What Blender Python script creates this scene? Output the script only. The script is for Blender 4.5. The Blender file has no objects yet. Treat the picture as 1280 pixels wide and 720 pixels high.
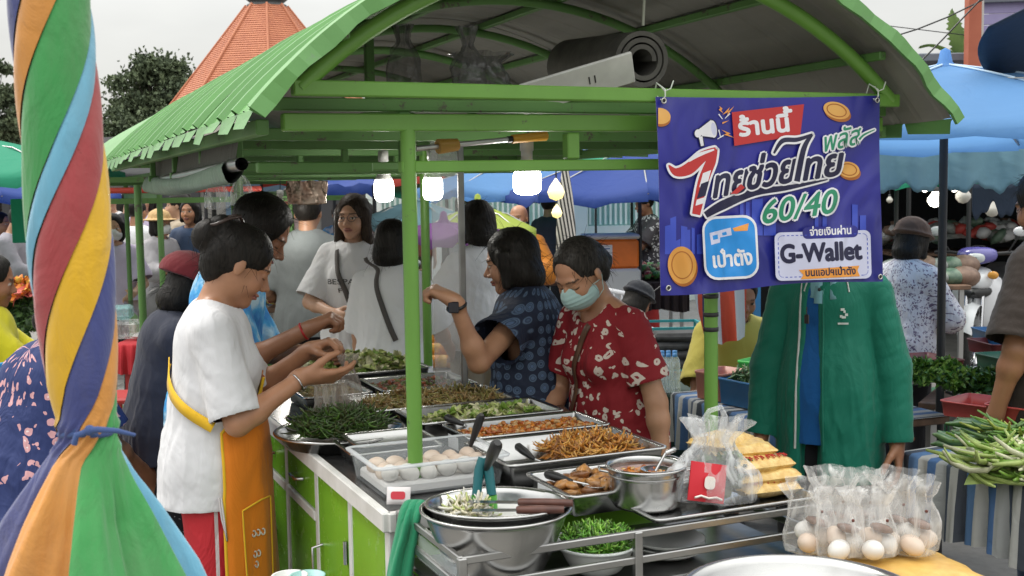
import bpy, bmesh, math, random
import numpy as np
from mathutils import Vector, Matrix, Euler
PI = math.pi
sc = bpy.context.scene
COL = sc.collection
random.seed(7); RNG = np.random.default_rng(7)

# ------------------------------------------------------------------ camera, sky, sun, exposure
FPX = 1450.0; CAM_H = 1.62
PITCH = math.radians(4.75); ROLL = math.radians(0.9)
_f = np.array([0, math.cos(PITCH), -math.sin(PITCH)]); _u0 = np.array([0, math.sin(PITCH), math.cos(PITCH)])
_r = np.array([1., 0, 0]) * math.cos(ROLL) - _u0 * math.sin(ROLL)
_u = np.cross(_r, _f)
CO = np.array([0, 0, CAM_H])
cam = bpy.data.cameras.new('camera'); cam_ob = bpy.data.objects.new('camera', cam); COL.objects.link(cam_ob)
cam.sensor_width = 36; cam.lens = 36 * FPX / 1280; cam.clip_start = 0.05; cam.clip_end = 2000
cam_ob.matrix_world = Matrix(((_r[0], _u[0], -_f[0], 0), (_r[1], _u[1], -_f[1], 0), (_r[2], _u[2], -_f[2], CAM_H), (0, 0, 0, 1)))
cam.dof.use_dof = True; cam.dof.focus_distance = 3.1; cam.dof.aperture_fstop = 36 * FPX / 1280 / 3.0
sc.camera = cam_ob

SUN_AZ = math.radians(-60); SUN_EL = math.radians(58)       # azimuth from +Y towards +X
world = bpy.data.worlds.new('World'); sc.world = world; world.use_nodes = True
nt = world.node_tree; nt.nodes.clear()
def wn(t, **k):
    n = nt.nodes.new(t)
    for a, b in k.items(): setattr(n, a, b)
    return n
wo = wn('ShaderNodeOutputWorld'); bg = wn('ShaderNodeBackground'); bg.inputs[1].default_value = 0.10
sky = wn('ShaderNodeTexSky', sky_type='NISHITA', sun_disc=False, sun_elevation=SUN_EL, sun_rotation=SUN_AZ, dust_density=4, air_density=1.2)
tc = wn('ShaderNodeTexCoord'); sep = wn('ShaderNodeSeparateXYZ'); nt.links.new(tc.outputs['Generated'], sep.inputs[0])
# overcast: brightness rises from the horizon to the zenith (CIE overcast sky), soft cloud mottling
mr = wn('ShaderNodeMapRange'); mr.inputs[1].default_value = 0; mr.inputs[2].default_value = 1; mr.inputs[3].default_value = 3.9; mr.inputs[4].default_value = 21
nt.links.new(sep.outputs[2], mr.inputs[0])
mp = wn('ShaderNodeMapping'); mp.inputs['Scale'].default_value = (1.2, 1.2, 4.0); nt.links.new(tc.outputs['Generated'], mp.inputs[0])
ns = wn('ShaderNodeTexNoise'); ns.inputs['Scale'].default_value = 2.2; ns.inputs['Detail'].default_value = 5; nt.links.new(mp.outputs[0], ns.inputs[0])
mr2 = wn('ShaderNodeMapRange'); mr2.inputs[1].default_value = .3; mr2.inputs[2].default_value = .7; mr2.inputs[3].default_value = .86; mr2.inputs[4].default_value = 1.12
nt.links.new(ns.outputs[0], mr2.inputs[0])
mul = wn('ShaderNodeMath', operation='MULTIPLY'); nt.links.new(mr.outputs[0], mul.inputs[0]); nt.links.new(mr2.outputs[0], mul.inputs[1])
cmb = wn('ShaderNodeVectorMath', operation='SCALE'); cmb.inputs[0].default_value = (1.0, 1.0, .965); nt.links.new(mul.outputs[0], cmb.inputs['Scale'])
mx = wn('ShaderNodeMix', data_type='RGBA'); mx.inputs[0].default_value = 0.88
nt.links.new(sky.outputs[0], mx.inputs[6]); nt.links.new(cmb.outputs[0], mx.inputs[7])
nt.links.new(mx.outputs[2], bg.inputs[0]); nt.links.new(bg.outputs[0], wo.inputs[0])
sun = bpy.data.lights.new('sun', 'SUN'); sun.energy = 1.4; sun.angle = math.radians(14); sun.color = (1, .96, .9)
sun_ob = bpy.data.objects.new('sun', sun); COL.objects.link(sun_ob)
_sd = Vector((math.cos(SUN_EL) * math.sin(SUN_AZ), math.cos(SUN_EL) * math.cos(SUN_AZ), math.sin(SUN_EL)))
sun_ob.rotation_euler = _sd.to_track_quat('Z', 'Y').to_euler()
sc.view_settings.view_transform = 'Standard'; sc.view_settings.look = 'None'; sc.view_settings.exposure = 0.52; sc.view_settings.gamma = 1
sc.cycles.max_bounces = 7; sc.cycles.diffuse_bounces = 3; sc.cycles.glossy_bounces = 3; sc.cycles.transmission_bounces = 5
sc.cycles.transparent_max_bounces = 10; sc.cycles.caustics_reflective = False; sc.cycles.caustics_refractive = False

# ------------------------------------------------------------------ placing helpers (photo pixel + real distance -> point in the place)
def ray(px, py): return _f + _r * (px - 640) / FPX - _u * (py - 360) / FPX
def PD(px, py, Y): d = ray(px, py); return Vector(CO + d * (Y / d[1]))
def PZ(px, py, z): d = ray(px, py); return Vector(CO + d * ((z - CAM_H) / d[2]))
def GX(px, Y, py=330):                                     # ground point under a pixel column at distance Y
    p = PD(px, py, Y); return Vector((p.x, p.y, 0))
CA = math.radians(23.7)                                    # the cart's heading
AX = Vector((math.cos(CA), math.sin(CA), 0)); BX = Vector((-math.sin(CA), math.cos(CA), 0))
L0 = PZ(520, 612, .9); L0.z = 0
def CP(a, b, z=0): return L0 + AX * a + BX * b + Vector((0, 0, z))
def toC(p): q = Vector(p) - L0; return q.dot(AX), q.dot(BX), p[2]

# ------------------------------------------------------------------ materials
MATS = {}
def lin(c):
    if isinstance(c, str):
        c = tuple(int(c[i:i + 2], 16) / 255 for i in (0, 2, 4)); c = tuple(x / 12.92 if x < .04045 else ((x + .055) / 1.055) ** 2.4 for x in c)
    return (*c[:3], 1)
class NT:
    def __init__(s, name):
        s.m = bpy.data.materials.new(name); s.m.use_nodes = True; s.t = s.m.node_tree; s.n = s.t.nodes; s.l = s.t.links
        s.p = s.n['Principled BSDF']; s.out = s.n['Material Output']; s.co = None
    def node(s, t, ins=None, **k):
        n = s.n.new(t)
        for a, b in k.items(): setattr(n, a, b)
        for a, b in (ins or {}).items():
            if isinstance(b, bpy.types.NodeSocket): s.l.new(b, n.inputs[a])
            else: n.inputs[a].default_value = b
        return n
    def coord(s, scale=(1, 1, 1), rot=(0, 0, 0), kind='Object'):
        if s.co is None: s.co = s.node('ShaderNodeTexCoord')
        return s.node('ShaderNodeMapping', {'Vector': s.co.outputs[kind], 'Scale': scale, 'Rotation': rot}).outputs[0]
    def noise(s, scale, detail=3, vec=None, rough=.55, dist=0):
        return s.node('ShaderNodeTexNoise', {'Vector': vec if vec is not None else s.coord(), 'Scale': scale, 'Detail': detail, 'Roughness': rough, 'Distortion': dist}).outputs[0]
    def ramp(s, fac, stops, interp='LINEAR'):
        r = s.node('ShaderNodeValToRGB', {'Fac': fac}); e = r.color_ramp; e.interpolation = interp
        while len(e.elements) < len(stops): e.elements.new(.5)
        for q, (p, c) in zip(e.elements, stops): q.position = p; q.color = lin(c) if not isinstance(c, (int, float)) else (c, c, c, 1)
        return r.outputs[0]
    def mix(s, fac, a, b, mode='MIX'):
        n = s.node('ShaderNodeMix', data_type='RGBA', blend_type=mode)
        for i, v in ((0, fac), (6, a), (7, b)):
            if isinstance(v, bpy.types.NodeSocket): s.l.new(v, n.inputs[i])
            else: n.inputs[i].default_value = v if i == 0 else lin(v)
        return n.outputs[2]
    def math(s, op, a, b=0., c=None):
        n = s.node('ShaderNodeMath', operation=op)
        for i, v in enumerate((a, b, c)):
            if v is None: continue
            if isinstance(v, bpy.types.NodeSocket): s.l.new(v, n.inputs[i])
            else: n.inputs[i].default_value = v
        return n.outputs[0]
    def set(s, **k):
        for a, b in k.items():
            a = {'col': 'Base Color', 'rough': 'Roughness', 'metal': 'Metallic', 'spec': 'Specular IOR Level', 'trans': 'Transmission Weight', 'alpha': 'Alpha', 'ior': 'IOR', 'sss': 'Subsurface Weight', 'sheen': 'Sheen Weight', 'coat': 'Coat Weight', 'em': 'Emission Color', 'es': 'Emission Strength'}[a]
            if isinstance(b, bpy.types.NodeSocket): s.l.new(b, s.p.inputs[a])
            elif a in ('Base Color', 'Emission Color'): s.p.inputs[a].default_value = lin(b)
            else: s.p.inputs[a].default_value = b
        return s
    def bump(s, h, strength=.3, dist=.01):
        b = s.node('ShaderNodeBump', {'Height': h, 'Strength': strength, 'Distance': dist}); s.l.new(b.outputs[0], s.p.inputs['Normal']); return s
def M(name, col=None, rough=.5, metal=0, **k):
    if name in MATS: return MATS[name]
    t = NT(name); t.set(col=col, rough=rough, metal=metal, **k); MATS[name] = t.m; return t.m
def reg(t): MATS[t.m.name] = t.m; return t.m
def cloth(name, col, var=.12, rough=.85, bump=.25, scale=1):
    """plain woven cloth: slight tone mottling, weave and soft creases"""
    if name in MATS: return MATS[name]
    t = NT(name); c = lin(col); n = t.noise(6 * scale, 4)
    t.set(col=t.mix(n, tuple(x * (1 - var) for x in c[:3]), tuple(min(1, x * (1 + var)) for x in c[:3])), rough=rough, spec=.25, sheen=.15)
    h = t.math('ADD', t.noise(11 * scale, 3, t.coord((1, 1, .4)), dist=1.6), t.math('MULTIPLY', t.noise(600, 2), .05))
    t.bump(h, bump * .8, .03); return reg(t)
def mottled(name, c1, c2, scale=4, detail=5, rough=.6, bump=0, bs=40, metal=0, spec=.5, dist=.006):
    if name in MATS: return MATS[name]
    t = NT(name); t.set(col=t.ramp(t.noise(scale, detail), [(.32, c1), (.68, c2)]), rough=rough, metal=metal, spec=spec)
    if bump: t.bump(t.noise(bs, 4), bump, dist)
    return reg(t)

# ------------------------------------------------------------------ meshes
def link(name, me, parent=None, loc=None, rot=None, mats=None):
    o = bpy.data.objects.new(name, me); COL.objects.link(o)
    if parent is not None: o.parent = parent
    if loc is not None: o.location = loc
    if rot is not None: o.rotation_euler = (0, 0, rot) if isinstance(rot, (int, float)) else rot
    if mats:
        if len(me.materials): me.materials.clear()
        for m in (mats if isinstance(mats, (list, tuple)) else [mats]): me.materials.append(m)
    return o
def tag(o, label=None, cat=None, group=None, kind=None):
    if label: o['label'] = label
    if cat: o['category'] = cat
    if group: o['group'] = group
    if kind: o['kind'] = kind
    return o
def thing(name, label, cat, loc=(0, 0, 0), rot=0, group=None, kind=None):
    o = bpy.data.objects.new(name, None); o.empty_display_size = .1; COL.objects.link(o)
    o.location = loc; o.rotation_euler = (0, 0, rot) if isinstance(rot, (int, float)) else rot
    return tag(o, label, cat, group, kind)
def dup(o, loc=None, rot=None, label=None, parent=None, scale=None):
    c = o.copy(); COL.objects.link(c)
    if parent is not None: c.parent = parent
    if loc is not None: c.location = loc
    if rot is not None: c.rotation_euler = (0, 0, rot) if isinstance(rot, (int, float)) else rot
    if scale is not None: c.scale = (scale,) * 3 if isinstance(scale, (int, float)) else scale
    if label: c['label'] = label
    for ch in [x for x in bpy.data.objects if x.parent == o]: dup(ch, parent=c)
    return c
def frame_from(d):
    d = Vector(d).normalized(); up = Vector((0, 0, 1)) if abs(d.z) < .95 else Vector((1, 0, 0))
    x = d.cross(up).normalized(); return x, x.cross(d).normalized(), d
class MB:
    def __init__(s): s.v = []; s.f = []; s.mi = []; s.sm = []
    def add(s, vs, fs, mi=0, sm=False):
        o = len(s.v); s.v.extend([tuple(v) for v in vs]); s.f.extend([tuple(i + o for i in f) for f in fs])
        s.mi.extend([mi] * len(fs)); s.sm.extend([sm] * len(fs)); return s
    def box(s, c, d, rz=0, mi=0, ch=0, M4=None):
        """box centred c, size d; ch = chamfer"""
        x, y, z = d[0] / 2, d[1] / 2, d[2] / 2
        if not ch:
            vs = [(i * x, j * y, k * z) for i in (-1, 1) for j in (-1, 1) for k in (-1, 1)]
            fs = [(0, 1, 3, 2), (4, 6, 7, 5), (0, 4, 5, 1), (2, 3, 7, 6), (0, 2, 6, 4), (1, 5, 7, 3)]
        else:
            ch = min(ch, .95 * min(x, y, z)); vs = []; fs = []; idx = {}
            for i in (-1, 1):
                for j in (-1, 1):
                    for k in (-1, 1):
                        for a, p in enumerate(((i * x, j * (y - ch), k * (z - ch)), (i * (x - ch), j * y, k * (z - ch)), (i * (x - ch), j * (y - ch), k * z))):
                            idx[(i, j, k, a)] = len(vs); vs.append(p)
            S = (-1, 1)
            fs.append([idx[(1, j, k, 0)] for j, k in ((-1, -1), (1, -1), (1, 1), (-1, 1))]); fs.append([idx[(-1, j, k, 0)] for j, k in ((-1, -1), (-1, 1), (1, 1), (1, -1))])
            fs.append([idx[(i, 1, k, 1)] for i, k in ((-1, -1), (-1, 1), (1, 1), (1, -1))]); fs.append([idx[(i, -1, k, 1)] for i, k in ((-1, -1), (1, -1), (1, 1), (-1, 1))])
            fs.append([idx[(i, j, 1, 2)] for i, j in ((-1, -1), (1, -1), (1, 1), (-1, 1))]); fs.append([idx[(i, j, -1, 2)] for i, j in ((-1, -1), (-1, 1), (1, 1), (1, -1))])
            for k in S:
                for j in S: fs.append([idx[(-1, j, k, 1)], idx[(1, j, k, 1)], idx[(1, j, k, 2)], idx[(-1, j, k, 2)]][::(1 if j * k < 0 else -1)])
                for i in S: fs.append([idx[(i, -1, k, 0)], idx[(i, 1, k, 0)], idx[(i, 1, k, 2)], idx[(i, -1, k, 2)]][::(1 if i * k > 0 else -1)])
            for i in S:
                for j in S: fs.append([idx[(i, j, -1, 0)], idx[(i, j, 1, 0)], idx[(i, j, 1, 1)], idx[(i, j, -1, 1)]][::(1 if i * j < 0 else -1)])
            for i in S:
                for j in S:
                    for k in S: fs.append([idx[(i, j, k, 0)], idx[(i, j, k, 1)], idx[(i, j, k, 2)]][::(1 if i * j * k > 0 else -1)])
        cr, sr = math.cos(rz), math.sin(rz)
        vs = [(c[0] + p[0] * cr - p[1] * sr, c[1] + p[0] * sr + p[1] * cr, c[2] + p[2]) for p in vs]
        if M4 is not None: vs = [M4 @ Vector(p) for p in vs]
        return s.add(vs, fs, mi)
    def bar(s, a, b, w, h, mi=0, ch=0):
        """square bar from a to b; w across (horizontal), h the other way"""
        a, b = Vector(a), Vector(b); x, y, d = frame_from(b - a)
        M4 = Matrix(((x.x, y.x, d.x, (a.x + b.x) / 2), (x.y, y.y, d.y, (a.y + b.y) / 2), (x.z, y.z, d.z, (a.z + b.z) / 2), (0, 0, 0, 1)))
        return s.box((0, 0, 0), (w, h, (b - a).length), 0, mi, ch, M4)
    def tube(s, pts, r, n=8, mi=0, cap=True, closed=False):
        pts = [Vector(p) for p in pts]; m = len(pts); rr = r if isinstance(r, (list, tuple, np.ndarray)) else [r] * m
        vs = []; fs = []; px = None
        for i, p in enumerate(pts):
            d = (pts[(i + 1) % m] - pts[i - 1]) if closed else (pts[min(i + 1, m - 1)] - pts[max(i - 1, 0)])
            if d.length < 1e-9: d = Vector((0, 0, 1))
            d.normalize()
            if px is None: px = frame_from(d)[0]
            px = (px - d * px.dot(d)); px = px.normalized() if px.length > 1e-6 else frame_from(d)[0]
            py = d.cross(px)
            for k in range(n): t = 2 * PI * k / n; vs.append(p + (px * math.cos(t) + py * math.sin(t)) * rr[i])
        for i in range(m if closed else m - 1):
            for k in range(n): a = i * n + k; b = i * n + (k + 1) % n; c = ((i + 1) % m) * n; fs.append((a, b, c + (k + 1) % n, c + k))
        s.add(vs, fs, mi, True)
        if cap and not closed: s.add(vs[:n], [tuple(range(n))[::-1]], mi); s.add(vs[-n:], [tuple(range(n))], mi)
        return s
    def lathe(s, prof, c=(0, 0, 0), n=32, mi=0, sx=1, sy=1, rz=0):
        vs = []; fs = []; m = len(prof); cr, sr = math.cos(rz), math.sin(rz)
        for r, z in prof:
            for k in range(n): t = 2 * PI * k / n; x, y = r * math.cos(t) * sx, r * math.sin(t) * sy; vs.append((c[0] + x * cr - y * sr, c[1] + x * sr + y * cr, c[2] + z))
        for i in range(m - 1):
            for k in range(n): a = i * n + k; b = i * n + (k + 1) % n; fs.append((a, b, b + n, a + n))
        return s.add(vs, fs, mi, True)
    def grid(s, P, mi=0, sm=True, closed_u=False):
        """P[i][j] points"""
        nu, nv = len(P), len(P[0]); vs = [p for row in P for p in row]; fs = []
        for i in range(nu if closed_u else nu - 1):
            for j in range(nv - 1): a = i * nv + j; b = ((i + 1) % nu) * nv + j; fs.append((a, b, b + 1, a + 1))
        return s.add(vs, fs, mi, sm)
    def disc(s, c, r, n=24, mi=0, sy=1): 
        return s.add([(c[0] + r * math.cos(2 * PI * k / n), c[1] + sy * r * math.sin(2 * PI * k / n), c[2]) for k in range(n)], [tuple(range(n))], mi)
    def sphere(s, c, r, n=12, m=8, mi=0, sx=1, sy=1, sz=1):
        vs = [(c[0], c[1], c[2] - r * sz)]; fs = []
        for i in range(1, m):
            ph = -PI / 2 + PI * i / m
            for k in range(n): t = 2 * PI * k / n; vs.append((c[0] + r * sx * math.cos(ph) * math.cos(t), c[1] + r * sy * math.cos(ph) * math.sin(t), c[2] + r * sz * math.sin(ph)))
        vs.append((c[0], c[1], c[2] + r * sz)); L = len(vs) - 1
        for k in range(n): fs.append((0, 1 + (k + 1) % n, 1 + k)); fs.append((L, L - n + k, L - n + (k + 1) % n))
        for i in range(m - 2):
            for k in range(n): a = 1 + i * n + k; b = 1 + i * n + (k + 1) % n; fs.append((a, b, b + n, a + n))
        return s.add(vs, fs, mi, True)
    def mesh(s, name='mesh'):
        me = bpy.data.meshes.new(name); me.from_pydata(s.v, [], s.f)
        if any(s.mi): me.polygons.foreach_set('material_index', s.mi)
        if any(s.sm): me.polygons.foreach_set('use_smooth', s.sm)
        me.update(); return me
    def build(s, name, mats, parent=None, loc=None, rot=None): return link(name, s.mesh(name), parent, loc, rot, mats)
def noise3(p, sc=1., seed=0):
    """cheap smooth value field, p (n,3)"""
    r = np.random.default_rng(seed + 11); out = np.zeros(len(p)); a = 1.
    for k in range(7):
        w = r.normal(size=3) * sc * (1.35 ** k); ph = r.uniform(0, 6.28); w2 = r.normal(size=3) * sc * .6 * (1.35 ** k)
        out += a * np.sin(p @ w + ph + 1.3 * np.sin(p @ w2 + ph * 2)); a *= .8
    return out / 3
def mesh_np(name, V, Fq, mats=None, parent=None, loc=None, rot=None, smooth=True, mi=None, link_=True):
    me = bpy.data.meshes.new(name); V = np.asarray(V, np.float32); Fq = np.asarray(Fq, np.int32)
    n, k = Fq.shape; me.vertices.add(len(V)); me.vertices.foreach_set('co', V.ravel()); me.loops.add(n * k); me.loops.foreach_set('vertex_index', Fq.ravel())
    me.polygons.add(n); me.polygons.foreach_set('loop_start', np.arange(0, n * k, k, dtype=np.int32)); me.polygons.foreach_set('loop_total', np.full(n, k, np.int32))
    if smooth: me.polygons.foreach_set('use_smooth', np.ones(n, bool))
    if mi is not None: me.polygons.foreach_set('material_index', np.asarray(mi, np.int32))
    me.update(); me.validate()
    return link(name, me, parent, loc, rot, mats) if link_ else me
# ------------------------------------------------------------------ signed-distance bodies: one continuous surface per body / garment
def _n(v): v = np.asarray(v, float); return v / (np.linalg.norm(v) + 1e-12)
class SDF:
    def __init__(s): s.ops = []; s.caps = []
    def cone(s, a, b, ra, rb, k=.02, sq=None, cut=False, op='u'):
        s.ops.append(('c', np.array(a, float), np.array(b, float), ra, rb, k, sq, cut, op))
        if cut: s.caps.append((np.array(b, float), _n(np.array(b, float) - np.array(a, float)), max(ra, rb) * 1.6))
        return s
    def ell(s, c, r, k=.02, R=None, op='u'):
        r = np.array((r,) * 3 if isinstance(r, (int, float)) else r, float)
        s.ops.append(('e', np.array(c, float), r, k, R, op)); return s
    def cut(s, p, n, cap=True):
        p = np.array(p, float); n = _n(n); s.ops.append(('p', p, n))
        if cap: s.caps.append((p, n, 9))
        return s
    def bounds(s):
        lo = np.full(3, 9.); hi = -lo
        for o in s.ops:
            if o[0] == 'c' and o[8] == 'u':
                r = max(o[3], o[4]) * 1.05
                for q in (o[1], o[2]): lo = np.minimum(lo, q - r); hi = np.maximum(hi, q + r)
            elif o[0] == 'e' and o[5] == 'u': r = o[2].max(); lo = np.minimum(lo, o[1] - r); hi = np.maximum(hi, o[1] + r)
        return lo, hi
    def field(s, lo, hi, res):
        n = np.maximum(4, np.ceil((hi - lo) / res).astype(int) + 1); arr = np.full(n, .5, np.float32)
        ax = [(lo[i] + res * np.arange(n[i])).astype(np.float32) for i in range(3)]
        def block(l, h):
            sl = []
            for i in range(3):
                a = int(max(0, math.floor((l[i] - lo[i]) / res))); b = int(min(n[i], math.ceil((h[i] - lo[i]) / res) + 1))
                if b <= a: return None
                sl.append(slice(a, b))
            return tuple(sl)
        def P(sl): return ax[0][sl[0]][:, None, None], ax[1][sl[1]][None, :, None], ax[2][sl[2]][None, None, :]
        for o in s.ops:
            if o[0] == 'p':
                X, Y, Z = P((slice(None),) * 3); d = (X - o[1][0]) * o[2][0] + (Y - o[1][1]) * o[2][1] + (Z - o[1][2]) * o[2][2]
                np.maximum(arr, d, out=arr); continue
            if o[0] == 'c':
                _, a, b, ra, rb, k, sq, cut, op = o; m = max(ra, rb) * (max(1, sq[1]) if sq is not None else 1) + k + 2 * res
                sl = block(np.minimum(a, b) - m, np.maximum(a, b) + m)
                if sl is None: continue
                X, Y, Z = P(sl); ab = b - a; L2 = float(ab @ ab) + 1e-12
                t = np.clip(((X - a[0]) * ab[0] + (Y - a[1]) * ab[1] + (Z - a[2]) * ab[2]) / L2, 0, 1)
                qx = X - a[0] - t * ab[0]; qy = Y - a[1] - t * ab[1]; qz = Z - a[2] - t * ab[2]
                if sq is not None:
                    nn = _n(sq[0]); q = (qx * nn[0] + qy * nn[1] + qz * nn[2]) * (1 / sq[1] - 1); qx = qx + q * nn[0]; qy = qy + q * nn[1]; qz = qz + q * nn[2]
                d = np.sqrt(qx * qx + qy * qy + qz * qz) - (ra + (rb - ra) * t)
                if sq is not None: d = d * (sq[1] if sq[1] < 1 else 1)
                if cut:
                    u = _n(ab); d = np.maximum(d, (X - b[0]) * u[0] + (Y - b[1]) * u[1] + (Z - b[2]) * u[2])
            else:
                _, c, r, k, R, op = o; m = r.max() + k + 2 * res; sl = block(c - m, c + m)
                if sl is None: continue
                X, Y, Z = P(sl); x = X - c[0]; y = Y - c[1]; z = Z - c[2]
                if R is not None: x, y, z = (R[0, i] * x + R[1, i] * y + R[2, i] * z for i in range(3)) if False else (R[0, 0] * x + R[1, 0] * y + R[2, 0] * z, R[0, 1] * x + R[1, 1] * y + R[2, 1] * z, R[0, 2] * x + R[1, 2] * y + R[2, 2] * z)
                k0 = np.sqrt((x / r[0]) ** 2 + (y / r[1]) ** 2 + (z / r[2]) ** 2); k1 = np.sqrt((x / r[0] ** 2) ** 2 + (y / r[1] ** 2) ** 2 + (z / r[2] ** 2) ** 2) + 1e-9
                d = k0 * (k0 - 1) / k1
            A = arr[sl]
            if op == 'u':
                h = np.maximum(k - np.abs(A - d), 0) / k; arr[sl] = np.minimum(A, d) - h * h * k * .25
            else:
                h = np.maximum(k - np.abs(A + d), 0) / k; arr[sl] = np.maximum(A, -d) + h * h * k * .25
        return arr
    def mesh(s, res, lo=None, hi=None, holes=()):
        if lo is None: lo, hi = s.bounds(); lo = lo - 2.5 * res; hi = hi + 2.5 * res
        V, Fq = nets(s.field(np.asarray(lo, float), np.asarray(hi, float), res), np.asarray(lo, float), res)
        return V, Fq
def nets(arr, lo, res):
    ins = arr < 0; nx, ny, nz = arr.shape
    cnt = np.zeros((nx - 1, ny - 1, nz - 1), np.int8)
    for i in (0, 1):
        for j in (0, 1):
            for k in (0, 1): cnt += ins[i:nx - 1 + i, j:ny - 1 + j, k:nz - 1 + k]
    I, J, K = np.nonzero((cnt > 0) & (cnt < 8)); n = len(I)
    if n == 0: return np.zeros((0, 3)), np.zeros((0, 4), int)
    idx = np.full(cnt.shape, -1, np.int32); idx[I, J, K] = np.arange(n)
    acc = np.zeros((n, 3)); w = np.zeros(n)
    co = [(i, j, k) for i in (0, 1) for j in (0, 1) for k in (0, 1)]
    for a in co:
        for ax in range(3):
            if a[ax]: continue
            b = list(a); b[ax] = 1
            va = arr[I + a[0], J + a[1], K + a[2]]; vb = arr[I + b[0], J + b[1], K + b[2]]; m = (va < 0) != (vb < 0)
            t = np.where(m, va / np.where(m, va - vb, 1), 0)
            p = np.tile(np.array(a, float), (n, 1)); p[:, ax] += t; acc += p * m[:, None]; w += m
    V = lo + (np.stack([I, J, K], 1) + acc / w[:, None]) * res
    fs = []
    for ax in range(3):
        s0 = [slice(None)] * 3; s1 = [slice(None)] * 3; s0[ax] = slice(0, -1); s1[ax] = slice(1, None)
        A = ins[tuple(s0)]; B = ins[tuple(s1)]; E = np.stack(np.nonzero(A != B), 1)
        o1, o2 = (ax + 1) % 3, (ax + 2) % 3
        ok = (E[:, o1] > 0) & (E[:, o2] > 0) & (E[:, o1] < arr.shape[o1] - 1) & (E[:, o2] < arr.shape[o2] - 1); E = E[ok]
        if len(E) == 0: continue
        def g(d1, d2):
            q = E.copy(); q[:, o1] -= d1; q[:, o2] -= d2; return idx[q[:, 0], q[:, 1], q[:, 2]]
        q = np.stack([g(1, 1), g(0, 1), g(0, 0), g(1, 0)], 1); fl = A[tuple(E.T)]
        q[~fl] = q[~fl][:, ::-1]; fs.append(q)
    Fq = np.concatenate(fs); return V, Fq[(Fq >= 0).all(1)]
def vnormals(V, Fq):
    a = V[Fq[:, 2]] - V[Fq[:, 0]]; b = V[Fq[:, 3]] - V[Fq[:, 1]]; fn = np.cross(a, b); N = np.zeros_like(V)
    for i in range(4): np.add.at(N, Fq[:, i], fn)
    return N / (np.linalg.norm(N, axis=1)[:, None] + 1e-12)
def drop_caps(V, Fq, caps, res):
    keep = np.ones(len(Fq), bool); c = V[Fq].mean(1); fn = np.cross(V[Fq[:, 2]] - V[Fq[:, 0]], V[Fq[:, 3]] - V[Fq[:, 1]]); fn /= np.linalg.norm(fn, axis=1)[:, None] + 1e-12
    for p, n, r in caps: keep &= ~((np.abs((c - p) @ n) < res * .55) & (fn @ n > .8) & (np.linalg.norm(c - p, axis=1) < r))
    Fq = Fq[keep]
    e = np.concatenate([Fq[:, [i, (i + 1) % 4]] for i in range(4)]); es = np.sort(e, 1); key = es[:, 0].astype(np.int64) * (len(V) + 1) + es[:, 1]
    u, first, cnt = np.unique(key, return_index=True, return_counts=True); be = es[first[cnt == 1]]; b = np.unique(be)
    if len(b):
        for p, n, r in caps:
            d = (V[b] - p) @ n; m = (np.abs(d) < res * 2.2) & (np.linalg.norm(V[b] - p, axis=1) < r); V[b[m]] -= d[m][:, None] * n
        for _ in range(6):
            S = np.zeros_like(V); C = np.zeros(len(V))
            for i in (0, 1): np.add.at(S, be[:, i], V[be[:, 1 - i]]); np.add.at(C, be[:, i], 1)
            m = C > 0; V[m] = .5 * V[m] + .5 * S[m] / C[m][:, None]
    return Fq
def relax(V, Fq, it=1, lam=.5):
    for _ in range(it):
        S = np.zeros_like(V); C = np.zeros(len(V))
        for i in range(4):
            j = (i + 1) % 4; np.add.at(S, Fq[:, i], V[Fq[:, j]]); np.add.at(S, Fq[:, j], V[Fq[:, i]]); np.add.at(C, Fq[:, i], 1); np.add.at(C, Fq[:, j], 1)
        V = V + lam * (S / np.maximum(C, 1)[:, None] - V)
    return V
def Rx(a): c, s = math.cos(a), math.sin(a); return np.array([[1, 0, 0], [0, c, -s], [0, s, c]])
def Ry(a): c, s = math.cos(a), math.sin(a); return np.array([[c, 0, s], [0, 1, 0], [-s, 0, c]])
def Rz(a): c, s = math.cos(a), math.sin(a); return np.array([[c, -s, 0], [s, c, 0], [0, 0, 1]])
def ik(S, T, l1, l2, pole):
    S, T = np.array(S, float), np.array(T, float); d = T - S; L = np.linalg.norm(d); mx = (l1 + l2) * .995
    if L > mx: T = S + d / L * mx; d = T - S; L = mx
    u = d / L; a = (l1 * l1 - l2 * l2 + L * L) / (2 * L); h = math.sqrt(max(l1 * l1 - a * a, 0)); p = np.array(pole, float); p = p - u * (p @ u); p = _n(p)
    return S + u * a + p * h, T
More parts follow.
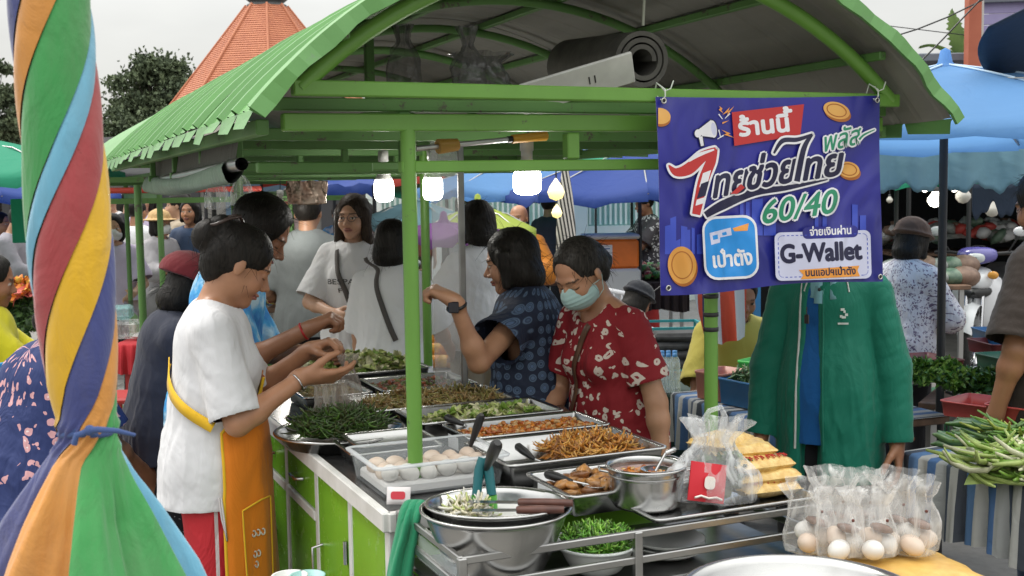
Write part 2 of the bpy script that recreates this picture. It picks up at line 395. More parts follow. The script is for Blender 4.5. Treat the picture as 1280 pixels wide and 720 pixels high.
def hand_ops(s, W, d, n, side, curl=(.5, .6, .7, .8), spread=.0, thumb=(.6, .5), sc_=1., fine=True):
    d = _n(d); n = np.array(n, float); n = _n(n - d * (n @ d)); t = np.cross(d, n) * side
    if not fine:
        s.cone(W, W + d * .08 * sc_, .027 * sc_, .036 * sc_, .02, (n, .5)); b = W + d * .09 * sc_; dd = _n(d + n * math.tan(min(1.2, curl[1])))
        s.cone(b, b + dd * .065 * sc_, .034 * sc_, .026 * sc_, .015, (n, .5)); s.cone(W + d * .03 + t * .025, W + d * .075 + t * .055 + n * .02, .014, .01, .015); return
    def rot(v, k, a): return v * math.cos(a) + np.cross(k, v) * math.sin(a) + k * (k @ v) * (1 - math.cos(a))
    ax = np.cross(d, n)
    s.cone(W - d * .015, W + d * .03 * sc_, .025 * sc_, .029 * sc_, .02, (n, .68))
    offs = (.0285, .0095, -.0095, -.027); lens = (.069, .077, .071, .056)
    for i in range(4):
        kn = W + (d * (.088 - .004 * abs(i - 1)) + t * offs[i]) * sc_
        s.cone(W + (d * .02 + t * offs[i] * .55) * sc_, kn, .0145 * sc_, .0108 * sc_, .014)
        a0 = spread * (1.5 - i); v = rot(d, n, a0 * side * (1 if side > 0 else 1)) if spread else d
        v = _n(d + t * spread * (1.5 - i)); p = kn; r = .0098 * sc_; L = lens[i] * sc_; ca = curl[i]
        for q, fr in enumerate((.45, .30, .25)):
            v = _n(rot(v, ax, ca * (1 if q == 0 else 1.05))); e = p + v * L * fr; s.cone(p, e, r, r * .88, .0035); p = e; r *= .88
    b = W + (d * .015 + t * .02 + n * .004) * sc_; v = _n(d * .75 + t * .75 * (1 - thumb[0] * .5) + n * thumb[0] * .8)
    e = b + v * .045 * sc_; s.cone(b, e, .0155 * sc_, .0118 * sc_, .012); v = _n(v + d * .5 * thumb[1] + n * .3 * thumb[1] - t * .2 * thumb[1]); e2 = e + v * .034 * sc_; s.cone(e, e2, .0115 * sc_, .0102 * sc_, .006)
    v = _n(v + d * .4 - t * .4 * thumb[1]); s.cone(e2, e2 + v * .024 * sc_, .0102 * sc_, .0082 * sc_, .004)

def skin_mat():
    if 'skin' in MATS: return MATS['skin']
    t = NT('skin'); a = t.node('ShaderNodeAttribute', attribute_name='col'); n = t.noise(18, 4)
    c = t.mix(n, (.76, .72, .70), (1.22, 1.2, 1.16)); t.set(col=t.mix(1., a.outputs[0], c, 'MULTIPLY'), rough=t.math('ADD', t.math('MULTIPLY', t.noise(90, 2), .25), .30), spec=.45, sss=.06)
    t.p.inputs['Subsurface Radius'].default_value = (.02, .008, .004); t.bump(t.noise(240, 3), .12, .002); return reg(t)
def hair_mat(name='black_hair', c=(.008, .007, .006), c2=(.022, .018, .015)):
    if name in MATS: return MATS[name]
    t = NT(name); v = t.coord((1, 1, .08)); n = t.noise(170, 3, v, dist=.6)
    t.set(col=t.ramp(n, [(.35, c), (.7, c2)]), rough=.5, spec=.22); t.bump(n, .35, .005); return reg(t)
SK = dict(tan=(.42, .215, .125), brown=(.32, .155, .088), light=(.56, .34, .23), mid=(.48, .265, .165))

def human(name, label, az, foot, h=1.6, skin='mid', lean=0, chest_yaw=0, head=(0, 0, 0), arms=None, curl=None, palm=None, elbow=None, hair='short', top=None, bottom=None,
          fine=False, w=1., bust=0., belly=0., group=None, eyes='open', hips=None, seat=None, shoes='dark', hair_col=None, nodraw=(), bres=None, lips=(.36, .13, .11)):
    """az: heading, 0 away from the camera, 90 towards picture right, 180 at the camera. arms: (left wrist, right wrist) in body space
    (x to the person's right, y forward, z up). top: dict(col/mat, sleeve, hem, ease, ...). bottom: dict(kind='pants'|'skirt', mat, hem)."""
    S = h / 1.65; root = thing(name, label, 'person', foot, math.radians(-az), group)
    res = bres or (.009 if fine else .015); hr = .0032 if fine else .0085
    if seat is not None: hipz = seat + .1
    else: hipz = .91 * S
    dz = hipz - .91 * S
    def b0(x, y, z): return np.array([x * S, y * S, z * S + dz])
    HP = b0(0, 0, .93); RL = Rx(-math.radians(lean)); RC = RL @ Rz(-math.radians(chest_yaw))
    def up(x, y, z):
        q = b0(x, y, z) - HP; t = min(1, max(0, (z - .95) / .25)); return HP + (RC if t > .5 else RL) @ q
    neck = up(0, -.012, 1.385); hy, hp, ht = (math.radians(q) for q in head)
    RH = RC @ Rz(-hy) @ Rx(-hp) @ Ry(ht); HC = neck + RC @ (Rx(-hp * .5) @ np.array([0, .020, .062]) * S) + RH @ np.array([0, .012, .082]) * S
    HS = S * 1.03
    def H(x, y, z): return HC + RH @ (np.array([x, y, z]) * HS)
    body = SDF(); nw = .9 + .1 * w
    # trunk (mostly under clothes)
    body.cone(up(0, 0, 1.27), up(0, .0, 1.05), .125 * S * w, .115 * S * w, .03, (RC @ np.array([0, 1, 0]), .72))
    body.cone(up(0, 0, 1.05), b0(0, 0, .93), .115 * S * w, .135 * S * w, .03, ((0, 1, 0), .78))
    sh = []; wr = []; el = []
    for i, sd in enumerate((-1, 1)):
        s0 = up(sd * .148 * nw, -.005, 1.315); sh.append(s0); body.cone(up(sd * .05, -.015, 1.36), s0, .045 * S, .05 * S, .03)
        A = (arms[i] if arms is not None and arms[i] is not None else (sd * .25, .04, .80)); T = b0(*A)
        e, T = ik(s0, T, .275 * S, .245 * S, (elbow[i] if elbow and elbow[i] is not None else (sd * .6, -.5, -.8))); el.append(e); wr.append(T)
        body.cone(s0, e, .048 * S * nw, .037 * S * nw, .02); body.cone(e, T, .038 * S * nw, .0245 * S, .02); body.ell(e + (T - e) * .25, .0405 * S * nw, .02)
        hand_ops(body, T, (T - e) if palm is None or palm[i] is None or len(palm[i]) < 6 else palm[i][3:6], (palm[i][:3] if palm and palm[i] is not None else (-sd, 0.1, -.1)), sd, (curl[i] if curl and curl[i] is not None else (.25, .3, .35, .4)), .02, sc_=S, fine=fine)
    # legs
    knees = []; ank = []
    for sd in (-1, 1):
        hpj = b0(sd * .085, 0, .9)
        if seat is not None: kn = hpj + np.array([sd * .06, .40 * S, .0]); an = np.array([kn[0], kn[1] - .02, .08])
        else: kn = np.array([sd * .095 * S, .015, .48 * S]); an = np.array([sd * .1 * S, -.02, .08 * S])
        knees.append(kn); ank.append(an)
        body.cone(hpj, kn, .082 * S * w, .055 * S, .03); body.cone(kn, an, .055 * S, .036 * S, .02); body.ell(kn + (an - kn) * .3 + np.array([0, -.015, 0]), .054 * S, .02)
        body.cone(an + np.array([0, -.02, -.035]), an + np.array([sd * .02, .15 * S, -.055]), .035, .022, .02)
    # neck + head
    body.cone(up(0, -.02, 1.33), H(0, -.018, -.05), .058 * S * nw, .052 * S, .02)
    hd = dict(k=.012 * S)
    body.ell(H(0, -.012, .028), np.array((.0735, .092, .083)) * HS, .01 * HS, RH); body.ell(H(0, .022, -.028), np.array((.060, .062, .078)) * HS, .02 * HS, RH)
    body.ell(H(0, .062, -.093), np.array((.022, .020, .018)) * HS, .03 * HS, RH)
    if True:
        for sd in (-1, 1):
            body.ell(H(sd * .036, .058, -.03), np.array((.022, .022, .026)) * HS, .02 * HS, RH); body.ell(H(sd * .0745, -.008, -.006), np.array((.0075, .016, .027)) * HS, .006 * HS, RH @ Rz(-sd * .25))
            body.ell(H(sd * .030, .092, .002), np.array((.017, .011, .010)) * HS, .012 * HS, RH, 's'); body.ell(H(sd * .030, .0690, .001), np.array((.0155, .0132, .0125)) * HS, .003 * HS, RH)
            body.ell(H(sd * .0125, .0905, -.034), np.array((.008, .009, .007)) * HS, .006 * HS, RH)
        body.ell(H(0, .073, .022), np.array((.046, .014, .012)) * HS, .012 * HS, RH)
        body.cone(H(0, .068, .008), H(0, .084, -.026), .008 * HS, .011 * HS, .008 * HS)
        body.cone(H(0, .083, .004), H(0, .104, -.027), .0055 * HS, .0095 * HS, .010 * HS)
        body.ell(H(0, .0835, -.0565), np.array((.023, .0115, .0058)) * HS, .004 * HS, RH); body.ell(H(0, .0815, -.0665), np.array((.020, .0115, .0066)) * HS, .004 * HS, RH)
        body.ell(H(0, .092, -.0615), np.array((.021, .006, .0014)) * HS, .002, RH, 's')
    # several patches of one surface: fine where the photograph shows it close
    lo, hi = body.bounds(); lo = lo - .05; hi = hi + .05; boxes = [(HC - .145 * S, HC + .145 * S, hr)]
    if fine:
        for i in (0, 1):
            d = _n(wr[i] - el[i]) if not (palm and palm[i] is not None and len(palm[i]) >= 6) else _n(palm[i][3:6]); c = wr[i] + d * .085 * S; boxes.append((c - .115 * S, c + .115 * S, .003))
    Vs, Fs, off = [], [], 0
    V, Fq = body.mesh(res, lo, hi); c = V[Fq].mean(1); keep = np.ones(len(Fq), bool)
    for l, h_, r_ in boxes: keep &= ~((c > l + res * .6).all(1) & (c < h_ - res * .6).all(1))
    Vs.append(V); Fs.append(Fq[keep]); off = len(V)
    for q, (l, h_, r_) in enumerate(boxes):
        V, Fq = body.mesh(r_, l, h_)
        if q: # hands: avoid drawing what a head box already has
            c = V[Fq].mean(1); k_ = ~((c > boxes[0][0]).all(1) & (c < boxes[0][1]).all(1))
            if q == 2: k_ &= ~((c > boxes[1][0]).all(1) & (c < boxes[1][1]).all(1))
            Fq = Fq[k_]
        Vs.append(V); Fs.append(Fq + off); off += len(V)
    V = np.concatenate(Vs); Fq = np.concatenate(Fs)
    bo = mesh_np('body', V, Fq, [skin_mat()], root)
    V = np.empty(len(bo.data.vertices) * 3, np.float32); bo.data.vertices.foreach_get('co', V); V = V.reshape(-1, 3).astype(float)
    sk = np.array(SK[skin]) if isinstance(skin, str) else np.array(skin); col = np.tile(sk, (len(V), 1))
    q = (V - HC) @ RH / HS; X, Y, Z = q[:, 0], q[:, 1], q[:, 2]; near = (np.abs(q) < .16).all(1)
    def paint(m, c, a=1.): col[m] = col[m] * (1 - a) + np.array(c) * a
    ax_ = np.abs(X)
    cheek = near & (Y > .04); col[cheek] *= (1 + .10 * np.exp(-(((ax_[cheek] - .038) / .02) ** 2 + ((Z[cheek] + .03) / .02) ** 2)))[:, None] * np.array([1, .96, .96])
    paint(near & (Y > .066) & ((ax_ / .024) ** 2 + ((Z + .0615) / .0125) ** 2 < 1), lips, .8)
    paint(near & (Y > .07) & (ax_ < .021) & (np.abs(Z + .0615) < .0014), (.08, .03, .03), .9)
    bw = .0245 - .0035 * ((ax_ - .03) / .018) ** 2; paint(near & (Y > .05) & (ax_ > .012) & (ax_ < .050) & (np.abs(Z - bw) < .0032), (.03, .02, .015), .85)
    if eyes == 'open':
        e = near & (Y > .068) & (((ax_ - .030) / .0145) ** 2 + ((Z - .0005) / .0062) ** 2 < 1); paint(e, (.62, .58, .55)); paint(e & (((ax_ - .030) ** 2 + (Z - .001) ** 2) < .0058 ** 2), (.02, .012, .01))
        paint(near & (Y > .06) & (ax_ > .014) & (ax_ < .047) & (np.abs(Z - .0065 + .3 * (ax_ - .03) ** 2 / .02) < .0016), (.02, .015, .012), .9)
    else: paint(near & (Y > .06) & (ax_ > .015) & (ax_ < .047) & (np.abs(Z + .0065 - 9 * (ax_ - .031) ** 2) < .0019), (.025, .016, .012), .9)
    at = bo.data.attributes.new('col', 'FLOAT_COLOR', 'POINT'); at.data.foreach_set('color', np.concatenate([col, np.ones((len(V), 1))], 1).astype(np.float32).ravel())
    R = dict(root=root, HC=HC, RH=RH, S=HS, S0=S, H=H, up=up, b0=b0, sh=sh, el=el, wr=wr, RC=RC, body=bo, hipz=hipz)
    # hair
    if hair != 'none':
        g = SDF(); c2 = .6
        front = .012 if hair in ('short', 'buzz') else .016
        inf = dict(buzz=.003, short=.009, cropped=.013, bun=.007, tied=.005).get(hair, .009)
        g.ell(H(0, -.016, .034), np.array((.0735 + inf, .092 + inf * .8, .083 + inf)) * HS, .01, RH)
        if hair in ('bob', 'wavybob'):
            g.ell(H(0, -.028, -.03), np.array((.087, .078, .100)) * HS, .03, RH); g.ell(H(0, -.055, -.075), np.array((.078, .055, .052)) * HS, .03, RH)
            for sd in (-1, 1): g.cone(H(sd * .072, .016, .03), H(sd * .070, .026, -.080), .020 * HS, .017 * HS, .02)
        if hair == 'long':
            for sd in (-1, 1): g.cone(H(sd * .068, .01, .02), H(sd * .085, .0, -.20), .030 * HS, .030 * HS, .03)
            g.cone(H(0, -.07, 0), H(0, -.085, -.22), .07 * HS, .06 * HS, .04, (RH @ np.array([0, 1, 0]), .6))
        if hair in ('bun', 'tied'):
            g.ell(H(0, -.075, .0), np.array((.06, .045, .06)) * HS, .03, RH)
            g.ell(H(0, -.062, -.045), np.array((.052, .036, .045)) * HS, .03, RH)
            if hair == 'bun': g.ell(H(.0, -.130, .030), np.array((.044, .040, .050)) * HS, .012, RH); g.ell(H(.01, -.105, .085), np.array((.03, .03, .026)) * HS, .02, RH)
            else: g.ell(H(0, -.115, -.03), np.array((.034, .036, .042)) * HS, .02, RH)
        # the face stays free
        fz = dict(short=-.02, buzz=-.02, cropped=-.02, tied=-.012).get(hair, -.04)
        g.ell(H(0, .108, fz + .012), np.array((.066 if hair == 'bun' else .068 if hair not in ('bob', 'wavybob', 'long') else .060, .078, .106)) * HS, .012, RH, 's')
        if hair in ('short', 'buzz', 'cropped', 'bun', 'tied'):
            for sd in (-1, 1):
                g.ell(H(sd * .085, .035 if hair in ('bun', 'tied') else .03, -.035), np.array((.04, .040, .042)) * HS, .01, RH, 's'); g.ell(H(sd * .09, -.008, -.03), np.array((.03, .022, .034)) * HS, .008, RH, 's')
            g.cut(H(0, -.05, -.085 if hair in ('bun', 'tied') else -.058), RH @ np.array([0, .25, -1]), False)
        V, Fq = g.mesh(hr * 1.25 if fine else .010); N = vnormals(V, Fq); q = (V - HC) @ RH / S
        th = np.arctan2(q[:, 0], -q[:, 1] + .03); gr = np.sin(th * 34 + 5 * np.sin(q[:, 2] * 22) + 3 * np.sin(th * 5)) * .5 + np.sin(th * 71 + q[:, 2] * 60) * .3
        V = V + N * (gr * (.0010 if fine else .0008) * HS + noise3(q, 38, 3) * .0018)[:, None]
        R['hair'] = mesh_np('hair', V, Fq, [hair_col or hair_mat()], root)
        if fine:
            rg_ = np.random.default_rng(int(h * 1000) + int(az) % 97); N2 = vnormals(V, Fq); mb = MB()
            for k in rg_.integers(0, len(V), 230):
                p, nn = V[k], N2[k]; dn = np.array([0, 0, -1.]); tg = dn - nn * (dn @ nn); tg = tg / (np.linalg.norm(tg) + 1e-6) + rg_.normal(0, .5, 3); L_ = rg_.uniform(.012, .045); a_ = rg_.uniform(.1, .5)
                mb.tube([p - nn * .002, p + (tg * .45 + nn * a_ * .6) * L_, p + (tg + nn * a_) * L_], [.0008, .0006, .0003], 3, cap=False)
            mb.build('hair_strands', hair_col or hair_mat(), root)['kind'] = 'stuff'
    # garments
    if bottom is not None:
        g = SDF(); bm = bottom['mat']; e_ = bottom.get('ease', .012)
        g.cone(up(0, 0, 1.02) if lean == 0 else b0(0, 0, 1.0), b0(0, 0, .92), (.118 * w + e_) * S, (.14 * w + e_) * S, .03, ((0, 1, 0), .8)); hem = bottom.get('hem', .10)
        if bottom['kind'] == 'pants':
            for i, sd in enumerate((-1, 1)):
                hpj = b0(sd * .085, 0, .9); g.cone(hpj, knees[i], (.086 * w + e_) * S, (.060 + e_) * S, .03)
                t = 1 if hem < .2 else .45
                g.cone(knees[i], knees[i] + (ank[i] - knees[i]) * t, (.060 + e_) * S, (.048 + e_ * 1.6) * S, .02, cut=True)
        else:
            if seat is None: g.cone(b0(0, 0, .92), b0(0, .0, hem), (.14 * w + e_) * S, (.19 + e_) * S, .03, ((0, 1, 0), .8), cut=True)
            else: g.cone(b0(0, .02, .90), b0(0, .38, .88), .15 * S, .16 * S, .03, ((0, 0, 1), .7)); g.cone(b0(0, .38, .86), (0, .40 * S, .25), .16 * S, .19 * S, .03, ((0, 1, 0), .6), cut=True)
        V, Fq = g.mesh(max(res, .011)); Fq = drop_caps(V, Fq, g.caps, max(res, .011)); N = vnormals(V, Fq)
        V = V + N * (noise3(V * np.array([1, 1, .45]), 16, 5) * .006)[:, None]
        R['bottom'] = mesh_np(bottom.get('name', 'trousers' if bottom['kind'] == 'pants' else 'skirt'), V, Fq, [bm], root)
    if top is not None:
        def garment(tp, nm):
            g = SDF(); e_ = tp.get('ease', .018); hem = tp.get('hem', .82); fl = tp.get('flare', .01)
            yv = RC @ np.array([0, 1, 0])
            g.cone(up(0, -.002, 1.255), up(0, .004, 1.06), (.14 * w + e_) * S, (.125 * w + e_ * 1.15 + belly * .5) * S, .04, (yv, .74))
            g.cone(up(0, .004, 1.06), b0(0, belly * .4, .90), (.125 * w + e_ * 1.15 + belly * .5) * S, (.142 * w + e_ * 1.1 + belly * .6 + fl) * S, .04, ((0, 1, 0), .80))
            if hem < .9: g.cone(b0(0, belly * .4, .90), b0(0, belly * .2, hem), (.142 * w + e_ * 1.1 + belly * .6 + fl) * S, (.147 * w + e_ + belly * .5 + fl * 2) * S, .03, ((0, 1, 0), .82))
            if bust:
                for sd in (-1, 1): g.ell(up(sd * .062, .082, 1.20), np.array((.062, .05 + bust * .5, .066)) * S, .05, RC)
            if belly: g.ell(b0(0, .05 + belly * .5, 1.0), np.array((.13, .09, .12)) * S, .06)
            for sd in (-1, 1): g.cone(up(sd * .04, -.018, 1.352), up(sd * .142 * nw, -.006, 1.308), (.034 + e_ * .45) * S, (.047 + e_ * .4) * S, .035)
            if hem < 1.0: g.cut(b0(0, 0, hem), (0, 0, -1))
            for i, sd in enumerate((-1, 1)):
                sl = tp.get('sleeve', .6); es = tp.get('sease', .016)
                if sl <= 1: g.cone(sh[i] + (sh[i] - el[i]) * .02, sh[i] + (el[i] - sh[i]) * sl, (.047 * nw + es * .45) * S, (.043 * nw + es * 1.35) * S, tp.get('sk', .03), cut=sl > 0)
                else:
                    g.cone(sh[i], el[i], (.048 * nw + es * .6) * S, (.043 * nw + es * 1.1) * S, tp.get('sk', .03)); g.cone(el[i], el[i] + (wr[i] - el[i]) * (sl - 1), (.043 * nw + es * 1.1) * S, (.031 + es) * S, .02, cut=True)
            nr = tp.get('neck', .066); g.ell(up(0, .012 + tp.get('vneck', 0) * .3, 1.405), np.array((nr, nr, nr * .85 + tp.get('vneck', 0))) * S, .008, RC, 's')
            if tp.get('open'):      # worn open down the front
                g.cone(up(.0 + tp['open'][0], .20, 1.42), b0(tp['open'][0], .2, hem - .1), tp['open'][1], tp['open'][2], .008, ((0, 1, 0), 4.), op='s')
            r_ = tp.get('res', .0055 if fine else .011); V, Fq = g.mesh(r_); Fq = drop_caps(V, Fq, g.caps, r_); N = vnormals(V, Fq)
            amp = tp.get('fold', .010); q = V - HP
            # creases: long hanging folds below the bust, diagonal ones from the armpits and at the elbows
            zz = np.clip((b0(0, 0, 1.25)[2] - V[:, 2]) / .35, 0, 1); f1 = noise3(V * np.array([1, 1, .25]), 14, 9); f2 = noise3(V @ Ry(.6).T * np.array([1, 1, .35]), 17, 21)
            f1 = 1 - np.abs(f1) ** .8 * 1.7; arm = np.clip((np.abs(q[:, 0]) - .13) / .06, 0, 1)
            f3 = 1 - np.abs(noise3(V @ Ry(.9).T * np.array([1.2, 1, .35]), 21, 33)) * 1.5
            V = V + N * ((f1 * zz * (1 - arm) + .38 * f3 * (.4 + .6 * arm) + .4 * f2) * amp)[:, None]
            V = relax(V, Fq, 1, .35)
            return mesh_np(nm, V, Fq, [tp['mat']], root)
        if 'under' in top: R['under'] = garment(top['under'], top['under'].get('name', 'undershirt'))
        R['top'] = garment(top, top.get('name', 'shirt'))
    # shoes
    for i, sd in enumerate((-1, 1)):
        g = SDF(); a = ank[i]; g.cone(a + np.array([0, -.03, -.045]), a + np.array([sd * .02, .15 * S, -.055]), .042, .030, .02)
        g.cut((0, 0, .004), (0, 0, -1), False); V, Fq = g.mesh(.014); so = mesh_np('shoe', V, Fq, [M('dark_shoe', (.02, .02, .022), .6)], root)
    return R
def mask_part(R, mat, fine=False):
    """a face mask hugging nose and chin, with ear loops"""
    g = SDF(); S = R['S']; H = R['H']; RH = R['RH']
    g.ell(H(0, .036, -.052), np.array((.069, .069, .052)) * S, .01, RH); g.ell(H(0, .080, -.036), np.array((.024, .036, .036)) * S, .025, RH)
    g.cut(H(0, .012, 0), RH @ np.array([0, -1, 0])); g.cut(H(0, .1, -.006), RH @ np.array([0, .35, 1])); r = .0035 if fine else .008
    V, Fq = g.mesh(r); N = vnormals(V, Fq); q = (V - R['HC']) @ RH / S; V = V + N * (np.sin(q[:, 2] * 420) * .0009 * (q[:, 1] > .05))[:, None]
    o = mesh_np('face_mask', V, Fq, [mat], R['root'])
    for sd in (-1, 1):
        mb = MB()
        mb.tube([H(sd * .062, .03, -.025), H(sd * .078, .005, -.022), H(sd * .081, -.014, -.012), H(sd * .078, .005, -.06), H(sd * .062, .03, -.078)], .0013, 5)
        mb.build('ear_loop', mat, o)
    return o
# ------------------------------------------------------------------ shared materials
def paint_mat(name, c, wear=(.10, .09, .07), amt=.62, rough=.42):
    t = NT(name); n = t.noise(17, 6, rough=.75); w = t.ramp(n, [(amt - .06, 0.), (amt, 1.)]); b = t.noise(4, 5, t.coord((1, 1, .5)))
    cc = lin(c)[:3]; base = t.mix(b, tuple(x * .68 for x in cc), tuple(min(1, x * 1.25) for x in cc))
    t.set(col=t.mix(w, base, wear), rough=t.math('ADD', t.math('MULTIPLY', w, .3), rough), spec=.5); t.bump(t.noise(60, 3), .12, .003); return reg(t)
GREEN = paint_mat('green_paint', (.135, .31, .05), amt=.70)
GREEN_D = paint_mat('weathered_green_paint', (.10, .23, .06), amt=.64, rough=.55)
ROOFG = paint_mat('green_sheet_paint', (.13, .32, .095), wear=(.16, .28, .14), amt=.66, rough=.38)
PANEL = paint_mat('lime_panel', (.17, .42, .03), wear=(.22, .38, .08), amt=.66, rough=.25)
t = NT('sheet_underside'); t.set(col=t.ramp(t.noise(3, 6, t.coord((1, .25, 1))), [(.3, (.17, .165, .15)), (.7, (.30, .29, .265))]), rough=.75); t.bump(t.noise(25, 4), .2, .01); UNDER = reg(t)
def steel_mat(name, c=.55, r=.24, sc_=7):
    t = NT(name); n = t.noise(sc_, 5, t.coord((1, 1, 2.5))); t.set(col=t.ramp(n, [(.3, (c * .8,) * 3), (.7, (c, c, c * .98))]), metal=1, rough=t.math('ADD', t.math('MULTIPLY', n, .18), r - .08))
    t.bump(t.noise(30, 3), .05, .004); return reg(t)
STEEL = steel_mat('stainless_steel'); STEEL_D = steel_mat('dull_steel', .42, .36); ALU = steel_mat('aluminium_sheet', .62, .42)
WHITEF = mottled('white_frame_paint', (.55, .55, .52), (.72, .72, .70), 12, 6, .35)
DARKTOP = mottled('dark_counter_sheet', (.05, .05, .05), (.13, .13, .13), 14, 6, .22, metal=.6)
BLACKP = M('black_plastic', (.015, .015, .016), .38); RUBBER = mottled('tyre_rubber', (.012, .012, .012), (.035, .034, .033), 30, 4, .8)
def plastic_bag(name, tint=(.93, .95, .96), a=.38, rough=.12):
    if name in MATS: return MATS[name]
    t = NT(name); n = t.noise(22, 3, t.coord((1, 1, .4)), dist=1.2); lw = t.node('ShaderNodeLayerWeight', {'Blend': .35}).outputs[1]
    al = t.math('ADD', a * .42, t.math('ADD', t.math('MULTIPLY', lw, .30), t.math('MULTIPLY', t.ramp(n, [(.50, 0.), (.72, 1.)]), .40)))
    t.set(col=tint, rough=rough, spec=.8, alpha=al); t.bump(n, .55, .012); return reg(t)
BAG = plastic_bag('clear_plastic_bag')
t = NT('clear_acrylic'); t.set(col=(.85, .9, .92), rough=.05, alpha=.22, spec=.8); ACR = reg(t)
def lamp_mat(name, c, s):
    t = NT(name); t.set(col=(.9, .9, .9), em=c, es=s); return reg(t)
LED = lamp_mat('lit_led', (1, .97, .90), 26.0)

# ------------------------------------------------------------------ ground
g = NT('market_ground'); n1 = g.noise(.6, 6); n2 = g.noise(14, 4)
g.set(col=g.mix(.4, g.ramp(n1, [(.3, (.13, .125, .115)), (.7, (.24, .23, .21))]), g.ramp(n2, [(.3, (.12, .115, .11)), (.7, (.26, .25, .235))])), rough=.8); g.bump(n2, .3, .01); reg(g)
MB().add([(-400, -60, 0), (400, -60, 0), (400, 700, 0), (-400, 700, 0)], [(0, 1, 2, 3)]).build('ground', g.m)['kind'] = 'structure'
# worn paving of the lane, slabs with open joints
pv = thing('pavement', None, None, (0, 0, 0)); pv['kind'] = 'structure'
pm = [mottled('paving_slab_%s' % 'abc'[i], tuple(x * k for x in (.20, .19, .175)), tuple(x * k for x in (.32, .305, .28)), 8, 5, .8, .3, 60) for i, k in enumerate((.85, 1, 1.12))]
slab = [MB().box((0, 0, 0), (.393, .393, .05), 0, 0, .004).mesh('slab') for _ in range(3)]
for me_, m_ in zip(slab, pm): me_.materials.append(m_)
for i in range(15):
    for j in range(20):
        o = link('paving_slab', slab[RNG.integers(3)], pv); o.location = (-5.2 + i * .40, 4.0 + j * .40, -.012 + RNG.uniform(-.0015, .0015)); o.rotation_euler = (0, 0, RNG.integers(4) * PI / 2)

# ------------------------------------------------------------------ the food cart
CN, CF, CL_, CR = -.17, 1.95, -.12, .62
cart = thing('food_cart', 'bright green food cart with steel counter and arched green sheet metal roof', 'food cart', L0, CA)
def K(name, mb, m, p=cart): return mb.build(name, m, p)
K('counter_top', MB().box(((CL_ + CR) / 2, (CN + CF) / 2, .888), (CR - CL_, CF - CN, .024), 0, 0, .003), DARKTOP)
# white aluminium edging down the left side and over the near end
e = MB(); e.box((CL_ - .012, (CN + CF) / 2, .882), (.022, CF - CN + .03, .045), 0, 0, .003); K('counter_edge', e, WHITEF)
K('counter_edge', MB().box(((CL_ + CR) / 2, CN - .012, .882), (CR - CL_ + .02, .022, .045), 0, 0, .003), WHITEF)
cb = MB(); cb.box(((CL_ + CR) / 2 + .02, (CN + CF) / 2, .58), (CR - CL_ - .08, CF - CN - .05, .57)); K('cabinet_body', cb, GREEN_D)
# side panels between white uprights
ups = [CN + .01, .15, .49, .86, 1.25, 1.9]
for b in ups: K('upright', MB().box((CL_ + .006, b, .58), (.026, .034, .555), 0, 0, .003), WHITEF)
K('lower_rail', MB().box((CL_ + .008, (CN + CF) / 2, .31), (.03, CF - CN, .035), 0, 0, .003), WHITEF)
for i, (b0_, b1) in enumerate(zip(ups[:-1], ups[1:])):
    c = (b0_ + b1) / 2; w_ = b1 - b0_ - .038
    if i in (2, 3):
        d = K('drawer', MB().box((CL_ + .002, c, .795), (.016, w_, .115), 0, 0, .004), PANEL)
        K('handle', MB().tube([(CL_ - .008, c - .04, .80), (CL_ - .03, c - .035, .80), (CL_ - .03, c + .035, .80), (CL_ - .008, c + .04, .80)], .005, 8), STEEL, d)
        K('drawer_rail', MB().box((CL_ + .004, c, .722), (.03, w_ + .01, .028), 0, 0, .003), WHITEF)
        K('door_panel', MB().box((CL_ + .004, c, .52), (.014, w_, .37), 0, 0, .004), PANEL)
    else:
        d = K('door_panel', MB().box((CL_ + .002, c, .595), (.016, w_, .52), 0, 0, .005), PANEL)
        K('hinge', MB().tube([(CL_ - .012, b0_ + .03, .68), (CL_ - .012, b0_ + .03, .74)], .006, 8), STEEL, d); K('hinge', MB().tube([(CL_ - .012, b0_ + .03, .40), (CL_ - .012, b0_ + .03, .46)], .006, 8), STEEL, d)
        K('handle', MB().tube([(CL_ - .006, b1 - .055, .66), (CL_ - .034, b1 - .055, .655), (CL_ - .034, b1 - .055, .585), (CL_ - .006, b1 - .055, .58)], .005, 8), STEEL, d)
K('end_panel', MB().box(((CL_ + CR) / 2, CN + .002, .58), (CR - CL_ - .04, .016, .52), 0, 0, .004), PANEL)
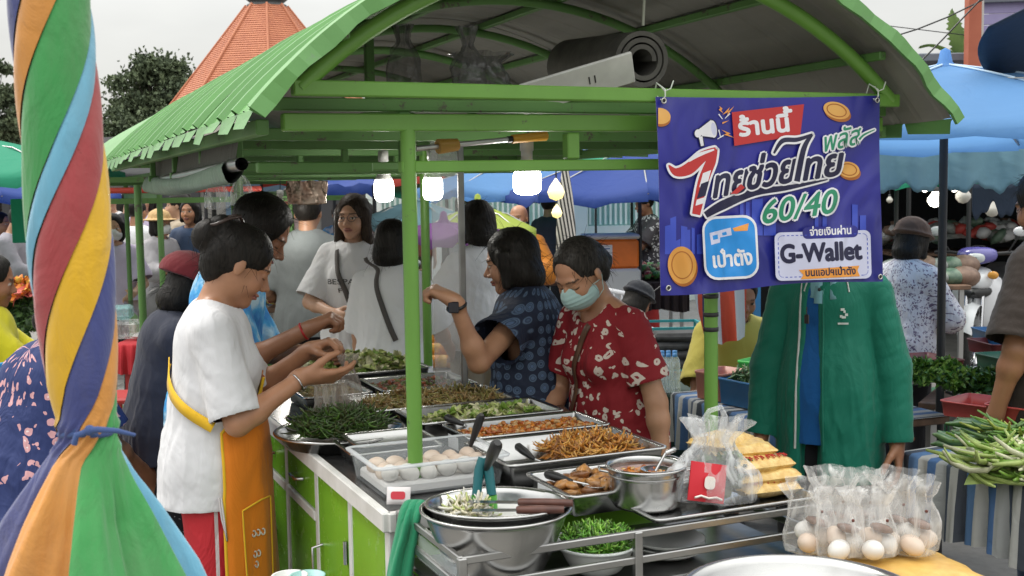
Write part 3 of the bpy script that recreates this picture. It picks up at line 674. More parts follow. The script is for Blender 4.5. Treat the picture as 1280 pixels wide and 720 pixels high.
# wheels: tyre with knobs, rim, spokes
def wheel(a, b, r=.30):
    w_ = thing('x', None, None); bpy.data.objects.remove(w_)
    m = MB(); tread = .045; n = 44
    prof = [(r - .075, .022), (r - .045, .034), (r - .015, .034), (r, .018), (r + .002, 0), (r, -.018), (r - .015, -.034), (r - .045, -.034), (r - .075, -.022)]
    ring = [[(y, p * math.cos(2 * PI * k / n), p * math.sin(2 * PI * k / n)) for p, y in prof] for k in range(n)]
    m.grid(ring, closed_u=True)
    for k in range(48):
        t_ = 2 * PI * (k + .5) / 48
        for y in (-.017, .017): m.box((y, 0, r + .002), (.028, .016, .012), 0, 0, 0, Matrix.Rotation(t_ + (y > 0) * .07, 4, 'X'))
    ty = m.build('tyre', RUBBER, cart, (a, b, r))
    m = MB(); m.grid([[(y, p * math.cos(2 * PI * k / n), p * math.sin(2 * PI * k / n)) for p, y in ((r - .075, .024), (r - .09, .014), (r - .09, -.014), (r - .075, -.024))] for k in range(n)], closed_u=True); m.build('rim', STEEL, ty)
    m = MB()
    for k in range(18): t_ = 2 * PI * k / 18; m.tube([(.012 * (-1) ** k, .02 * math.cos(t_ + .6), .02 * math.sin(t_ + .6)), (0, (r - .085) * math.cos(t_), (r - .085) * math.sin(t_))], .0018, 5)
    o = m.build('spokes', STEEL, ty); m = MB(); m.tube([(-.03, 0, 0), (.03, 0, 0)], .022, 12); m.build('hub', STEEL, ty)
wheel(CL_ - .10, .98); wheel(CR + .06, .98)
K('axle', MB().tube([(CL_ - .10, .98, .30), (CR + .06, .98, .30)], .014, 8), STEEL_D)
for a, b in ((CL_ + .05, CN + .06), (CR - .05, CN + .06), (CL_ + .05, 1.85), (CR - .05, 1.85)): K('foot', MB().box((a, b, .15), (.04, .04, .30), 0, 0, .004), STEEL_D)
# posts
def post(a, b, z0=.9, r=.0185, z1=1.80, m=GREEN): return K('post', MB().tube([(a, b, z0), (a, b, z1)], r, 14, cap=True), m)
post(0, 0, z1=1.795); pR = post(.85, 0, 0); post(.71, 1.9, .9); post(-.05, 1.9, .9)
for i, z in enumerate((1.36, 1.325, 1.275, 1.235)): K('black_band', MB().lathe([(.0195, 0), (.0205, .001), (.0205, .011), (.0195, .012)], (.85, 0, z)), BLACKP, pR)
# header frame across the front
def rail(a0, b0_, z0, a1, b1, z1, w_=.035, h_=.035, m=GREEN, nm='rail'): return K(nm, MB().bar((a0, b0_, z0), (a1, b1, z1), w_, h_, 0, .003), m)
rail(-.30, .0, 1.785, 1.42, .0, 1.795, .035, .040); rail(-.33, .03, 1.828, 1.46, .03, 1.835, .03, .03, GREEN_D)
rail(-.02, .005, 1.682, 1.25, .005, 1.688, .03, .028); rail(-.30, .3, 1.69, .0, .3, 1.69, .03, .026, GREEN_D)
for a in (.435, 1.0): rail(a, .004, 1.70, a, .004, 1.765, .034, .034, nm='stud')
# long rails and cross members under the roof
for a, z in ((-.34, 1.775), (0, 1.815), (.85, 1.815), (1.45, 1.775)): rail(a, .02, z, a, 3.75, z, .03, .035, GREEN_D)
for b in (.62, 1.25, 1.9, 2.6, 3.3, 3.72): rail(-.33, b, 1.79, 1.44, b, 1.79, .03, .034, GREEN_D)
for b in (.62, 1.25, 1.9, 2.6): rail(-.30, b + .02, 1.70, .85, b + .02, 1.70, .025, .024, GREEN_D); [rail(a, b + .02, 1.71, a, b + .02, 1.78, .022, .022, GREEN_D, 'stud') for a in (-.28, .2, .6)]
# roof arch: centre line and radius
RW, RS = .95, .44; RR = (RW * RW + RS * RS) / (2 * RS); RA = math.asin(RW / RR); RC0 = .55
def arc(t, dr=0): a = RA * t; return RC0 + (RR + dr) * math.sin(a), 1.80 + RS - RR + (RR + dr) * math.cos(a)
for b, r, m in ((-.09, .020, GREEN), (.62, .014, GREEN_D), (1.25, .014, GREEN_D), (1.9, .016, GREEN_D), (2.6, .014, GREEN_D), (3.3, .014, GREEN_D)):
    K('roof_arch', MB().tube([(lambda q: (q[0], b, q[1] + .0))(arc(t_, -.05 if b < 0 else -.045)) for t_ in np.linspace(*((-.885, .885) if b < 0 else (-.93, .93)), 29)], r, 10), m)
a0, z0 = arc(-.885, -.05); a1, z1 = arc(.885, -.05); rail(a0 - .015, -.09, z0, a1 + .02, -.09, z1, .034, .034)
for t_ in (-.75, -.45, -.15, .15, .45, .75): q = arc(t_, -.022); rail(q[0], -.16, q[1], q[0], 3.75, q[1], .022, .022, GREEN_D, 'purlin')
rail(.29, 1.25, 1.80, .29, 1.25, 2.18, .03, .03, GREEN_D, 'king_post')
# corrugated sheet: ribs run over the arch; sheets lap every 0.76 m, each a part
def sheet(b0_, b1, nm='roof_sheet', zoff=0, parent=cart):
    nb = int(round((b1 - b0_) / .19)); nb = 4; rows = []; bs = []; hs = []
    for k in range(nb):
        for f_, h_ in ((0, 0), (.05, .015), (.15, .015), (.20, 0), (.56, 0), (.59, .004), (.64, .004), (.67, 0)): bs.append(b0_ + (k + f_) * .19); hs.append(h_)
    bs.append(b1); hs.append(0); ts = np.linspace(-1, 1, 41)
    top = [[(arc(t_, h_ + zoff)[0], b, arc(t_, h_ + zoff)[1] + noise_s(t_, b)) for t_ in ts] for b, h_ in zip(bs, hs)]
    m = MB(); m.grid(top, 0, False); bot = [[(arc(t_, -.004 + h_ * .2 + zoff)[0], b, arc(t_, -.004 + h_ * .2 + zoff)[1] + noise_s(t_, b)) for t_ in ts] for b, h_ in zip(bs, hs)]; m.grid([row[::-1] for row in bot], 1, False)
    return m.build(nm, [ROOFG, UNDER], parent)
def noise_s(t_, b): return .004 * math.sin(b * 5.3 + t_ * 3) + .003 * math.sin(b * 11 - t_ * 7)
bb = -.2
for k in range(5): sheet(bb + k * .76, bb + (k + 1) * .76, zoff=.0012 * (k % 2))
# green fascia strip round the front edge, a bit battered
fs = []
for t_ in np.linspace(-1.005, 1.005, 61):
    o_ = arc(t_, .016); i_ = arc(t_, -.022 - .004 * math.sin(t_ * 37)); wob = .006 * math.sin(t_ * 23) + .004 * math.sin(t_ * 51)
    fs.append([(o_[0], -.2, o_[1]), (o_[0], -.225 + wob, o_[1] - .004), (i_[0], -.228 + wob, i_[1]), (i_[0], -.218 + wob, i_[1]), (o_[0] , -.212 + wob, o_[1] - .009)])
m = MB(); m.grid(fs, 0, False); K('fascia_strip', m, ROOFG)
# toothed drip edge where the ribs were snipped at the eave
for sd in (-1, 1):
    m = MB(); b = -.2; k = 0; rr = random.Random(3)
    while b < 3.58:
        w_ = .19 * rr.uniform(.9, 1.25); q0 = arc(sd * 1.0, 0); dx = sd * .012; drop = .034 + rr.uniform(-.012, .012)
        p = [(q0[0], b, q0[1]), (q0[0], b + w_, q0[1]), (q0[0] + dx, b + w_ * .99, q0[1] - drop * .95), (q0[0] + dx * 1.5, b + w_ * .16, q0[1] - drop * 1.15), (q0[0] + dx * .2, b + w_ * .06, q0[1] - drop * .2)]
        m.add(p, [(0, 1, 2, 3, 4)]); m.add([(x + .0015 * sd, y, z) for x, y, z in p], [(4, 3, 2, 1, 0)]); b += w_; k += 1
    K('drip_edge', m, ROOFG)
# electrical bits under the roof
def lamp(px, py, z, rpx, w_=.036, label='', cordz=1.80):
    p = PZ(px, py, z) if z < 0 else z; return p
def bulb(p, label, r=.036, hgt=.085, cord=.10, group='lit LED bulbs under the cart roof'):
    r0 = thing('led_bulb', label, 'light bulb', p, 0, group); mm = MB()
    mm.lathe([(.002, -hgt * .5), (r * .5, -hgt * .485), (r * .78, -hgt * .43), (r * .94, -hgt * .33), (r, -hgt * .2), (r, hgt * .25), (r * .95, hgt * .38), (r * .84, hgt * .46)], n=24); mm.build('diffuser', LED, r0)
    mm = MB(); mm.lathe([(r * .86, hgt * .46), (r * .9, hgt * .5), (r * .6, hgt * .75), (.016, hgt * .95), (.016, hgt * 1.25), (.019, hgt * 1.25), (.019, hgt * 1.7), (.003, hgt * 1.75)], n=16); mm.build('socket', M('socket_plastic', (.5, .5, .48), .4), r0)
    mm = MB(); mm.tube([(0, 0, hgt * 1.7), (.006, .004, hgt * 1.7 + cord * .5), (0, 0, hgt * 1.7 + cord)], .003, 6); mm.build('cord', BLACKP, r0); return r0
bulb(PD(480, 238, 4.3), 'lit white bulb hanging left of the front green post'); bulb(PD(541, 236, 4.2), 'lit white bulb hanging just right of the front green post', cord=.07)
bulb(PD(659, 228, 3.25), 'largest lit white bulb, hanging above the woman in the navy dress', r=.039, hgt=.07, cord=.05)
# ------------------------------------------------------------------ food, pans, bowls
def rrect(lx, ly, r, n=5):
    pts = []; r = min(r, lx / 2 * .98, ly / 2 * .98)
    for cx, cy, a0 in ((lx / 2 - r, ly / 2 - r, 0), (-lx / 2 + r, ly / 2 - r, 90), (-lx / 2 + r, -ly / 2 + r, 180), (lx / 2 - r, -ly / 2 + r, 270)):
        for k in range(n + 1): t_ = math.radians(a0 + 90 * k / n); pts.append((cx + r * math.cos(t_), cy + r * math.sin(t_)))
    return pts
def loft_rect(mb, lx, ly, r, prof, mi=0):
    """prof: (inset, z)"""
    rows = []
    for ins, z in prof: rows.append([(x, y, z) for x, y in rrect(lx - 2 * ins, ly - 2 * ins, max(r - ins, .004))])
    P = [list(c) for c in zip(*rows)]; mb.grid(P, mi, True, True); return mb
def pan(name, label, loc, lx, ly, depth=.06, rot=CA, m=STEEL, cat='food pan', wall=.012, group=None, tilt=None, flange=.012):
    r0 = thing(name, label, cat, loc, rot if tilt is None else (tilt[0], tilt[1], rot), group); mb = MB()
    loft_rect(mb, lx, ly, .022, [(0, depth - .004), (0, depth), (.002, depth + .001), (flange, depth), (flange + .003, depth - .004), (flange + wall, .006), (flange + wall + .01, .0015)], 0)
    mb.add([(x, y, .0015) for x, y in rrect(lx - 2 * (flange + wall + .01), ly - 2 * (flange + wall + .01), .01)], [tuple(range(24))])
    loft_rect(mb, lx, ly, .022, [(.0, depth - .004), (flange * .9, depth - .006), (flange, depth - .012), (flange + wall - .002, .003), (flange + wall + .01, -.001)][::-1], 0)
    mb.build('pan_body', m, r0); return r0
def T_strip(L=1, r=.05, bend=.5, n=4, twist=0):
    V = []; F = []
    for i in range(n + 1):
        t_ = i / n; a = bend * (t_ - .5) * 2; x = math.sin(a) / max(abs(bend), .01) * .5 * L if bend else (t_ - .5) * L; z = (1 - math.cos(a)) * .5 * L / max(abs(bend), .01)
        rr = r * (1 if 0 < i < n else .55)
        for k in range(4): ph = PI / 4 + PI / 2 * k + twist * t_; V.append((x, rr * math.cos(ph), z + rr * math.sin(ph)))
    for i in range(n):
        for k in range(4): F.append((i * 4 + k, i * 4 + (k + 1) % 4, i * 4 + 4 + (k + 1) % 4, i * 4 + 4 + k))
    F += [(3, 2, 1, 0), (n * 4, n * 4 + 1, n * 4 + 2, n * 4 + 3)]
    return np.array(V), np.array(F)
def T_chunk(seed=0, n=6, m=4):
    r = np.random.default_rng(seed); V = []; F = []
    for i in range(m + 1):
        ph = -PI / 2 + PI * (i + .12 * (i == 0) - .12 * (i == m)) / m
        for k in range(n): t_ = 2 * PI * k / n; q = r.uniform(.8, 1.15); V.append((q * math.cos(ph) * math.cos(t_), q * math.cos(ph) * math.sin(t_), math.sin(ph)))
    for i in range(m):
        for k in range(n): a = i * n + k; b = i * n + (k + 1) % n; F.append((a, b, b + n, a + n))
    return np.array(V) * .5, np.array(F)
def T_leaf(cup=.3, n=4, w=.35):
    V = []; F = []
    for i in range(n + 1):
        t_ = i / n; hw = w * math.sin(PI * (.06 + .9 * t_)) ** .8
        for j, s_ in enumerate((-1, 0, 1)): V.append((t_ - .5, s_ * hw, cup * (t_ - .5) ** 2 * -1.5 + abs(s_) * .12))
    for i in range(n):
        for j in range(2): a = i * 3 + j; F.append((a, a + 1, a + 4, a + 3))
    return np.array(V), np.array(F)
def rotmats(n, rng, tilt=.5):
    yaw = rng.uniform(0, 2 * PI, n); p = rng.normal(0, tilt, n); r_ = rng.normal(0, tilt, n); out = np.zeros((n, 3, 3))
    cy, sy, cp, sp, cr, sr = np.cos(yaw), np.sin(yaw), np.cos(p), np.sin(p), np.cos(r_), np.sin(r_)
    out[:, 0, 0] = cy * cp; out[:, 0, 1] = cy * sp * sr - sy * cr; out[:, 0, 2] = cy * sp * cr + sy * sr
    out[:, 1, 0] = sy * cp; out[:, 1, 1] = sy * sp * sr + cy * cr; out[:, 1, 2] = sy * sp * cr - cy * sr
    out[:, 2, 0] = -sp; out[:, 2, 1] = cp * sr; out[:, 2, 2] = cp * cr
    return out
def scatter(temps, pos, R, scale, rng, nm=1):
    Vs, Fs, Ms, off = [], [], [], 0; which = rng.integers(0, len(temps), len(pos)); mi = rng.integers(0, nm, len(pos))
    sc_ = np.asarray(scale); sc_ = np.tile(sc_, (len(pos), 1)) if sc_.ndim == 1 else sc_
    for w_, (V, F) in enumerate(temps):
        ids = np.nonzero(which == w_)[0]
        if len(ids) == 0: continue
        P = np.einsum('nij,nvj->nvi', R[ids], V[None] * sc_[ids][:, None, :]) + pos[ids][:, None, :]
        Vs.append(P.reshape(-1, 3)); Fs.append((F[None] + (np.arange(len(ids)) * len(V))[:, None, None] + off).reshape(-1, 4)); Ms.append(np.repeat(mi[ids], len(F))); off += len(ids) * len(V)
    return np.concatenate(Vs), np.concatenate(Fs), np.concatenate(Ms)
STRIP = [T_strip(1, .06, b, 4, tw) for b, tw in ((.3, 0), (.9, 1), (1.4, .5), (-.6, 1))]; CHUNK = [T_chunk(i) for i in range(4)]; LEAF = [T_leaf(c, 4, w_) for c, w_ in ((.3, .3), (1.1, .35), (-.7, .28))]
def pile(name, label, cat, loc, rot, lx, ly, hgt, kind, n, size, mats, seed=1, rnd=False, tilt=.45, flat=None, base=None, skew=(0, 0), power=.5, jit=.25):
    """heap of food, one uncountable mass: mound + pieces lying in and on it"""
    rng = np.random.default_rng(seed); u = rng.uniform(-1, 1, (n * 3, 2))
    if rnd: u = u[(u ** 2).sum(1) < 1]
    u = u[:n]; n = len(u)
    def H(x, y): return hgt * np.clip(1 - ((x - skew[0]) ** 2 + (y - skew[1]) ** 2) * .5, .05, 1) ** power * (1 + .18 * np.sin(x * 6 + seed) * np.cos(y * 5 + seed))
    z = H(u[:, 0], u[:, 1]); pos = np.stack([u[:, 0] * lx / 2, u[:, 1] * ly / 2, z + rng.uniform(-.3, .35, n) * size[2]], 1)
    s_ = np.array(size)[None] * rng.uniform(1 - jit, 1 + jit, (n, 1)); V, F, mi = scatter({'strip': STRIP, 'chunk': CHUNK, 'leaf': LEAF}[kind], pos, rotmats(n, rng, tilt), s_, rng, len(mats))
    g = 14; gx, gy = np.meshgrid(np.linspace(-1, 1, g), np.linspace(-1, 1, g), indexing='ij')
    if rnd: rr = np.maximum(np.abs(gx), np.abs(gy)); q = np.sqrt(gx ** 2 + gy ** 2) + 1e-9; gx, gy = gx * rr / q, gy * rr / q
    B = np.stack([gx * lx / 2, gy * ly / 2, H(gx, gy) - size[2] * .25], -1).reshape(-1, 3); bi = np.array([(i * g + j, (i + 1) * g + j, (i + 1) * g + j + 1, i * g + j + 1) for i in range(g - 1) for j in range(g - 1)])
    mats = list(mats) + [base or mats[0]]
    o = mesh_np(name, np.concatenate([V, B]), np.concatenate([F, bi + len(V)]), mats, None, loc, rot, True, np.concatenate([mi, np.full(len(bi), len(mats) - 1)]))
    return tag(o, label, cat, kind='stuff')
def food(name, c, rough=.35, var=.35, **k): return mottled(name, tuple(x * (1 - var) for x in c), tuple(min(1, x * (1 + var)) for x in c), 60, 4, rough, spec=.6)
F_GR = [food('leaf_dark', (.035, .075, .012)), food('leaf_mid', (.07, .15, .02)), food('stem_dark', (.05, .06, .015))]
F_CAB = [food('cabbage_pale', (.45, .50, .18)), food('cabbage_green', (.22, .36, .06)), food('cabbage_white', (.60, .58, .36))]
F_OR = [food('fried_orange', (.55, .22, .03)), food('fried_gold', (.60, .32, .07)), food('fried_brown', (.30, .12, .03))]
F_CUR = [food('curry_orange', (.50, .17, .02), .2), food('curry_red', (.36, .09, .015), .2), food('curry_pale', (.50, .30, .12), .25)]
F_NOO = [food('noodle_brown', (.32, .20, .07)), food('noodle_olive', (.26, .23, .06)), food('noodle_tan', (.48, .36, .16))]
F_RED = [food('stir_dark', (.12, .05, .02)), food('stir_red', (.30, .07, .02)), food('stir_green', (.12, .16, .03))]
F_FISH = [food('fried_fish', (.42, .20, .06), .3), food('fried_fish_dark', (.22, .09, .03), .3)]
ct = .901
def onc(a, b, z=ct): return CP(a, b, z)
def pan_at(a0, a1, b0, b1, z1, label, group='steel food pans on the counter', name='food_pan', m=STEEL, z0=ct, **k):
    return pan(name, label, CP((a0 + a1) / 2, (b0 + b1) / 2, z0), a1 - a0, b1 - b0, z1 - z0, group=group, m=m, **k)
pan_at(.19, .64, -.13, .175, .965, 'steel pan half filled with orange fried noodles, behind the round pot')
pile('noodles', 'orange fried noodles heaped in the right half of their steel pan', 'noodles', CP(.49, .03, .906), CA, .22, .20, .055, 'strip', 620, (.05, .05, .05), F_OR, 1, skew=(.1, 0))
pan_at(.22, .655, .20, .425, .965, 'steel pan filled with red orange curry')
pile('curry', 'red orange curry with chopped meat filling its pan', 'curry', CP(.44, .31, .91), CA, .38, .17, .042, 'chunk', 520, (.020, .014, .012), F_CUR, 2, base=F_CUR[0], power=.15)
pan_at(.17, .635, .45, .70, .965, 'steel pan of stir fried cabbage')
pile('cabbage', 'pale green stir fried cabbage in its steel pan', 'vegetables', CP(.42, .57, .91), CA, .36, .19, .046, 'leaf', 520, (.035, .035, .03), F_CAB, 3)
pan_at(.10, .60, .73, 1.03, .96, 'steel pan of brown glass noodles')
pile('glass_noodles', 'heap of brown and olive stir fried glass noodles', 'noodles', CP(.36, .88, .91), CA, .44, .25, .05, 'strip', 900, (.05, .05, .045), F_NOO, 4)
pan_at(-.02, .22, 1.06, 1.36, .96, 'steel pan of dark stir fry behind the glass noodles')
pile('mushroom_fry', 'tan mushroom stir fry in the pan left of the post', 'food', CP(.10, 1.21, .91), CA, .19, .24, .045, 'chunk', 380, (.026, .016, .014), F_NOO, 14)
pan_at(.25, .60, 1.06, 1.36, .96, 'steel pan of dark red stir fry')
pile('red_stir_fry', 'dark red stir fry with chopped herbs', 'food', CP(.42, 1.21, .91), CA, .30, .24, .045, 'chunk', 420, (.03, .016, .014), F_RED, 5)
pan_at(.12, .56, 1.42, 1.82, .97, 'far steel tray heaped with sliced cabbage')
pile('raw_greens', 'light green sliced vegetables heaped at the far end', 'vegetables', CP(.33, 1.62, .91), CA, .38, .34, .085, 'leaf', 500, (.05, .045, .04), F_CAB, 6)
pan_at(.21, .62, -.42, -.17, .955, 'steel pan of fried fish beside the round pot')
pile('fried_fish', 'golden brown fried fish slices in a steel pan', 'food', CP(.40, -.27, .91), CA, .28, .15, .035, 'chunk', 46, (.07, .035, .020), F_FISH, 7, tilt=.3)
pan_at(-.09, .17, .245, .45, .945, 'shallow empty steel tray left of the curry', name='steel_tray')
pan_at(-.07, .155, .255, .44, .962, 'second empty steel tray nested on the first', name='steel_tray', z0=.925)
# small white labels stuck to the pan ends
for a, b in ((.188, .03), (.218, .31), (.208, -.30)):
    l = MB(); l.box((0, 0, 0), (.0012, .075, .035), 0, 0); tag(l.build('paper_label', M('white_paper', (.75, .75, .76), .6), None, CP(a - .002, b, .935), CA), 'blank white paper label on the end of the pan nearest %s' % ('the noodles' if a < .2 else 'the curry' if a > .21 else 'the round pot'), 'label')
# round tray of morning glory
def round_tray(name, label, loc, r, h, m=STEEL, cat='tray', lip=.014, taper=.8, n=48, group=None):
    r0 = thing(name, label, cat, loc, 0, group); mb = MB()
    mb.lathe([(.001, .002), (r * taper - .01, .002), (r * taper, .006), (r - lip, h - .006), (r - lip + .003, h), (r - .003, h + .001), (r, h - .002), (r - .002, h - .006), (r - lip, h - .009), (r * taper + .003, 0), (r * taper - .01, -.002), (.001, -.002)], n=n); mb.build('tray_body', m, r0); return r0
round_tray('round_tray', 'wide round steel tray of dark morning glory stalks', onc(-.02, .60, .903), .195, .04)
pile('morning_glory', 'dark green pile of stir fried morning glory stalks', 'vegetables', onc(-.02, .60, .915), CA, .27, .25, .07, 'strip', 900, (.075, .04, .04), F_GR, 8, rnd=True, tilt=.35, power=1.0)
# glass box with eggs and lids
def pillow_(w_, d_, h_=.02, n=8):
    m = MB(); g_ = [[(u_ * w_ / 2, v_ * d_ / 2, h_ / 2 * ((1 - u_ ** 4) * (1 - v_ ** 4)) ** .5) for v_ in np.linspace(-1, 1, n)] for u_ in np.linspace(-1, 1, n)]; m.grid(g_); m.grid([[(x, y, -z) for x, y, z in r_][::-1] for r_ in g_]); return m
egg_m = mottled('egg_shell', (.62, .48, .38), (.78, .68, .58), 8, 3, .5); egg_w = mottled('white_egg', (.70, .68, .64), (.82, .80, .77), 8, 3, .45)
box = thing('egg_tray', 'clear plastic tray with a row of boiled eggs', 'tray', CP(.05, .06, ct), CA); mb = MB()
loft_rect(mb, .34, .27, .02, [(0, .075), (.008, .076), (.02, .004)], 0); mb.build('tray_wall', ACR, box); mb = MB(); loft_rect(mb, .345, .275, .02, [(0, .073), (-.002, .078), (.008, .081), (.012, .077)], 0); mb.build('tray_rim', M('frosted_plastic', (.65, .68, .70), .3, alpha=.75), box)
eggme = MB(); eggme.sphere((0, 0, 0), .021, 14, 10, sz=1.28); eggme = eggme.mesh('egg')
def put_egg(p, m, lab, rot=None, grp=None):
    me = eggme.copy(); o = link('egg', me, None, p, rot or (RNG.uniform(1.1, 1.9), 0, RNG.uniform(0, 6.28)), [m]); return tag(o, lab, 'egg', grp)
MB().box((0, 0, .017), (.285, .215, .028), 0, 0, .006).build('paper_lining', M('paper_white', (.70, .69, .68), .8), box)
o = tag(pillow_(.055, .04, .014).build('label_packet', M('packet_paper', (.72, .68, .68), .35), None, CP(-.085, -.125, .925), (1.25, 0, CA - .5)), 'small white packet with a red print leaning on the clear egg tray', 'packet'); MB().add([(x, y, .0078) for x, y in rrect(.034, .018, .006)], [tuple(range(24))]).build('red_print_patch', M('packet_red_print', (.55, .03, .05), .4), o)
k = 0
for i in range(6):
    for j in range(3):
        put_egg(CP(-.07 + i * .048, -.02 + j * .055 + RNG.uniform(-.006, .006), ct + .044 + RNG.uniform(0, .010)), egg_m if (i * 3 + j) % 3 else egg_w, ['front', 'middle', 'back'][j] + ' row, ' + ['first', 'second', 'third', 'fourth', 'fifth', 'sixth'][i] + ' boiled egg from the left in the clear plastic tray', grp='boiled eggs in the clear tray')
# crinkled bags ----------------------------------------------------------
def bag(name, label, loc, w_, d_, h_, m=BAG, seed=1, neck=.35, neck_h=.72, rot=0, cat='plastic bag', tilt=(0, 0), flare=.5, group=None, amp=.08, lobes=7):
    nu, nv = 40, 26; th = np.linspace(0, 2 * PI, nu, endpoint=False); v = np.linspace(0, 1, nv); T_, Vv = np.meshgrid(th, v, indexing='ij')
    rad = np.where(Vv < neck_h, 1 - (1 - neck) * np.clip((Vv - .25) / (neck_h - .25), 0, 1) ** 1.6, neck + flare * (Vv - neck_h) / (1 - neck_h)); rad = rad * np.clip(Vv / .06 + .55, 0, 1)
    X = np.cos(T_) * rad * w_ / 2; Y = np.sin(T_) * rad * d_ / 2; Z = Vv * h_; P = np.stack([X, Y, Z], -1).reshape(-1, 3)
    nz = noise3(P / max(w_, .05) * np.array([1, 1, .35]), 6.5, seed) * amp * w_ + np.sin(T_ * lobes + seed + 3 * Vv).reshape(-1) * Vv.reshape(-1) * .10 * w_; d = np.stack([np.cos(T_), np.sin(T_), T_ * 0], -1).reshape(-1, 3)
    P = P + d * nz[:, None]; P[:, 2] += noise3(P / w_, 7, seed + 5) * .03 * h_ * Vv.reshape(-1); P[:, 2] = np.maximum(P[:, 2], 0)
    F = [(i * nv + j, ((i + 1) % nu) * nv + j, ((i + 1) % nu) * nv + j + 1, i * nv + j + 1) for i in range(nu) for j in range(nv - 1)]
    o = mesh_np(name, P, F, [m], None, loc, (tilt[0], tilt[1], rot)); return tag(o, label, cat, group)
# big nested bowls ---------------------------------------------------------
def bowl(name, label, loc, r, h, m=STEEL, cat='bowl', base=.5, rim=.008, group=None, tilt=(0, 0), n=56, pw=.55, mat2=None):
    r0 = thing(name, label, cat, loc, (tilt[0], tilt[1], 0), group); mb = MB(); out = [(.001, 0), (r * base, 0)]
    for t_ in np.linspace(.08, 1, 12): out.append((r * (base + (1 - base) * t_ ** pw), h * t_))
    inn = [(max(.001, x - .003), z + (.003 if i < 2 else 0)) for i, (x, z) in enumerate(out)]
    prof = inn[:-1] + [(r - .002, h - .002), (r + rim * .4, h + .003), (r + rim, h + .001), (r + rim * .9, h - .003), (r + .001, h - .004)] + out[::-1][1:]
    mb.lathe(prof, n=n); mb.build('bowl_body', m, r0); return r0
bc = CP(.02, -.455, 0)
fz = .802
bowl('mixing_bowl', 'large round steel mixing bowl on the front shelf', (bc.x, bc.y, fz), .152, .165, pw=.62, base=.42)
bowl('mixing_bowl', 'slightly smaller steel bowl of white noodles, nested in the large mixing bowl', (bc.x + .002, bc.y + .006, fz + .050), .144, .122, pw=.55, base=.42, tilt=(-.05, 0))
WHITE_F = [food('rice_noodle', (.72, .70, .62), .4, .1), food('rice_noodle_cream', (.74, .68, .50), .4, .12)]
mb = MB(); mb.lathe([(.001, .010), (.05, .009), (.09, .006), (.134, 0)], n=40); tag(mb.build('coconut_milk', mottled('coconut_milk', (.70, .69, .65), (.80, .79, .76), 20, 4, .25), None, (bc.x + .002, bc.y + .006, fz + .139)), 'white sauce filling the nested steel bowl', 'sauce')
pile('cabbage_shreds', 'cream coloured shreds in the left of the steel bowl', 'food', (bc.x - .055, bc.y - .015, fz + .137), .3, .10, .10, .025, 'strip', 160, (.045, .05, .05), WHITE_F + [F_CAB[0]], 9, rnd=True)
def knife(loc_a, loc_b, label, blade=True):
    a, b = Vector(loc_a), Vector(loc_b); r0 = thing('knife', label, 'knife', a); d = b - a; mb = MB(); u = d.normalized(); mb.tube([d * .48, d * .5, d * .75, d], [.006, .0085, .0095, .0075], 8); mb.build('handle', mottled('dark_wood_handle', (.07, .025, .018), (.13, .05, .035), 30, 4, .4), r0)
    mb = MB(); mb.bar(d * 0, d * .485, .018, .0016); mb.build('blade', STEEL, r0)
knife(PZ(590, 638, .985), PZ(705, 637, .985), 'brown handled knife lying across the steel bowl, nearer one'); knife(PZ(585, 627, .99), PZ(716, 629, .992), 'brown handled knife behind the other across the steel bowl')
def ladle(p0, p1, p2, label, m=BLACKP, r=.006, wide=.011, cat='ladle', hm=STEEL):
    """p0 in the food, p1 where the grip starts, p2 its end"""
    p0, p1, p2 = map(Vector, (p0, p1, p2)); r0 = thing('ladle', label, cat, p0); mb = MB(); mb.tube([(0, 0, 0), (p1 - p0) * .5, p1 - p0], .0035, 6); mb.build('shaft', hm, r0)
    mb = MB(); a, b = p1 - p0, p2 - p0; mb.tube([a, a.lerp(b, .15), a.lerp(b, .6), a.lerp(b, .92), b], [r * .7, r * 1.1, wide, wide, wide * .6], 10); mb.build('handle', m, r0)
    mb = MB(); mb.lathe([(.001, -.012), (.02, -.009), (.032, 0), (.034, .002), (.031, .002), (.019, -.006), (.001, -.009)], (0, 0, .004), 20); mb.build('ladle_bowl', hm, r0)
ladle(PZ(575, 575, .92), PZ(588, 558, .97), PZ(602, 518, 1.06), 'black handled ladle standing up from the egg tray')
ladle(PZ(590, 640, .95), PZ(606, 590, 1.03), PZ(622, 553, 1.11), 'black handled ladle standing up from the large bowl', wide=.013)
ladle(PZ(590, 536, .93), PZ(580, 531, .965), PZ(556, 521, .985), 'black handled spoon in the cabbage pan')
ladle(PZ(695, 585, .93), PZ(668, 574, .955), PZ(646, 557, .975), 'black handled spoon in the orange noodle pan')
ladle(PZ(745, 608, .94), PZ(716, 602, .952), PZ(682, 592, .957), 'dark spoon lying in the fried fish pan')
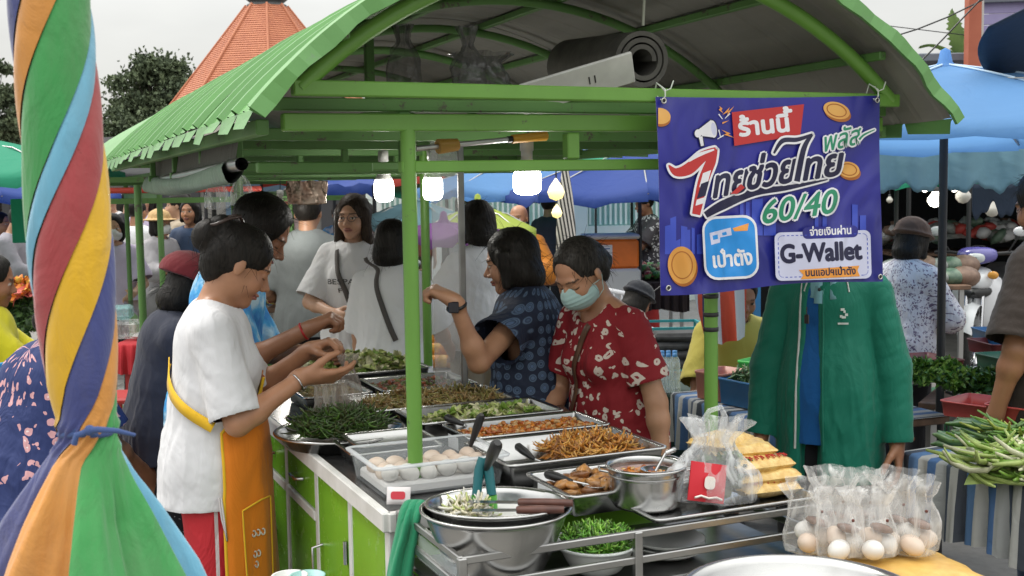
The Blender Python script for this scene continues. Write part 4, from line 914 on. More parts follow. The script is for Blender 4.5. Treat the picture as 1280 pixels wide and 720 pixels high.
# tongs with teal grips standing in the bowl
tg = thing('tongs', 'steel tongs with teal and green grips standing in the big bowl', 'tongs', (bc.x - .025, bc.y + .03, fz + .122))
for s_ in (-1, 1):
    mb = MB(); mb.tube([(s_ * .02, 0, 0), (s_ * .016, 0, .06)], [.009, .011], 8); mb.build('grip', M('green_silicone', (.10, .38, .06), .4), tg); mb = MB(); mb.tube([(s_ * .016, 0, .06), (s_ * .010, .01, .11), (0, .015, .135)], [.010, .011, .012], 8); mb.build('arm', M('teal_plastic', (.01, .13, .15), .35), tg)
bx = thing('tin_box', 'small square steel tin with a red label in the bowl', 'tin', (bc.x - .075, bc.y + .045, fz + .13), .2); mb = MB(); loft_rect(mb, .085, .05, .006, [(0, 0), (0, .045), (.002, .045), (.002, .003)]); mb.build('tin_body', STEEL, bx); mb = MB(); mb.box((0, -.0262, .024), (.05, .001, .03)); mb.build('tin_label', mottled('red_print', (.45, .02, .04), (.75, .70, .68), 120, 2, .5), bx)
# shelf in front of the cart -------------------------------------------------
sh = thing('front_shelf', 'steel framed shelf with double rails hooked to the cart front', 'shelf', L0, CA)
S0, S1, T0, T1 = -.105, .74, -.575, -.195
MB().box(((S0 + S1) / 2, (T0 + T1) / 2, .794), (S1 - S0 - .01, T1 - T0 - .01, .012), 0, 0, .003).build('shelf_floor', mottled('dark_steel_sheet', (.10, .10, .10), (.2, .2, .2), 10, 5, .3, metal=.8), sh)
for z in (.905, .85): 
    for p, q in (((S0, T0, z), (S1, T0, z)), ((S0, T0, z), (S0, T1, z)), ((S1, T0, z), (S1, T1, z))): 
        m = MB(); m.bar(p, q, .012, .016, 0, .002); m.build('rail', STEEL_D, sh)
for a, b in ((S0, T0), (S1, T0), ((S0 + S1) / 2 - .03, T0), (S0, T1), (S1, T1)): m = MB(); m.bar((a, b - .002, .78), (a, b - .002, .911), .016, .018, 0, .002); m.build('rail_post', STEEL_D, sh)
m = MB(); m.box((S0 + .003, (T0 + T1) / 2, .86), (.002, T1 - T0 - .02, .055)); m.build('side_glass', ACR, sh)
MB().box(((S0 + S1) / 2 + .01, T0 + .03, .55), (S1 - S0 - .03, .014, .45), 0, 0, .003).build('front_panel', PANEL, sh); MB().box((S0 + .012, (T0 + T1) / 2, .55), (.014, T1 - T0 - .03, .45), 0, 0, .003).build('side_panel', STEEL_D, sh)
MB().box((.20, T0 + .021, .745), (.12, .003, .04)).build('red_sticker', M('red_sticker', (.40, .03, .05), .4), sh)
for a in (S0 + .02, S1 - .02): MB().box((a, T0 + .04, .165), (.03, .03, .33), 0, 0, .003).build('leg', STEEL_D, sh)
# greens bowl, plates, sheet tray, pot
p = CP(.245, -.475, fz); bowl('white_bowl', 'white enamel bowl of chopped green beans', p, .083, .062, M('enamel', (.70, .74, .72), .2), base=.5, pw=.6)
pile('green_beans', 'bright green chopped beans heaped in the white bowl', 'vegetables', (p.x, p.y, p.z + .045), 0, .14, .14, .035, 'strip', 520, (.032, .05, .05), [food('bean_green', (.12, .34, .03)), food('bean_light', (.25, .48, .07)), F_GR[1]], 10, rnd=True, power=.9)
mb0 = MB(); mb0.lathe([(.001, .006), (.05, .006), (.085, .016), (.088, .016), (.06, .001), (.001, 0)], n=36); plm = mb0.mesh('plate')
for i in range(3): tag(link('plate', plm.copy(), None, CP(.44, -.44, fz + .002 + i * .011), 0, [M('plate_white', (.62, .64, .62), .25)]), ['lowest', 'middle', 'topmost'][i] + ' white plate of the stack under the sheet tray', 'plate', 'plates on the front shelf')
mb0 = MB(); mb0.lathe([(.001, .004), (.06, .004), (.075, .012), (.077, .012), (.06, 0), (.001, 0)], n=32); tag(link('plate', mb0.mesh('plate'), None, CP(.175, -.335, .83), 0, [M('plate_white', (.62, .64, .62), .25)]), 'white dish with a rolled rim behind the bowl of chopped beans', 'plate')
pan('sheet_tray', 'wide shallow steel sheet tray carrying the pot and noodle packs', CP(.545, -.425, .914), .43, .315, .016, cat='tray', flange=.008, wall=.006)
pp = CP(.395, -.43, .919); r0 = bowl('cooking_pot', 'round steel pot of soup on the sheet tray', pp, .084, .09, base=.86, pw=.35, cat='pot')
for s_ in (-1, 1): m = MB(); m.tube([(s_ * .086, -.02, .08), (s_ * .105, -.016, .083), (s_ * .105, .016, .083), (s_ * .086, .02, .08)], .003, 6); m.build('pot_handle', STEEL, r0)
m = MB(); m.lathe([(.0842, .068), (.0855, .071), (.0845, .074)], n=48); m.build('ridge', STEEL, r0)
m = MB(); m.disc((0, 0, .072), .081, 40); tag(m.build('soup', mottled('pink_soup', (.30, .16, .13), (.46, .30, .26), 40, 5, .12), None, pp), 'pinkish brown soup filling the round pot', 'soup')
pile('soup_bits', 'chopped bits floating on the soup in the pot', 'food', (pp.x, pp.y, pp.z + .071), 0, .13, .13, .003, 'chunk', 40, (.012, .012, .006), F_CUR, 11, rnd=True)
ladle((pp.x + .02, pp.y, pp.z + .075), (pp.x + .045, pp.y + .02, pp.z + .11), (pp.x + .07, pp.y + .03, pp.z + .118), 'short steel spoon in the pot of soup', m=STEEL, wide=.006)
# red labelled bag of greens with tied handles
q = CP(.535, -.475, .918)
bag('shopping_bag', 'clear carrier bag holding a red pack and leaves, tied handles up', q, .22, .15, .19, seed=3, neck=.3, rot=CA, tilt=(-.05, .1), flare=.35)
m = MB(); m.grid([[( (u_ - .5) * .095, -.006 * math.sin(PI * u_) * math.sin(PI * v_), (v_ - .5) * .085) for v_ in np.linspace(0, 1, 6)] for u_ in np.linspace(0, 1, 7)]); m.grid([[( (u_ - .5) * .095, .006 * math.sin(PI * u_) * math.sin(PI * v_) + .002, (v_ - .5) * .085) for v_ in np.linspace(0, 1, 6)] for u_ in np.linspace(1, 0, 7)])
rp = m.build('red_packet', M('red_packet', (.62, .02, .035), .35), None, q + AX * -.040 + BX * -.048 + Vector((0, 0, .060)), (-.15, .22, CA)); tag(rp, 'red packet with a pale emblem inside the clear carrier bag', 'packet')
m = MB(); m.add([(x, -.009, z) for x, z in rrect(.028, .028, .009)], [tuple(range(24))]); m.tube([(-.035, -.0085, -.035), (-.02, -.0085, -.03), (0, -.0085, -.034), (.02, -.0085, -.03), (.036, -.0085, -.034)], .0028, 5); m.build('emblem', M('packet_white', (.8, .74, .68), .4), rp)
pile('leaf_bundle', 'bundle of green leaves inside the carrier bag', 'vegetables', CP(.605, -.455, .92), CA, .09, .07, .075, 'leaf', 60, (.06, .05, .05), F_GR, 12, tilt=1.0)
m = MB(); m.tube([CP(.52, -.47, 1.07), CP(.515, -.47, 1.10), CP(.535, -.47, 1.125), CP(.565, -.47, 1.13), CP(.575, -.47, 1.11), CP(.57, -.47, 1.075)], [.010, .007, .006, .006, .007, .010], 8); tag(m.build('bag_handle_loop', BAG), 'twisted loop of thin white plastic tying the carrier bag', 'bag handle')
MB_ = MB()
# noodle packs: puffy yellow pillows with red print
t = NT('yellow_noodle_pack'); n = t.noise(60, 4); t.set(col=t.ramp(n, [(.35, (.62, .38, .10)), (.65, (.80, .58, .22))]), rough=.28, spec=.6); t.bump(t.noise(45, 5, dist=1.5), .6, .006); YP = reg(t)
def pillow(w_, d_, h_, seed=0, n=14):
    m = MB(); f1 = []; f2 = []
    for i in range(n + 1):
        r1, r2 = [], []
        for j in range(n + 1):
            u_, v_ = i / n * 2 - 1, j / n * 2 - 1; hh = ((1 - u_ ** 4) * (1 - v_ ** 4)) ** .5 * h_ / 2 * (1 + .12 * math.sin(7 * u_ + seed) * math.cos(5 * v_ + seed)); x = u_ * w_ / 2 * (1 - .04 * v_ * v_) + .004 * math.sin(9 * v_ + seed); y = v_ * d_ / 2
            r1.append((x, y, hh + h_ / 2)); r2.append((x, y, -hh + h_ / 2))
        f1.append(r1); f2.append(r2[::-1])
    m.grid(f1); m.grid(f2); return m
packs = [(.68, -.47, .918, .02, 0), (.685, -.46, .943, -.12, 0), (.675, -.45, .970, .10, 1), (.66, -.40, .994, -.25, 0), (.635, -.37, 1.01, .45, 0)]
for i, (a, b, z, r_, pr) in enumerate(packs):
    o = pillow(.16, .105, .036, i).build('noodle_pack', YP, None, CP(a, b, z), (0, .03 * (-1) ** i, CA + r_)); tag(o, ['lowest yellow noodle pack of the stack on the sheet tray', 'yellow noodle pack second from the bottom of its stack', 'yellow noodle pack with red lettering, in the middle of the stack', 'yellow noodle pack lying askew second from the top', 'topmost yellow noodle pack of the stack'][i], 'noodle pack', 'yellow noodle packs')
    if i in (0, 2):
        m = MB()
        for k2 in range(7):
            x0 = -.05 + k2 * .017; m.tube([(x0, -.040, .034 + .001), (x0 + .004, -.028, .0375), (x0 + (.010 if k2 % 2 else 0), -.018, .0385)], .0016, 4); m.tube([(x0 + .008, -.036, .0365), (x0 + .009, -.022, .0385)], .0014, 4)
        m.build('red_lettering', M('print_red', (.5, .03, .03), .4), o)
# stand, yellow blocks, bags of eggs
st = thing('side_stand', 'low steel stand right of the front shelf, under the bagged eggs', 'stand', CP(.86, -.80, 0), CA)
MB().box((0, 0, .77), (.30, .40, .02), 0, 0, .004).build('stand_top', STEEL_D, st)
for x in (-1, 1):
    for y in (-1, 1): MB().box((x * .12, y * .17, .38), (.03, .03, .76), 0, 0, .003).build('leg', STEEL_D, st)
YB = mottled('yellow_tofu_wrap', (.50, .27, .05), (.70, .44, .12), 18, 5, .35, .4, 50)
for i, z in enumerate((.811, .842)): m = pillow(.36, .24, .034, i + 3); pz_ = PZ(1096, 700, .848); tag(m.build('yellow_block', YB, None, (pz_.x + i * .004, pz_.y, z - .03), CA - .2 + .05 * i), ['lower', 'upper'][i] + ' yellow wrapped slab under the bags of eggs', 'package')
bagp = [(*toC(PZ(x_, y_, .848))[:2], h_, r_) for x_, y_, h_, r_ in ((1012, 687, .18, 0), (1050, 696, .17, .3), (1038, 680, .20, -.2), (1092, 696, .17, .1), (1112, 684, .20, .5), (1072, 678, .19, .2), (1140, 690, .19, -.3))]
eb = plastic_bag('milky_bag', (.92, .91, .89), .30)
blab = ['leftmost of the clear bags of eggs', 'short clear bag of two eggs in front, left of centre', 'tall clear bag of eggs standing at the back', 'clear bag of eggs in front, right of centre', 'clear bag of eggs with a crumpled top, behind the right ones', 'half hidden clear bag of eggs at the back left', 'rightmost clear bag of eggs on the yellow slabs']
for i, (a, b, h_, r_) in enumerate(bagp):
    h_ *= .82
    z = .849
    z0 = z
    bag('egg_bag', blab[i], CP(a, b, z), .108, .09, h_, eb, seed=20 + i, neck=.72, neck_h=.8, rot=r_, flare=.35, group='clear bags of eggs', amp=.06, tilt=(.08 * (-1) ** i, .05 * (i % 3 - 1)), lobes=5)
    for k2 in range(3): put_egg(CP(a - .028 + k2 * .028, b - .030 + .012 * k2 + (.03 if k2 == 1 else 0), z + .026 + (.012 if k2 == 1 else 0)), (egg_m, egg_w)[(i + k2) % 2], ('left', 'middle', 'right')[k2] + ' egg inside the ' + blab[i].replace('clear ', ''), grp='eggs inside the clear bags')
    m = MB(); m.sphere((0, 0, 0), .019, 10, 6, sz=.5, sx=1.4); tag(m.build('sauce_pouch', mottled('sauce_brown', (.12, .06, .04), (.22, .12, .08), 30, 3, .25), None, CP(a + .01, b - .012, z + .062), (0, .3, r_)), 'brown sauce pouch in the ' + blab[i].replace('clear ', ''), 'pouch')
    m = MB(); m.sphere((0, 0, 0), .0035, 6, 4); tag(m.build('rubber_band_knot', M('knot', (.12, .03, .02), .6), None, CP(a, b - .04, z + h_ * .62)), 'dark knot on the ' + blab[i].replace('clear ', ''), 'knot')
# big pan in the lower right corner, on a burner stand
pc = PZ(1002, 742, .93)
bp = bowl('wok_pan', 'very large shallow steel pan cut by the bottom edge of the photo', (pc.x, pc.y, .87), .195, .062, STEEL, cat='pan', base=.72, rim=.012, n=72)
m = MB(); m.lathe([(.001, 0), (.16, 0)], n=48); tag(m.build('broth', mottled('brown_broth', (.20, .15, .11), (.34, .28, .22), 14, 5, .12), None, (pc.x, pc.y, .893)), 'thin brown broth in the very large pan', 'broth')
bs = thing('burner_stand', 'steel burner stand under the very large pan', 'stand', (pc.x, pc.y, 0)); m = MB(); m.lathe([(.15, .855), (.15, .87), (.14, .87), (.14, .855), (.15, .855)], n=32); m.build('ring', STEEL_D, bs)
for k in range(4): t_ = PI / 4 + k * PI / 2; m = MB(); m.bar((.16 * math.cos(t_), .16 * math.sin(t_), 0), (.145 * math.cos(t_), .145 * math.sin(t_), .86), .02, .02); m.build('leg', STEEL_D, bs)
# paper cups by the wheel, bottom edge
for i, (x, lab, mm) in enumerate(((362, 'white foam cup at the bottom edge beside the wheel', M('foam_cup', (.75, .75, .73), .5)), (384, 'pale teal lid tub at the bottom edge beside the wheel', M('teal_tub', (.35, .6, .58), .4)))):
    p = PZ(x, 722 - i * 0, .72); r0 = thing('cup', lab, 'cup', (p.x, p.y, .62)); m = MB(); m.lathe([(.001, .002), (.028, .002), (.040, .10), (.043, .102), (.043, .106), (.038, .106), (.027, .006), (.001, .006)], n=28); m.build('cup_body', mm, r0)
p = PZ(372, 722, .72); r0 = thing('stool', 'small plastic stool carrying the cups', 'stool', (p.x, p.y, 0)); MB().box((0, 0, .607), (.24, .2, .025), 0, 0, .008).build('seat', M('stool_blue', (.05, .15, .3), .4), r0)
for x in (-1, 1):
    for y in (-1, 1): m = MB(); m.bar((x * .11, y * .09, 0), (x * .09, y * .075, .597), .025, .025); m.build('leg', M('stool_blue', (.05, .15, .3), .4), r0)
# green cloth hung over the shelf corner
def drape(name, label, pts_top, down, m, folds=5, seed=0, n=30, cat='cloth', amp=.012, sway=.02):
    """pts_top: a line of points; cloth hangs down from it"""
    pts_top = [Vector(p) for p in pts_top]; P = []
    for i in range(n):
        u_ = i / (n - 1); k2 = u_ * (len(pts_top) - 1); j = min(int(k2), len(pts_top) - 2); p = pts_top[j].lerp(pts_top[j + 1], k2 - j); d = (pts_top[-1] - pts_top[0]).normalized(); nn = Vector((-d.y, d.x, 0)).normalized(); row = []
        for v_ in np.linspace(0, 1, 22): a = amp * (.3 + v_) * math.sin(u_ * folds * 2 * PI + seed + v_ * .7) + amp * .5 * math.sin(u_ * folds * 5 + v_ * 3); row.append(p + nn * a + Vector((0, 0, -down * v_ * (1 - .04 * math.sin(u_ * 6 + seed)))) + d * sway * v_ * math.sin(seed))
        P.append(row)
    mb = MB(); mb.grid(P); o = mb.build(name, m); sm = o.modifiers.new('thick', 'SOLIDIFY'); sm.thickness = .003; return tag(o, label, cat)
GC = cloth('green_towel', (.03, .26, .13), .2, .95, .5)
tw = MB()
for s_ in range(3):
    x0 = s_ * .013; tw.grid([[Vector(PD(524 - 8 * v_ * (3 - s_) * .5 - 14 * (1 - (1 - v_) ** 2) - s_ * 5 + 9 * math.cos(th_) * (1 + .8 * v_), 628 + 118 * v_ - 8 * math.sin(min(1, v_ * 3) * PI) + 4 * math.sin(th_), 2.50 + .012 * s_ + .016 * math.sin(th_ * 2 + s_) - .04 * min(1, v_ * 4))) for v_ in np.linspace(0, 1, 24)] for th_ in np.linspace(0, 2 * PI, 15)])
tag(tw.build('green_towel', GC), 'wrung green cloth hanging over the left corner of the front shelf', 'cloth')
# takeaway bags standing by the morning glory, dark bag being filled
for i, (x, y) in enumerate(((402, 520), (414, 519), (426, 517))): bag('food_bag', ['leftmost', 'middle', 'rightmost'][i] + ' upright clear bag of pale food beside the round tray', PZ(x, y, .91), .045, .04, .105, plastic_bag('frosted_bag', (.9, .85, .75), .6), 40 + i, .8, .9, cat='plastic bag', group='small clear bags by the round tray')
pile('spice_packets', 'small dark spice packets lying left of the round tray', 'packets', CP(-.02, .86, .903), CA, .16, .10, .02, 'leaf', 26, (.06, .05, .02), [M('packet_silver', (.4, .4, .4), .3, .5), M('packet_blue', (.05, .08, .25), .3), food('packet_dark', (.08, .06, .05))], 13)
# acrylic wind screen with chrome edge beyond the front post
sc_ = thing('wind_screen', 'clear acrylic screen with a chrome upright on the customer side', 'screen', PD(577, 500, 3.95).xy.to_3d(), CA)
MB().box((-.045, 0, 1.36), (.10, .003, .88)).build('acrylic_sheet', M('hazy_acrylic', (.8, .82, .84), .25, alpha=.3), sc_); MB().box((.012, 0, 1.36), (.022, .014, .90), 0, 0, .003).build('edge_strip', STEEL_D, sc_)
# things stowed under the roof
gx = PD(804, 76, 3.05); vt = thing('rolled_mat', 'rolled grey foam mat stowed under the roof, its round end open to us', 'rolled mat', gx)
dr = (PD(715, 82, 3.5) - gx); m = MB(); dl = dr.length; du = dr.normalized(); fx, fy, fd = frame_from(du)
sp = []
for i in range(90): t_ = i / 89 * 2 * PI * 2.6; rr_ = .026 + .0027 * t_; sp.append((rr_, t_))
rows = [[(fx * math.cos(t_) + fy * math.sin(t_)) * r_ + du * (s_ * dl) for s_ in (0, .3, .6, 1)] for r_, t_ in sp]; m.grid(rows); m.grid([[p + (fx * math.cos(t_) + fy * math.sin(t_)) * .012 for p in row][::-1] for row, (r_, t_) in zip(rows, sp)])
m.grid([[row[0], row[0] + (fx * math.cos(t_) + fy * math.sin(t_)) * .012] for row, (r_, t_) in zip(rows, sp)])
m.build('foam_roll', mottled('grey_foam', (.07, .067, .06), (.13, .125, .11), 12, 5, .8, .3, 40), vt)
m = MB(); m.tube([(0, 0, .09), (.004, 0, .16), (-.03, .0, .26)], .004, 6); m.build('hanging_tie', M('pale_strap', (.4, .42, .35), .7), vt)
o = tag(MB().box((0, 0, 0), (.30, .010, .085), 0, 0, .003).build('white_board', mottled('board_white', (.42, .42, .40), (.60, .60, .57), 8, 6, .5), None, PD(722, 104, 2.95), (.5, -.28, .15)), 'pale rectangular board stowed slanting under the roof', 'board')
MB().box((.03, -.0055, .0), (.003, .002, .02)).build('slot', BLACKP, o); MB().box((.045, -.0055, .0), (.003, .002, .02)).build('slot', BLACKP, o)
DB = plastic_bag('dark_bag', (.10, .10, .10), .75)
bag('hanging_bag', 'dark plastic bag hanging under the roof, left one', PD(505, 108, 3.3), .10, .08, .17, DB, 51, .2, .75, flare=.25); bag('hanging_bag', 'dark plastic bag hanging under the roof, right of the king post', PD(586, 108, 3.0), .09, .08, .15, DB, 52, .22, .7, flare=.3); bag('hanging_bag', 'round dark bundle lying on the rail under the roof', PD(604, 110, 3.1), .14, .10, .09, DB, 53, .6, .7)
um = thing('stowed_umbrella', 'folded umbrella with silver shaft and orange handle stowed under the roof', 'umbrella', PD(520, 186, 3.0)); b_ = PD(640, 174, 3.15) - PD(520, 186, 3.0); m = MB(); m.tube([(0, 0, 0), b_ * .95], .007, 8); m.build('shaft', ALU, um); m = MB(); m.tube([b_ * .95, b_ * 1.0], .009, 8); m.build('collar', BLACKP, um); m = MB(); m.tube([b_, b_ * 1.38], [.012, .013], 8); m.build('handle', M('orange_plastic', (.55, .28, .03), .4), um); m = MB(); m.tube([b_ * .22, b_ * .42], [.02, .016], 8); m.build('runner', M('amber_plastic', (.40, .22, .04), .4), um)
fp = bag('foil_packet', 'shiny crinkled brown foil pack hung at the rear post', PD(385, 256, 3.7), .115, .03, .075, mottled('brown_foil', (.20, .10, .06), (.60, .50, .42), 14, 3, .2, .8, 60, metal=.7), 61, 1, .95, rot=.2, cat='foil pack', flare=.0)
for i, (x, y, h_) in enumerate(((470, 232, .16), (492, 232, .14))): pass
bag('hanging_bag', 'thin clear bag hanging below the rail above the vendor', PD(272, 262, 4.4), .09, .05, .17, BAG, 55, .2, .7); bag('hanging_bag', 'clear bag of straws hanging left of the foil pack', PD(302, 258, 4.2), .08, .05, .16, BAG, 56, .25, .7)
# rolled awning under the left eave, with its pipe
aw = thing('rolled_awning', 'rolled grey green awning on a pipe under the left eave', 'awning', PD(302, 205, 3.0)); e2 = PD(188, 228, 5.4) - PD(302, 205, 3.0); m = MB()
ux, uy, uz = frame_from(e2)
m.tube([(0, 0, 0), e2], .017, 14, cap=False); m.tube([e2, (0, 0, 0)], .011, 14, cap=False); m.build('pipe', STEEL_D, aw)
rw = [[e2 * s_ + (ux * math.cos(t_) + uy * math.sin(t_)) * (.028 + .004 * math.sin(t_ * 3 + s_ * 9) + .010 * s_) + Vector((0, 0, -.012 - .02 * math.sin(PI * s_))) for s_ in np.linspace(.06, 1, 14)] for t_ in np.linspace(0, 2 * PI, 17)]
m = MB(); m.grid(rw); m.build('awning_cloth', cloth('awning_cloth', (.13, .20, .14), .35, .7, .5), aw)
fl = MB(); fl.grid([[e2 * s_ + Vector((.0 + .02 * v_, 0, .0 + .11 * v_ + .01 * math.sin(s_ * 12))) for s_ in np.linspace(.04, 1, 14)] for v_ in np.linspace(0, 1, 6)]); fl.build('awning_flap', cloth('awning_flap', (.10, .10, .085), .3, .8, .4), aw)
# ------------------------------------------------------------------ banner
BB = -.118
bpl_o = CP(0, BB, 0); 
def Bz(zx, zy, d=0.):
    """banner print position (read off an enlarged view of the sign) -> point on the banner's plane, d metres proud of it"""
    r_ = Vector(ray(800 + zx / 2.572, 100 + zy / 2.572)); o_ = Vector(CO); t_ = (bpl_o - o_).dot(BX) / r_.dot(BX); return o_ + r_ * t_ - BX * d
c0 = Bz(50, 54); banner = thing('banner', 'dark blue vinyl payment banner with Thai lettering hung from the roof rail', 'banner', c0, CA)
def BL(p): q = Vector(p) - c0; return Vector((q.dot(AX), q.dot(BX), q.z))
def vinyl(name, c, rough=.32, c2=None):
    if name in MATS: return MATS[name]
    t = NT(name)
    if c2: t.set(col=t.ramp(t.noise(3.2, 2), [(.35, c), (.65, c2)]), rough=rough, spec=.5)
    else: t.set(col=c, rough=rough, spec=.5)
    n = t.node('ShaderNodeTexCoord'); mp_ = t.node('ShaderNodeMapping', {'Vector': n.outputs['Object'], 'Scale': (1, 1, .6), 'Rotation': (0, .5, 0)}); t.bump(t.noise(4, 2, mp_.outputs[0], dist=1.0), 1.0, .06); return reg(t)
VB = vinyl('banner_blue', (.016, .020, .20), c2=(.030, .030, .30)); VN = vinyl('print_navy', (.012, .012, .05)); VW = vinyl('print_white', (.78, .78, .82)); VR = vinyl('print_red', (.60, .02, .03)); VG = vinyl('print_green', (.02, .25, .13))
VO = vinyl('print_gold', (.62, .26, .04), c2=(.80, .45, .12)); VOD = vinyl('print_gold_dark', (.40, .13, .02)); VC = vinyl('print_sky_blue', (.02, .27, .72)); VS = vinyl('print_skyline', (.045, .08, .50)); VOR = vinyl('print_orange', (.80, .32, .05)); VL = vinyl('print_lavender', (.60, .62, .80))
m = MB(); NX_ = 20
tl, tr, bl_, br = (50, 54), (771, 50), (70, 690), (778, 642)
def bil(u_, v_): 
    x = (tl[0] * (1 - u_) + tr[0] * u_) * (1 - v_) + (bl_[0] * (1 - u_) + br[0] * u_) * v_; y = (tl[1] * (1 - u_) + tr[1] * u_) * (1 - v_) + (bl_[1] * (1 - u_) + br[1] * u_) * v_; y += 5 * math.sin(PI * u_) * (1 - v_) + 7 * math.sin(2.2 * PI * u_ + .4) * v_; x += 3 * math.sin(5 * v_) * (1 - 2 * u_); return x, y
front = [[BL(Bz(*bil(u_, v_))) for v_ in np.linspace(0, 1, NX_)] for u_ in np.linspace(0, 1, NX_)]
m.grid(front, 0, False); m.grid([[p + Vector((0, .0012, 0)) for p in row][::-1] for row in front], 1, False); m.build('vinyl_sheet', [VB, M('vinyl_back', (.45, .45, .48), .5)], banner)
LAY = [0.0004]
def bshape(name, polys, mat, outline=None, ow=5, parent=banner):
    if outline is not None:
        mm = MB(); dz = LAY[0]
        for P in polys:
            k2 = 12; c = (sum(p[0] for p in P) / len(P), sum(p[1] for p in P) / len(P))
            for a in range(k2): mm.add([BL(Bz(p[0] + ow * math.cos(2 * PI * a / k2), p[1] + ow * math.sin(2 * PI * a / k2), dz + a * .00001)) for p in P], [tuple(range(len(P)))])
        mm.build(name + '_outline', outline, parent); LAY[0] += .00025
    mm = MB()
    for i, P in enumerate(polys): mm.add([BL(Bz(x, y, LAY[0] + i * .000004)) for x, y in P], [tuple(range(len(P)))])
    o = mm.build(name, mat, parent); LAY[0] += .00012; return o
def stroke(pts, ws, n=26):
    """brush stroke: smooth centre line with width -> list of quads"""
    P = np.array(pts, float); k2 = np.linspace(0, len(P) - 1, n); 
    def cr(A, t_):
        i = int(min(t_, len(A) - 1.0001)); f_ = t_ - i; p0 = A[max(i - 1, 0)]; p1 = A[i]; p2 = A[i + 1]; p3 = A[min(i + 2, len(A) - 1)]
        return .5 * ((2 * p1) + (-p0 + p2) * f_ + (2 * p0 - 5 * p1 + 4 * p2 - p3) * f_ ** 2 + (-p0 + 3 * p1 - 3 * p2 + p3) * f_ ** 3)
    C_ = np.array([cr(P, t_) for t_ in k2]); W_ = np.interp(k2, range(len(ws)), ws); D = np.gradient(C_, axis=0); D /= np.linalg.norm(D, axis=1)[:, None] + 1e-9; N_ = np.stack([-D[:, 1], D[:, 0]], 1); A_, B_ = C_ + N_ * W_[:, None] / 2, C_ - N_ * W_[:, None] / 2
    return [[A_[i], A_[i + 1], B_[i + 1], B_[i]] for i in range(n - 1)]
def glyphs(s_, off=0):
    c = bpy.data.curves.new('t', 'FONT'); c.body = s_; c.size = 1; c.resolution_u = 5; o = bpy.data.objects.new('t', c); COL.objects.link(o); bpy.context.view_layer.update()
    me = bpy.data.meshes.new_from_object(o.evaluated_get(bpy.context.evaluated_depsgraph_get())); bpy.data.objects.remove(o); V = [tuple(v.co[:2]) for v in me.vertices]; F = [tuple(p.vertices) for p in me.polygons]; bpy.data.meshes.remove(me); bpy.data.curves.remove(c); return V, F
def btext(name, s_, x, y, w_, size, rot, mat, bold=0, outline=None, ow=0, shear=0, parent=banner, k2=8):
    """x,y baseline start, w_ total width in the same units"""
    V, F = glyphs(s_); x0 = min(v[0] for v in V); x1 = max(v[0] for v in V); sx = w_ / (x1 - x0); cr, sr = math.cos(math.radians(rot)), math.sin(math.radians(rot))
    def T_(v, dx, dy): gx = (v[0] - x0) * sx + v[1] * size * shear; gy = v[1] * size; return x + gx * cr + gy * sr + dx, y + gx * sr - gy * cr + dy
    res = None
    for kind, rr_, mt in (('outline', ow, outline), ('', bold, mat)):
        if mt is None: continue
        mm = MB(); offs = [(0, 0)] if rr_ == 0 else [(rr_ * f_ * math.cos(2 * PI * a / k2), rr_ * f_ * math.sin(2 * PI * a / k2)) for f_ in ((1, .5) if rr_ > 5 else (1,)) for a in range(k2)] + [(0, 0)]
        for i, (dx, dy) in enumerate(offs): mm.add([BL(Bz(*T_(v, dx, dy), LAY[0] + i * .000012)) for v in V], F)
        LAY[0] += .00028; res = mm.build(name + ('_outline' if kind else ''), mt, parent)
    return res
def ellipse(cx, cy, rx, ry, rot=0, n=28): cr, sr = math.cos(math.radians(rot)), math.sin(math.radians(rot)); return [(cx + rx * math.cos(t_) * cr - ry * math.sin(t_) * sr, cy + rx * math.cos(t_) * sr + ry * math.sin(t_) * cr) for t_ in np.linspace(0, 2 * PI, n, endpoint=False)]
def rquad(x0, y0, x1, y1, r, rot=0, n=5): cx, cy = (x0 + x1) / 2, (y0 + y1) / 2; cr, sr = math.cos(math.radians(rot)), math.sin(math.radians(rot)); return [(cx + px * cr - py * sr, cy + px * sr + py * cr) for px, py in rrect(x1 - x0, y1 - y0, r, n)]
rr = random.Random(5)
sky_ = []
for x in list(range(80, 200, 17)) + list(range(320, 420, 19)) + [560, 585, 680, 705]: h_ = rr.uniform(40, 120) + (60 if x in (680, 320, 585) else 0); w_ = rr.uniform(10, 22); y1 = 560 if x < 300 else 500; sky_.append([(x, y1), (x, y1 - h_), (x + w_, y1 - h_ - rr.uniform(-6, 8)), (x + w_, y1)])
[bshape('tower_print', [q_], VS) for q_ in sky_]
for cx, cy, rx, ry, rt, lab in ((630, 98, 44, 26, 18, ''), (668, 288, 36, 25, 12, ''), (133, 595, 46, 60, -4, '')):
    bshape('coin_edge', [ellipse(cx + 4, cy + 9, rx, ry, rt)], VOD); o = bshape('coin', [ellipse(cx, cy, rx, ry, rt)], VO); bshape('coin_ring', stroke(ellipse(cx, cy, rx * .72, ry * .72, rt) + [ellipse(cx, cy, rx * .72, ry * .72, rt)[0]], [3.5] * 29, 60), VOD)
hc = [(max(x, 56), y) for x, y in ellipse(62, 116, 34, 26, 10)]; bshape('coin_edge', [[(x, y + 8) for x, y in hc]], VOD); bshape('coin', [hc], VO)
bshape('megaphone', [[(185, 160), (226, 128), (236, 185), (196, 180)], ellipse(232, 158, 12, 28, -8), ellipse(184, 172, 11, 13)] + stroke([(192, 182), (198, 212)], [12, 9], 4), VW, VN, 3); bshape('megaphone_mouth', [ellipse(234, 158, 8, 21, -8)], VL)
bshape('spark_bolt', [[(262, 112), (285, 88), (280, 102), (300, 84), (276, 116), (281, 103)], [(252, 84), (262, 92), (258, 98), (266, 108), (250, 96), (255, 91)], [(258, 160), (288, 172), (280, 175), (300, 186), (266, 176), (276, 172)], [(262, 136), (284, 130), (262, 142)]], VOR)
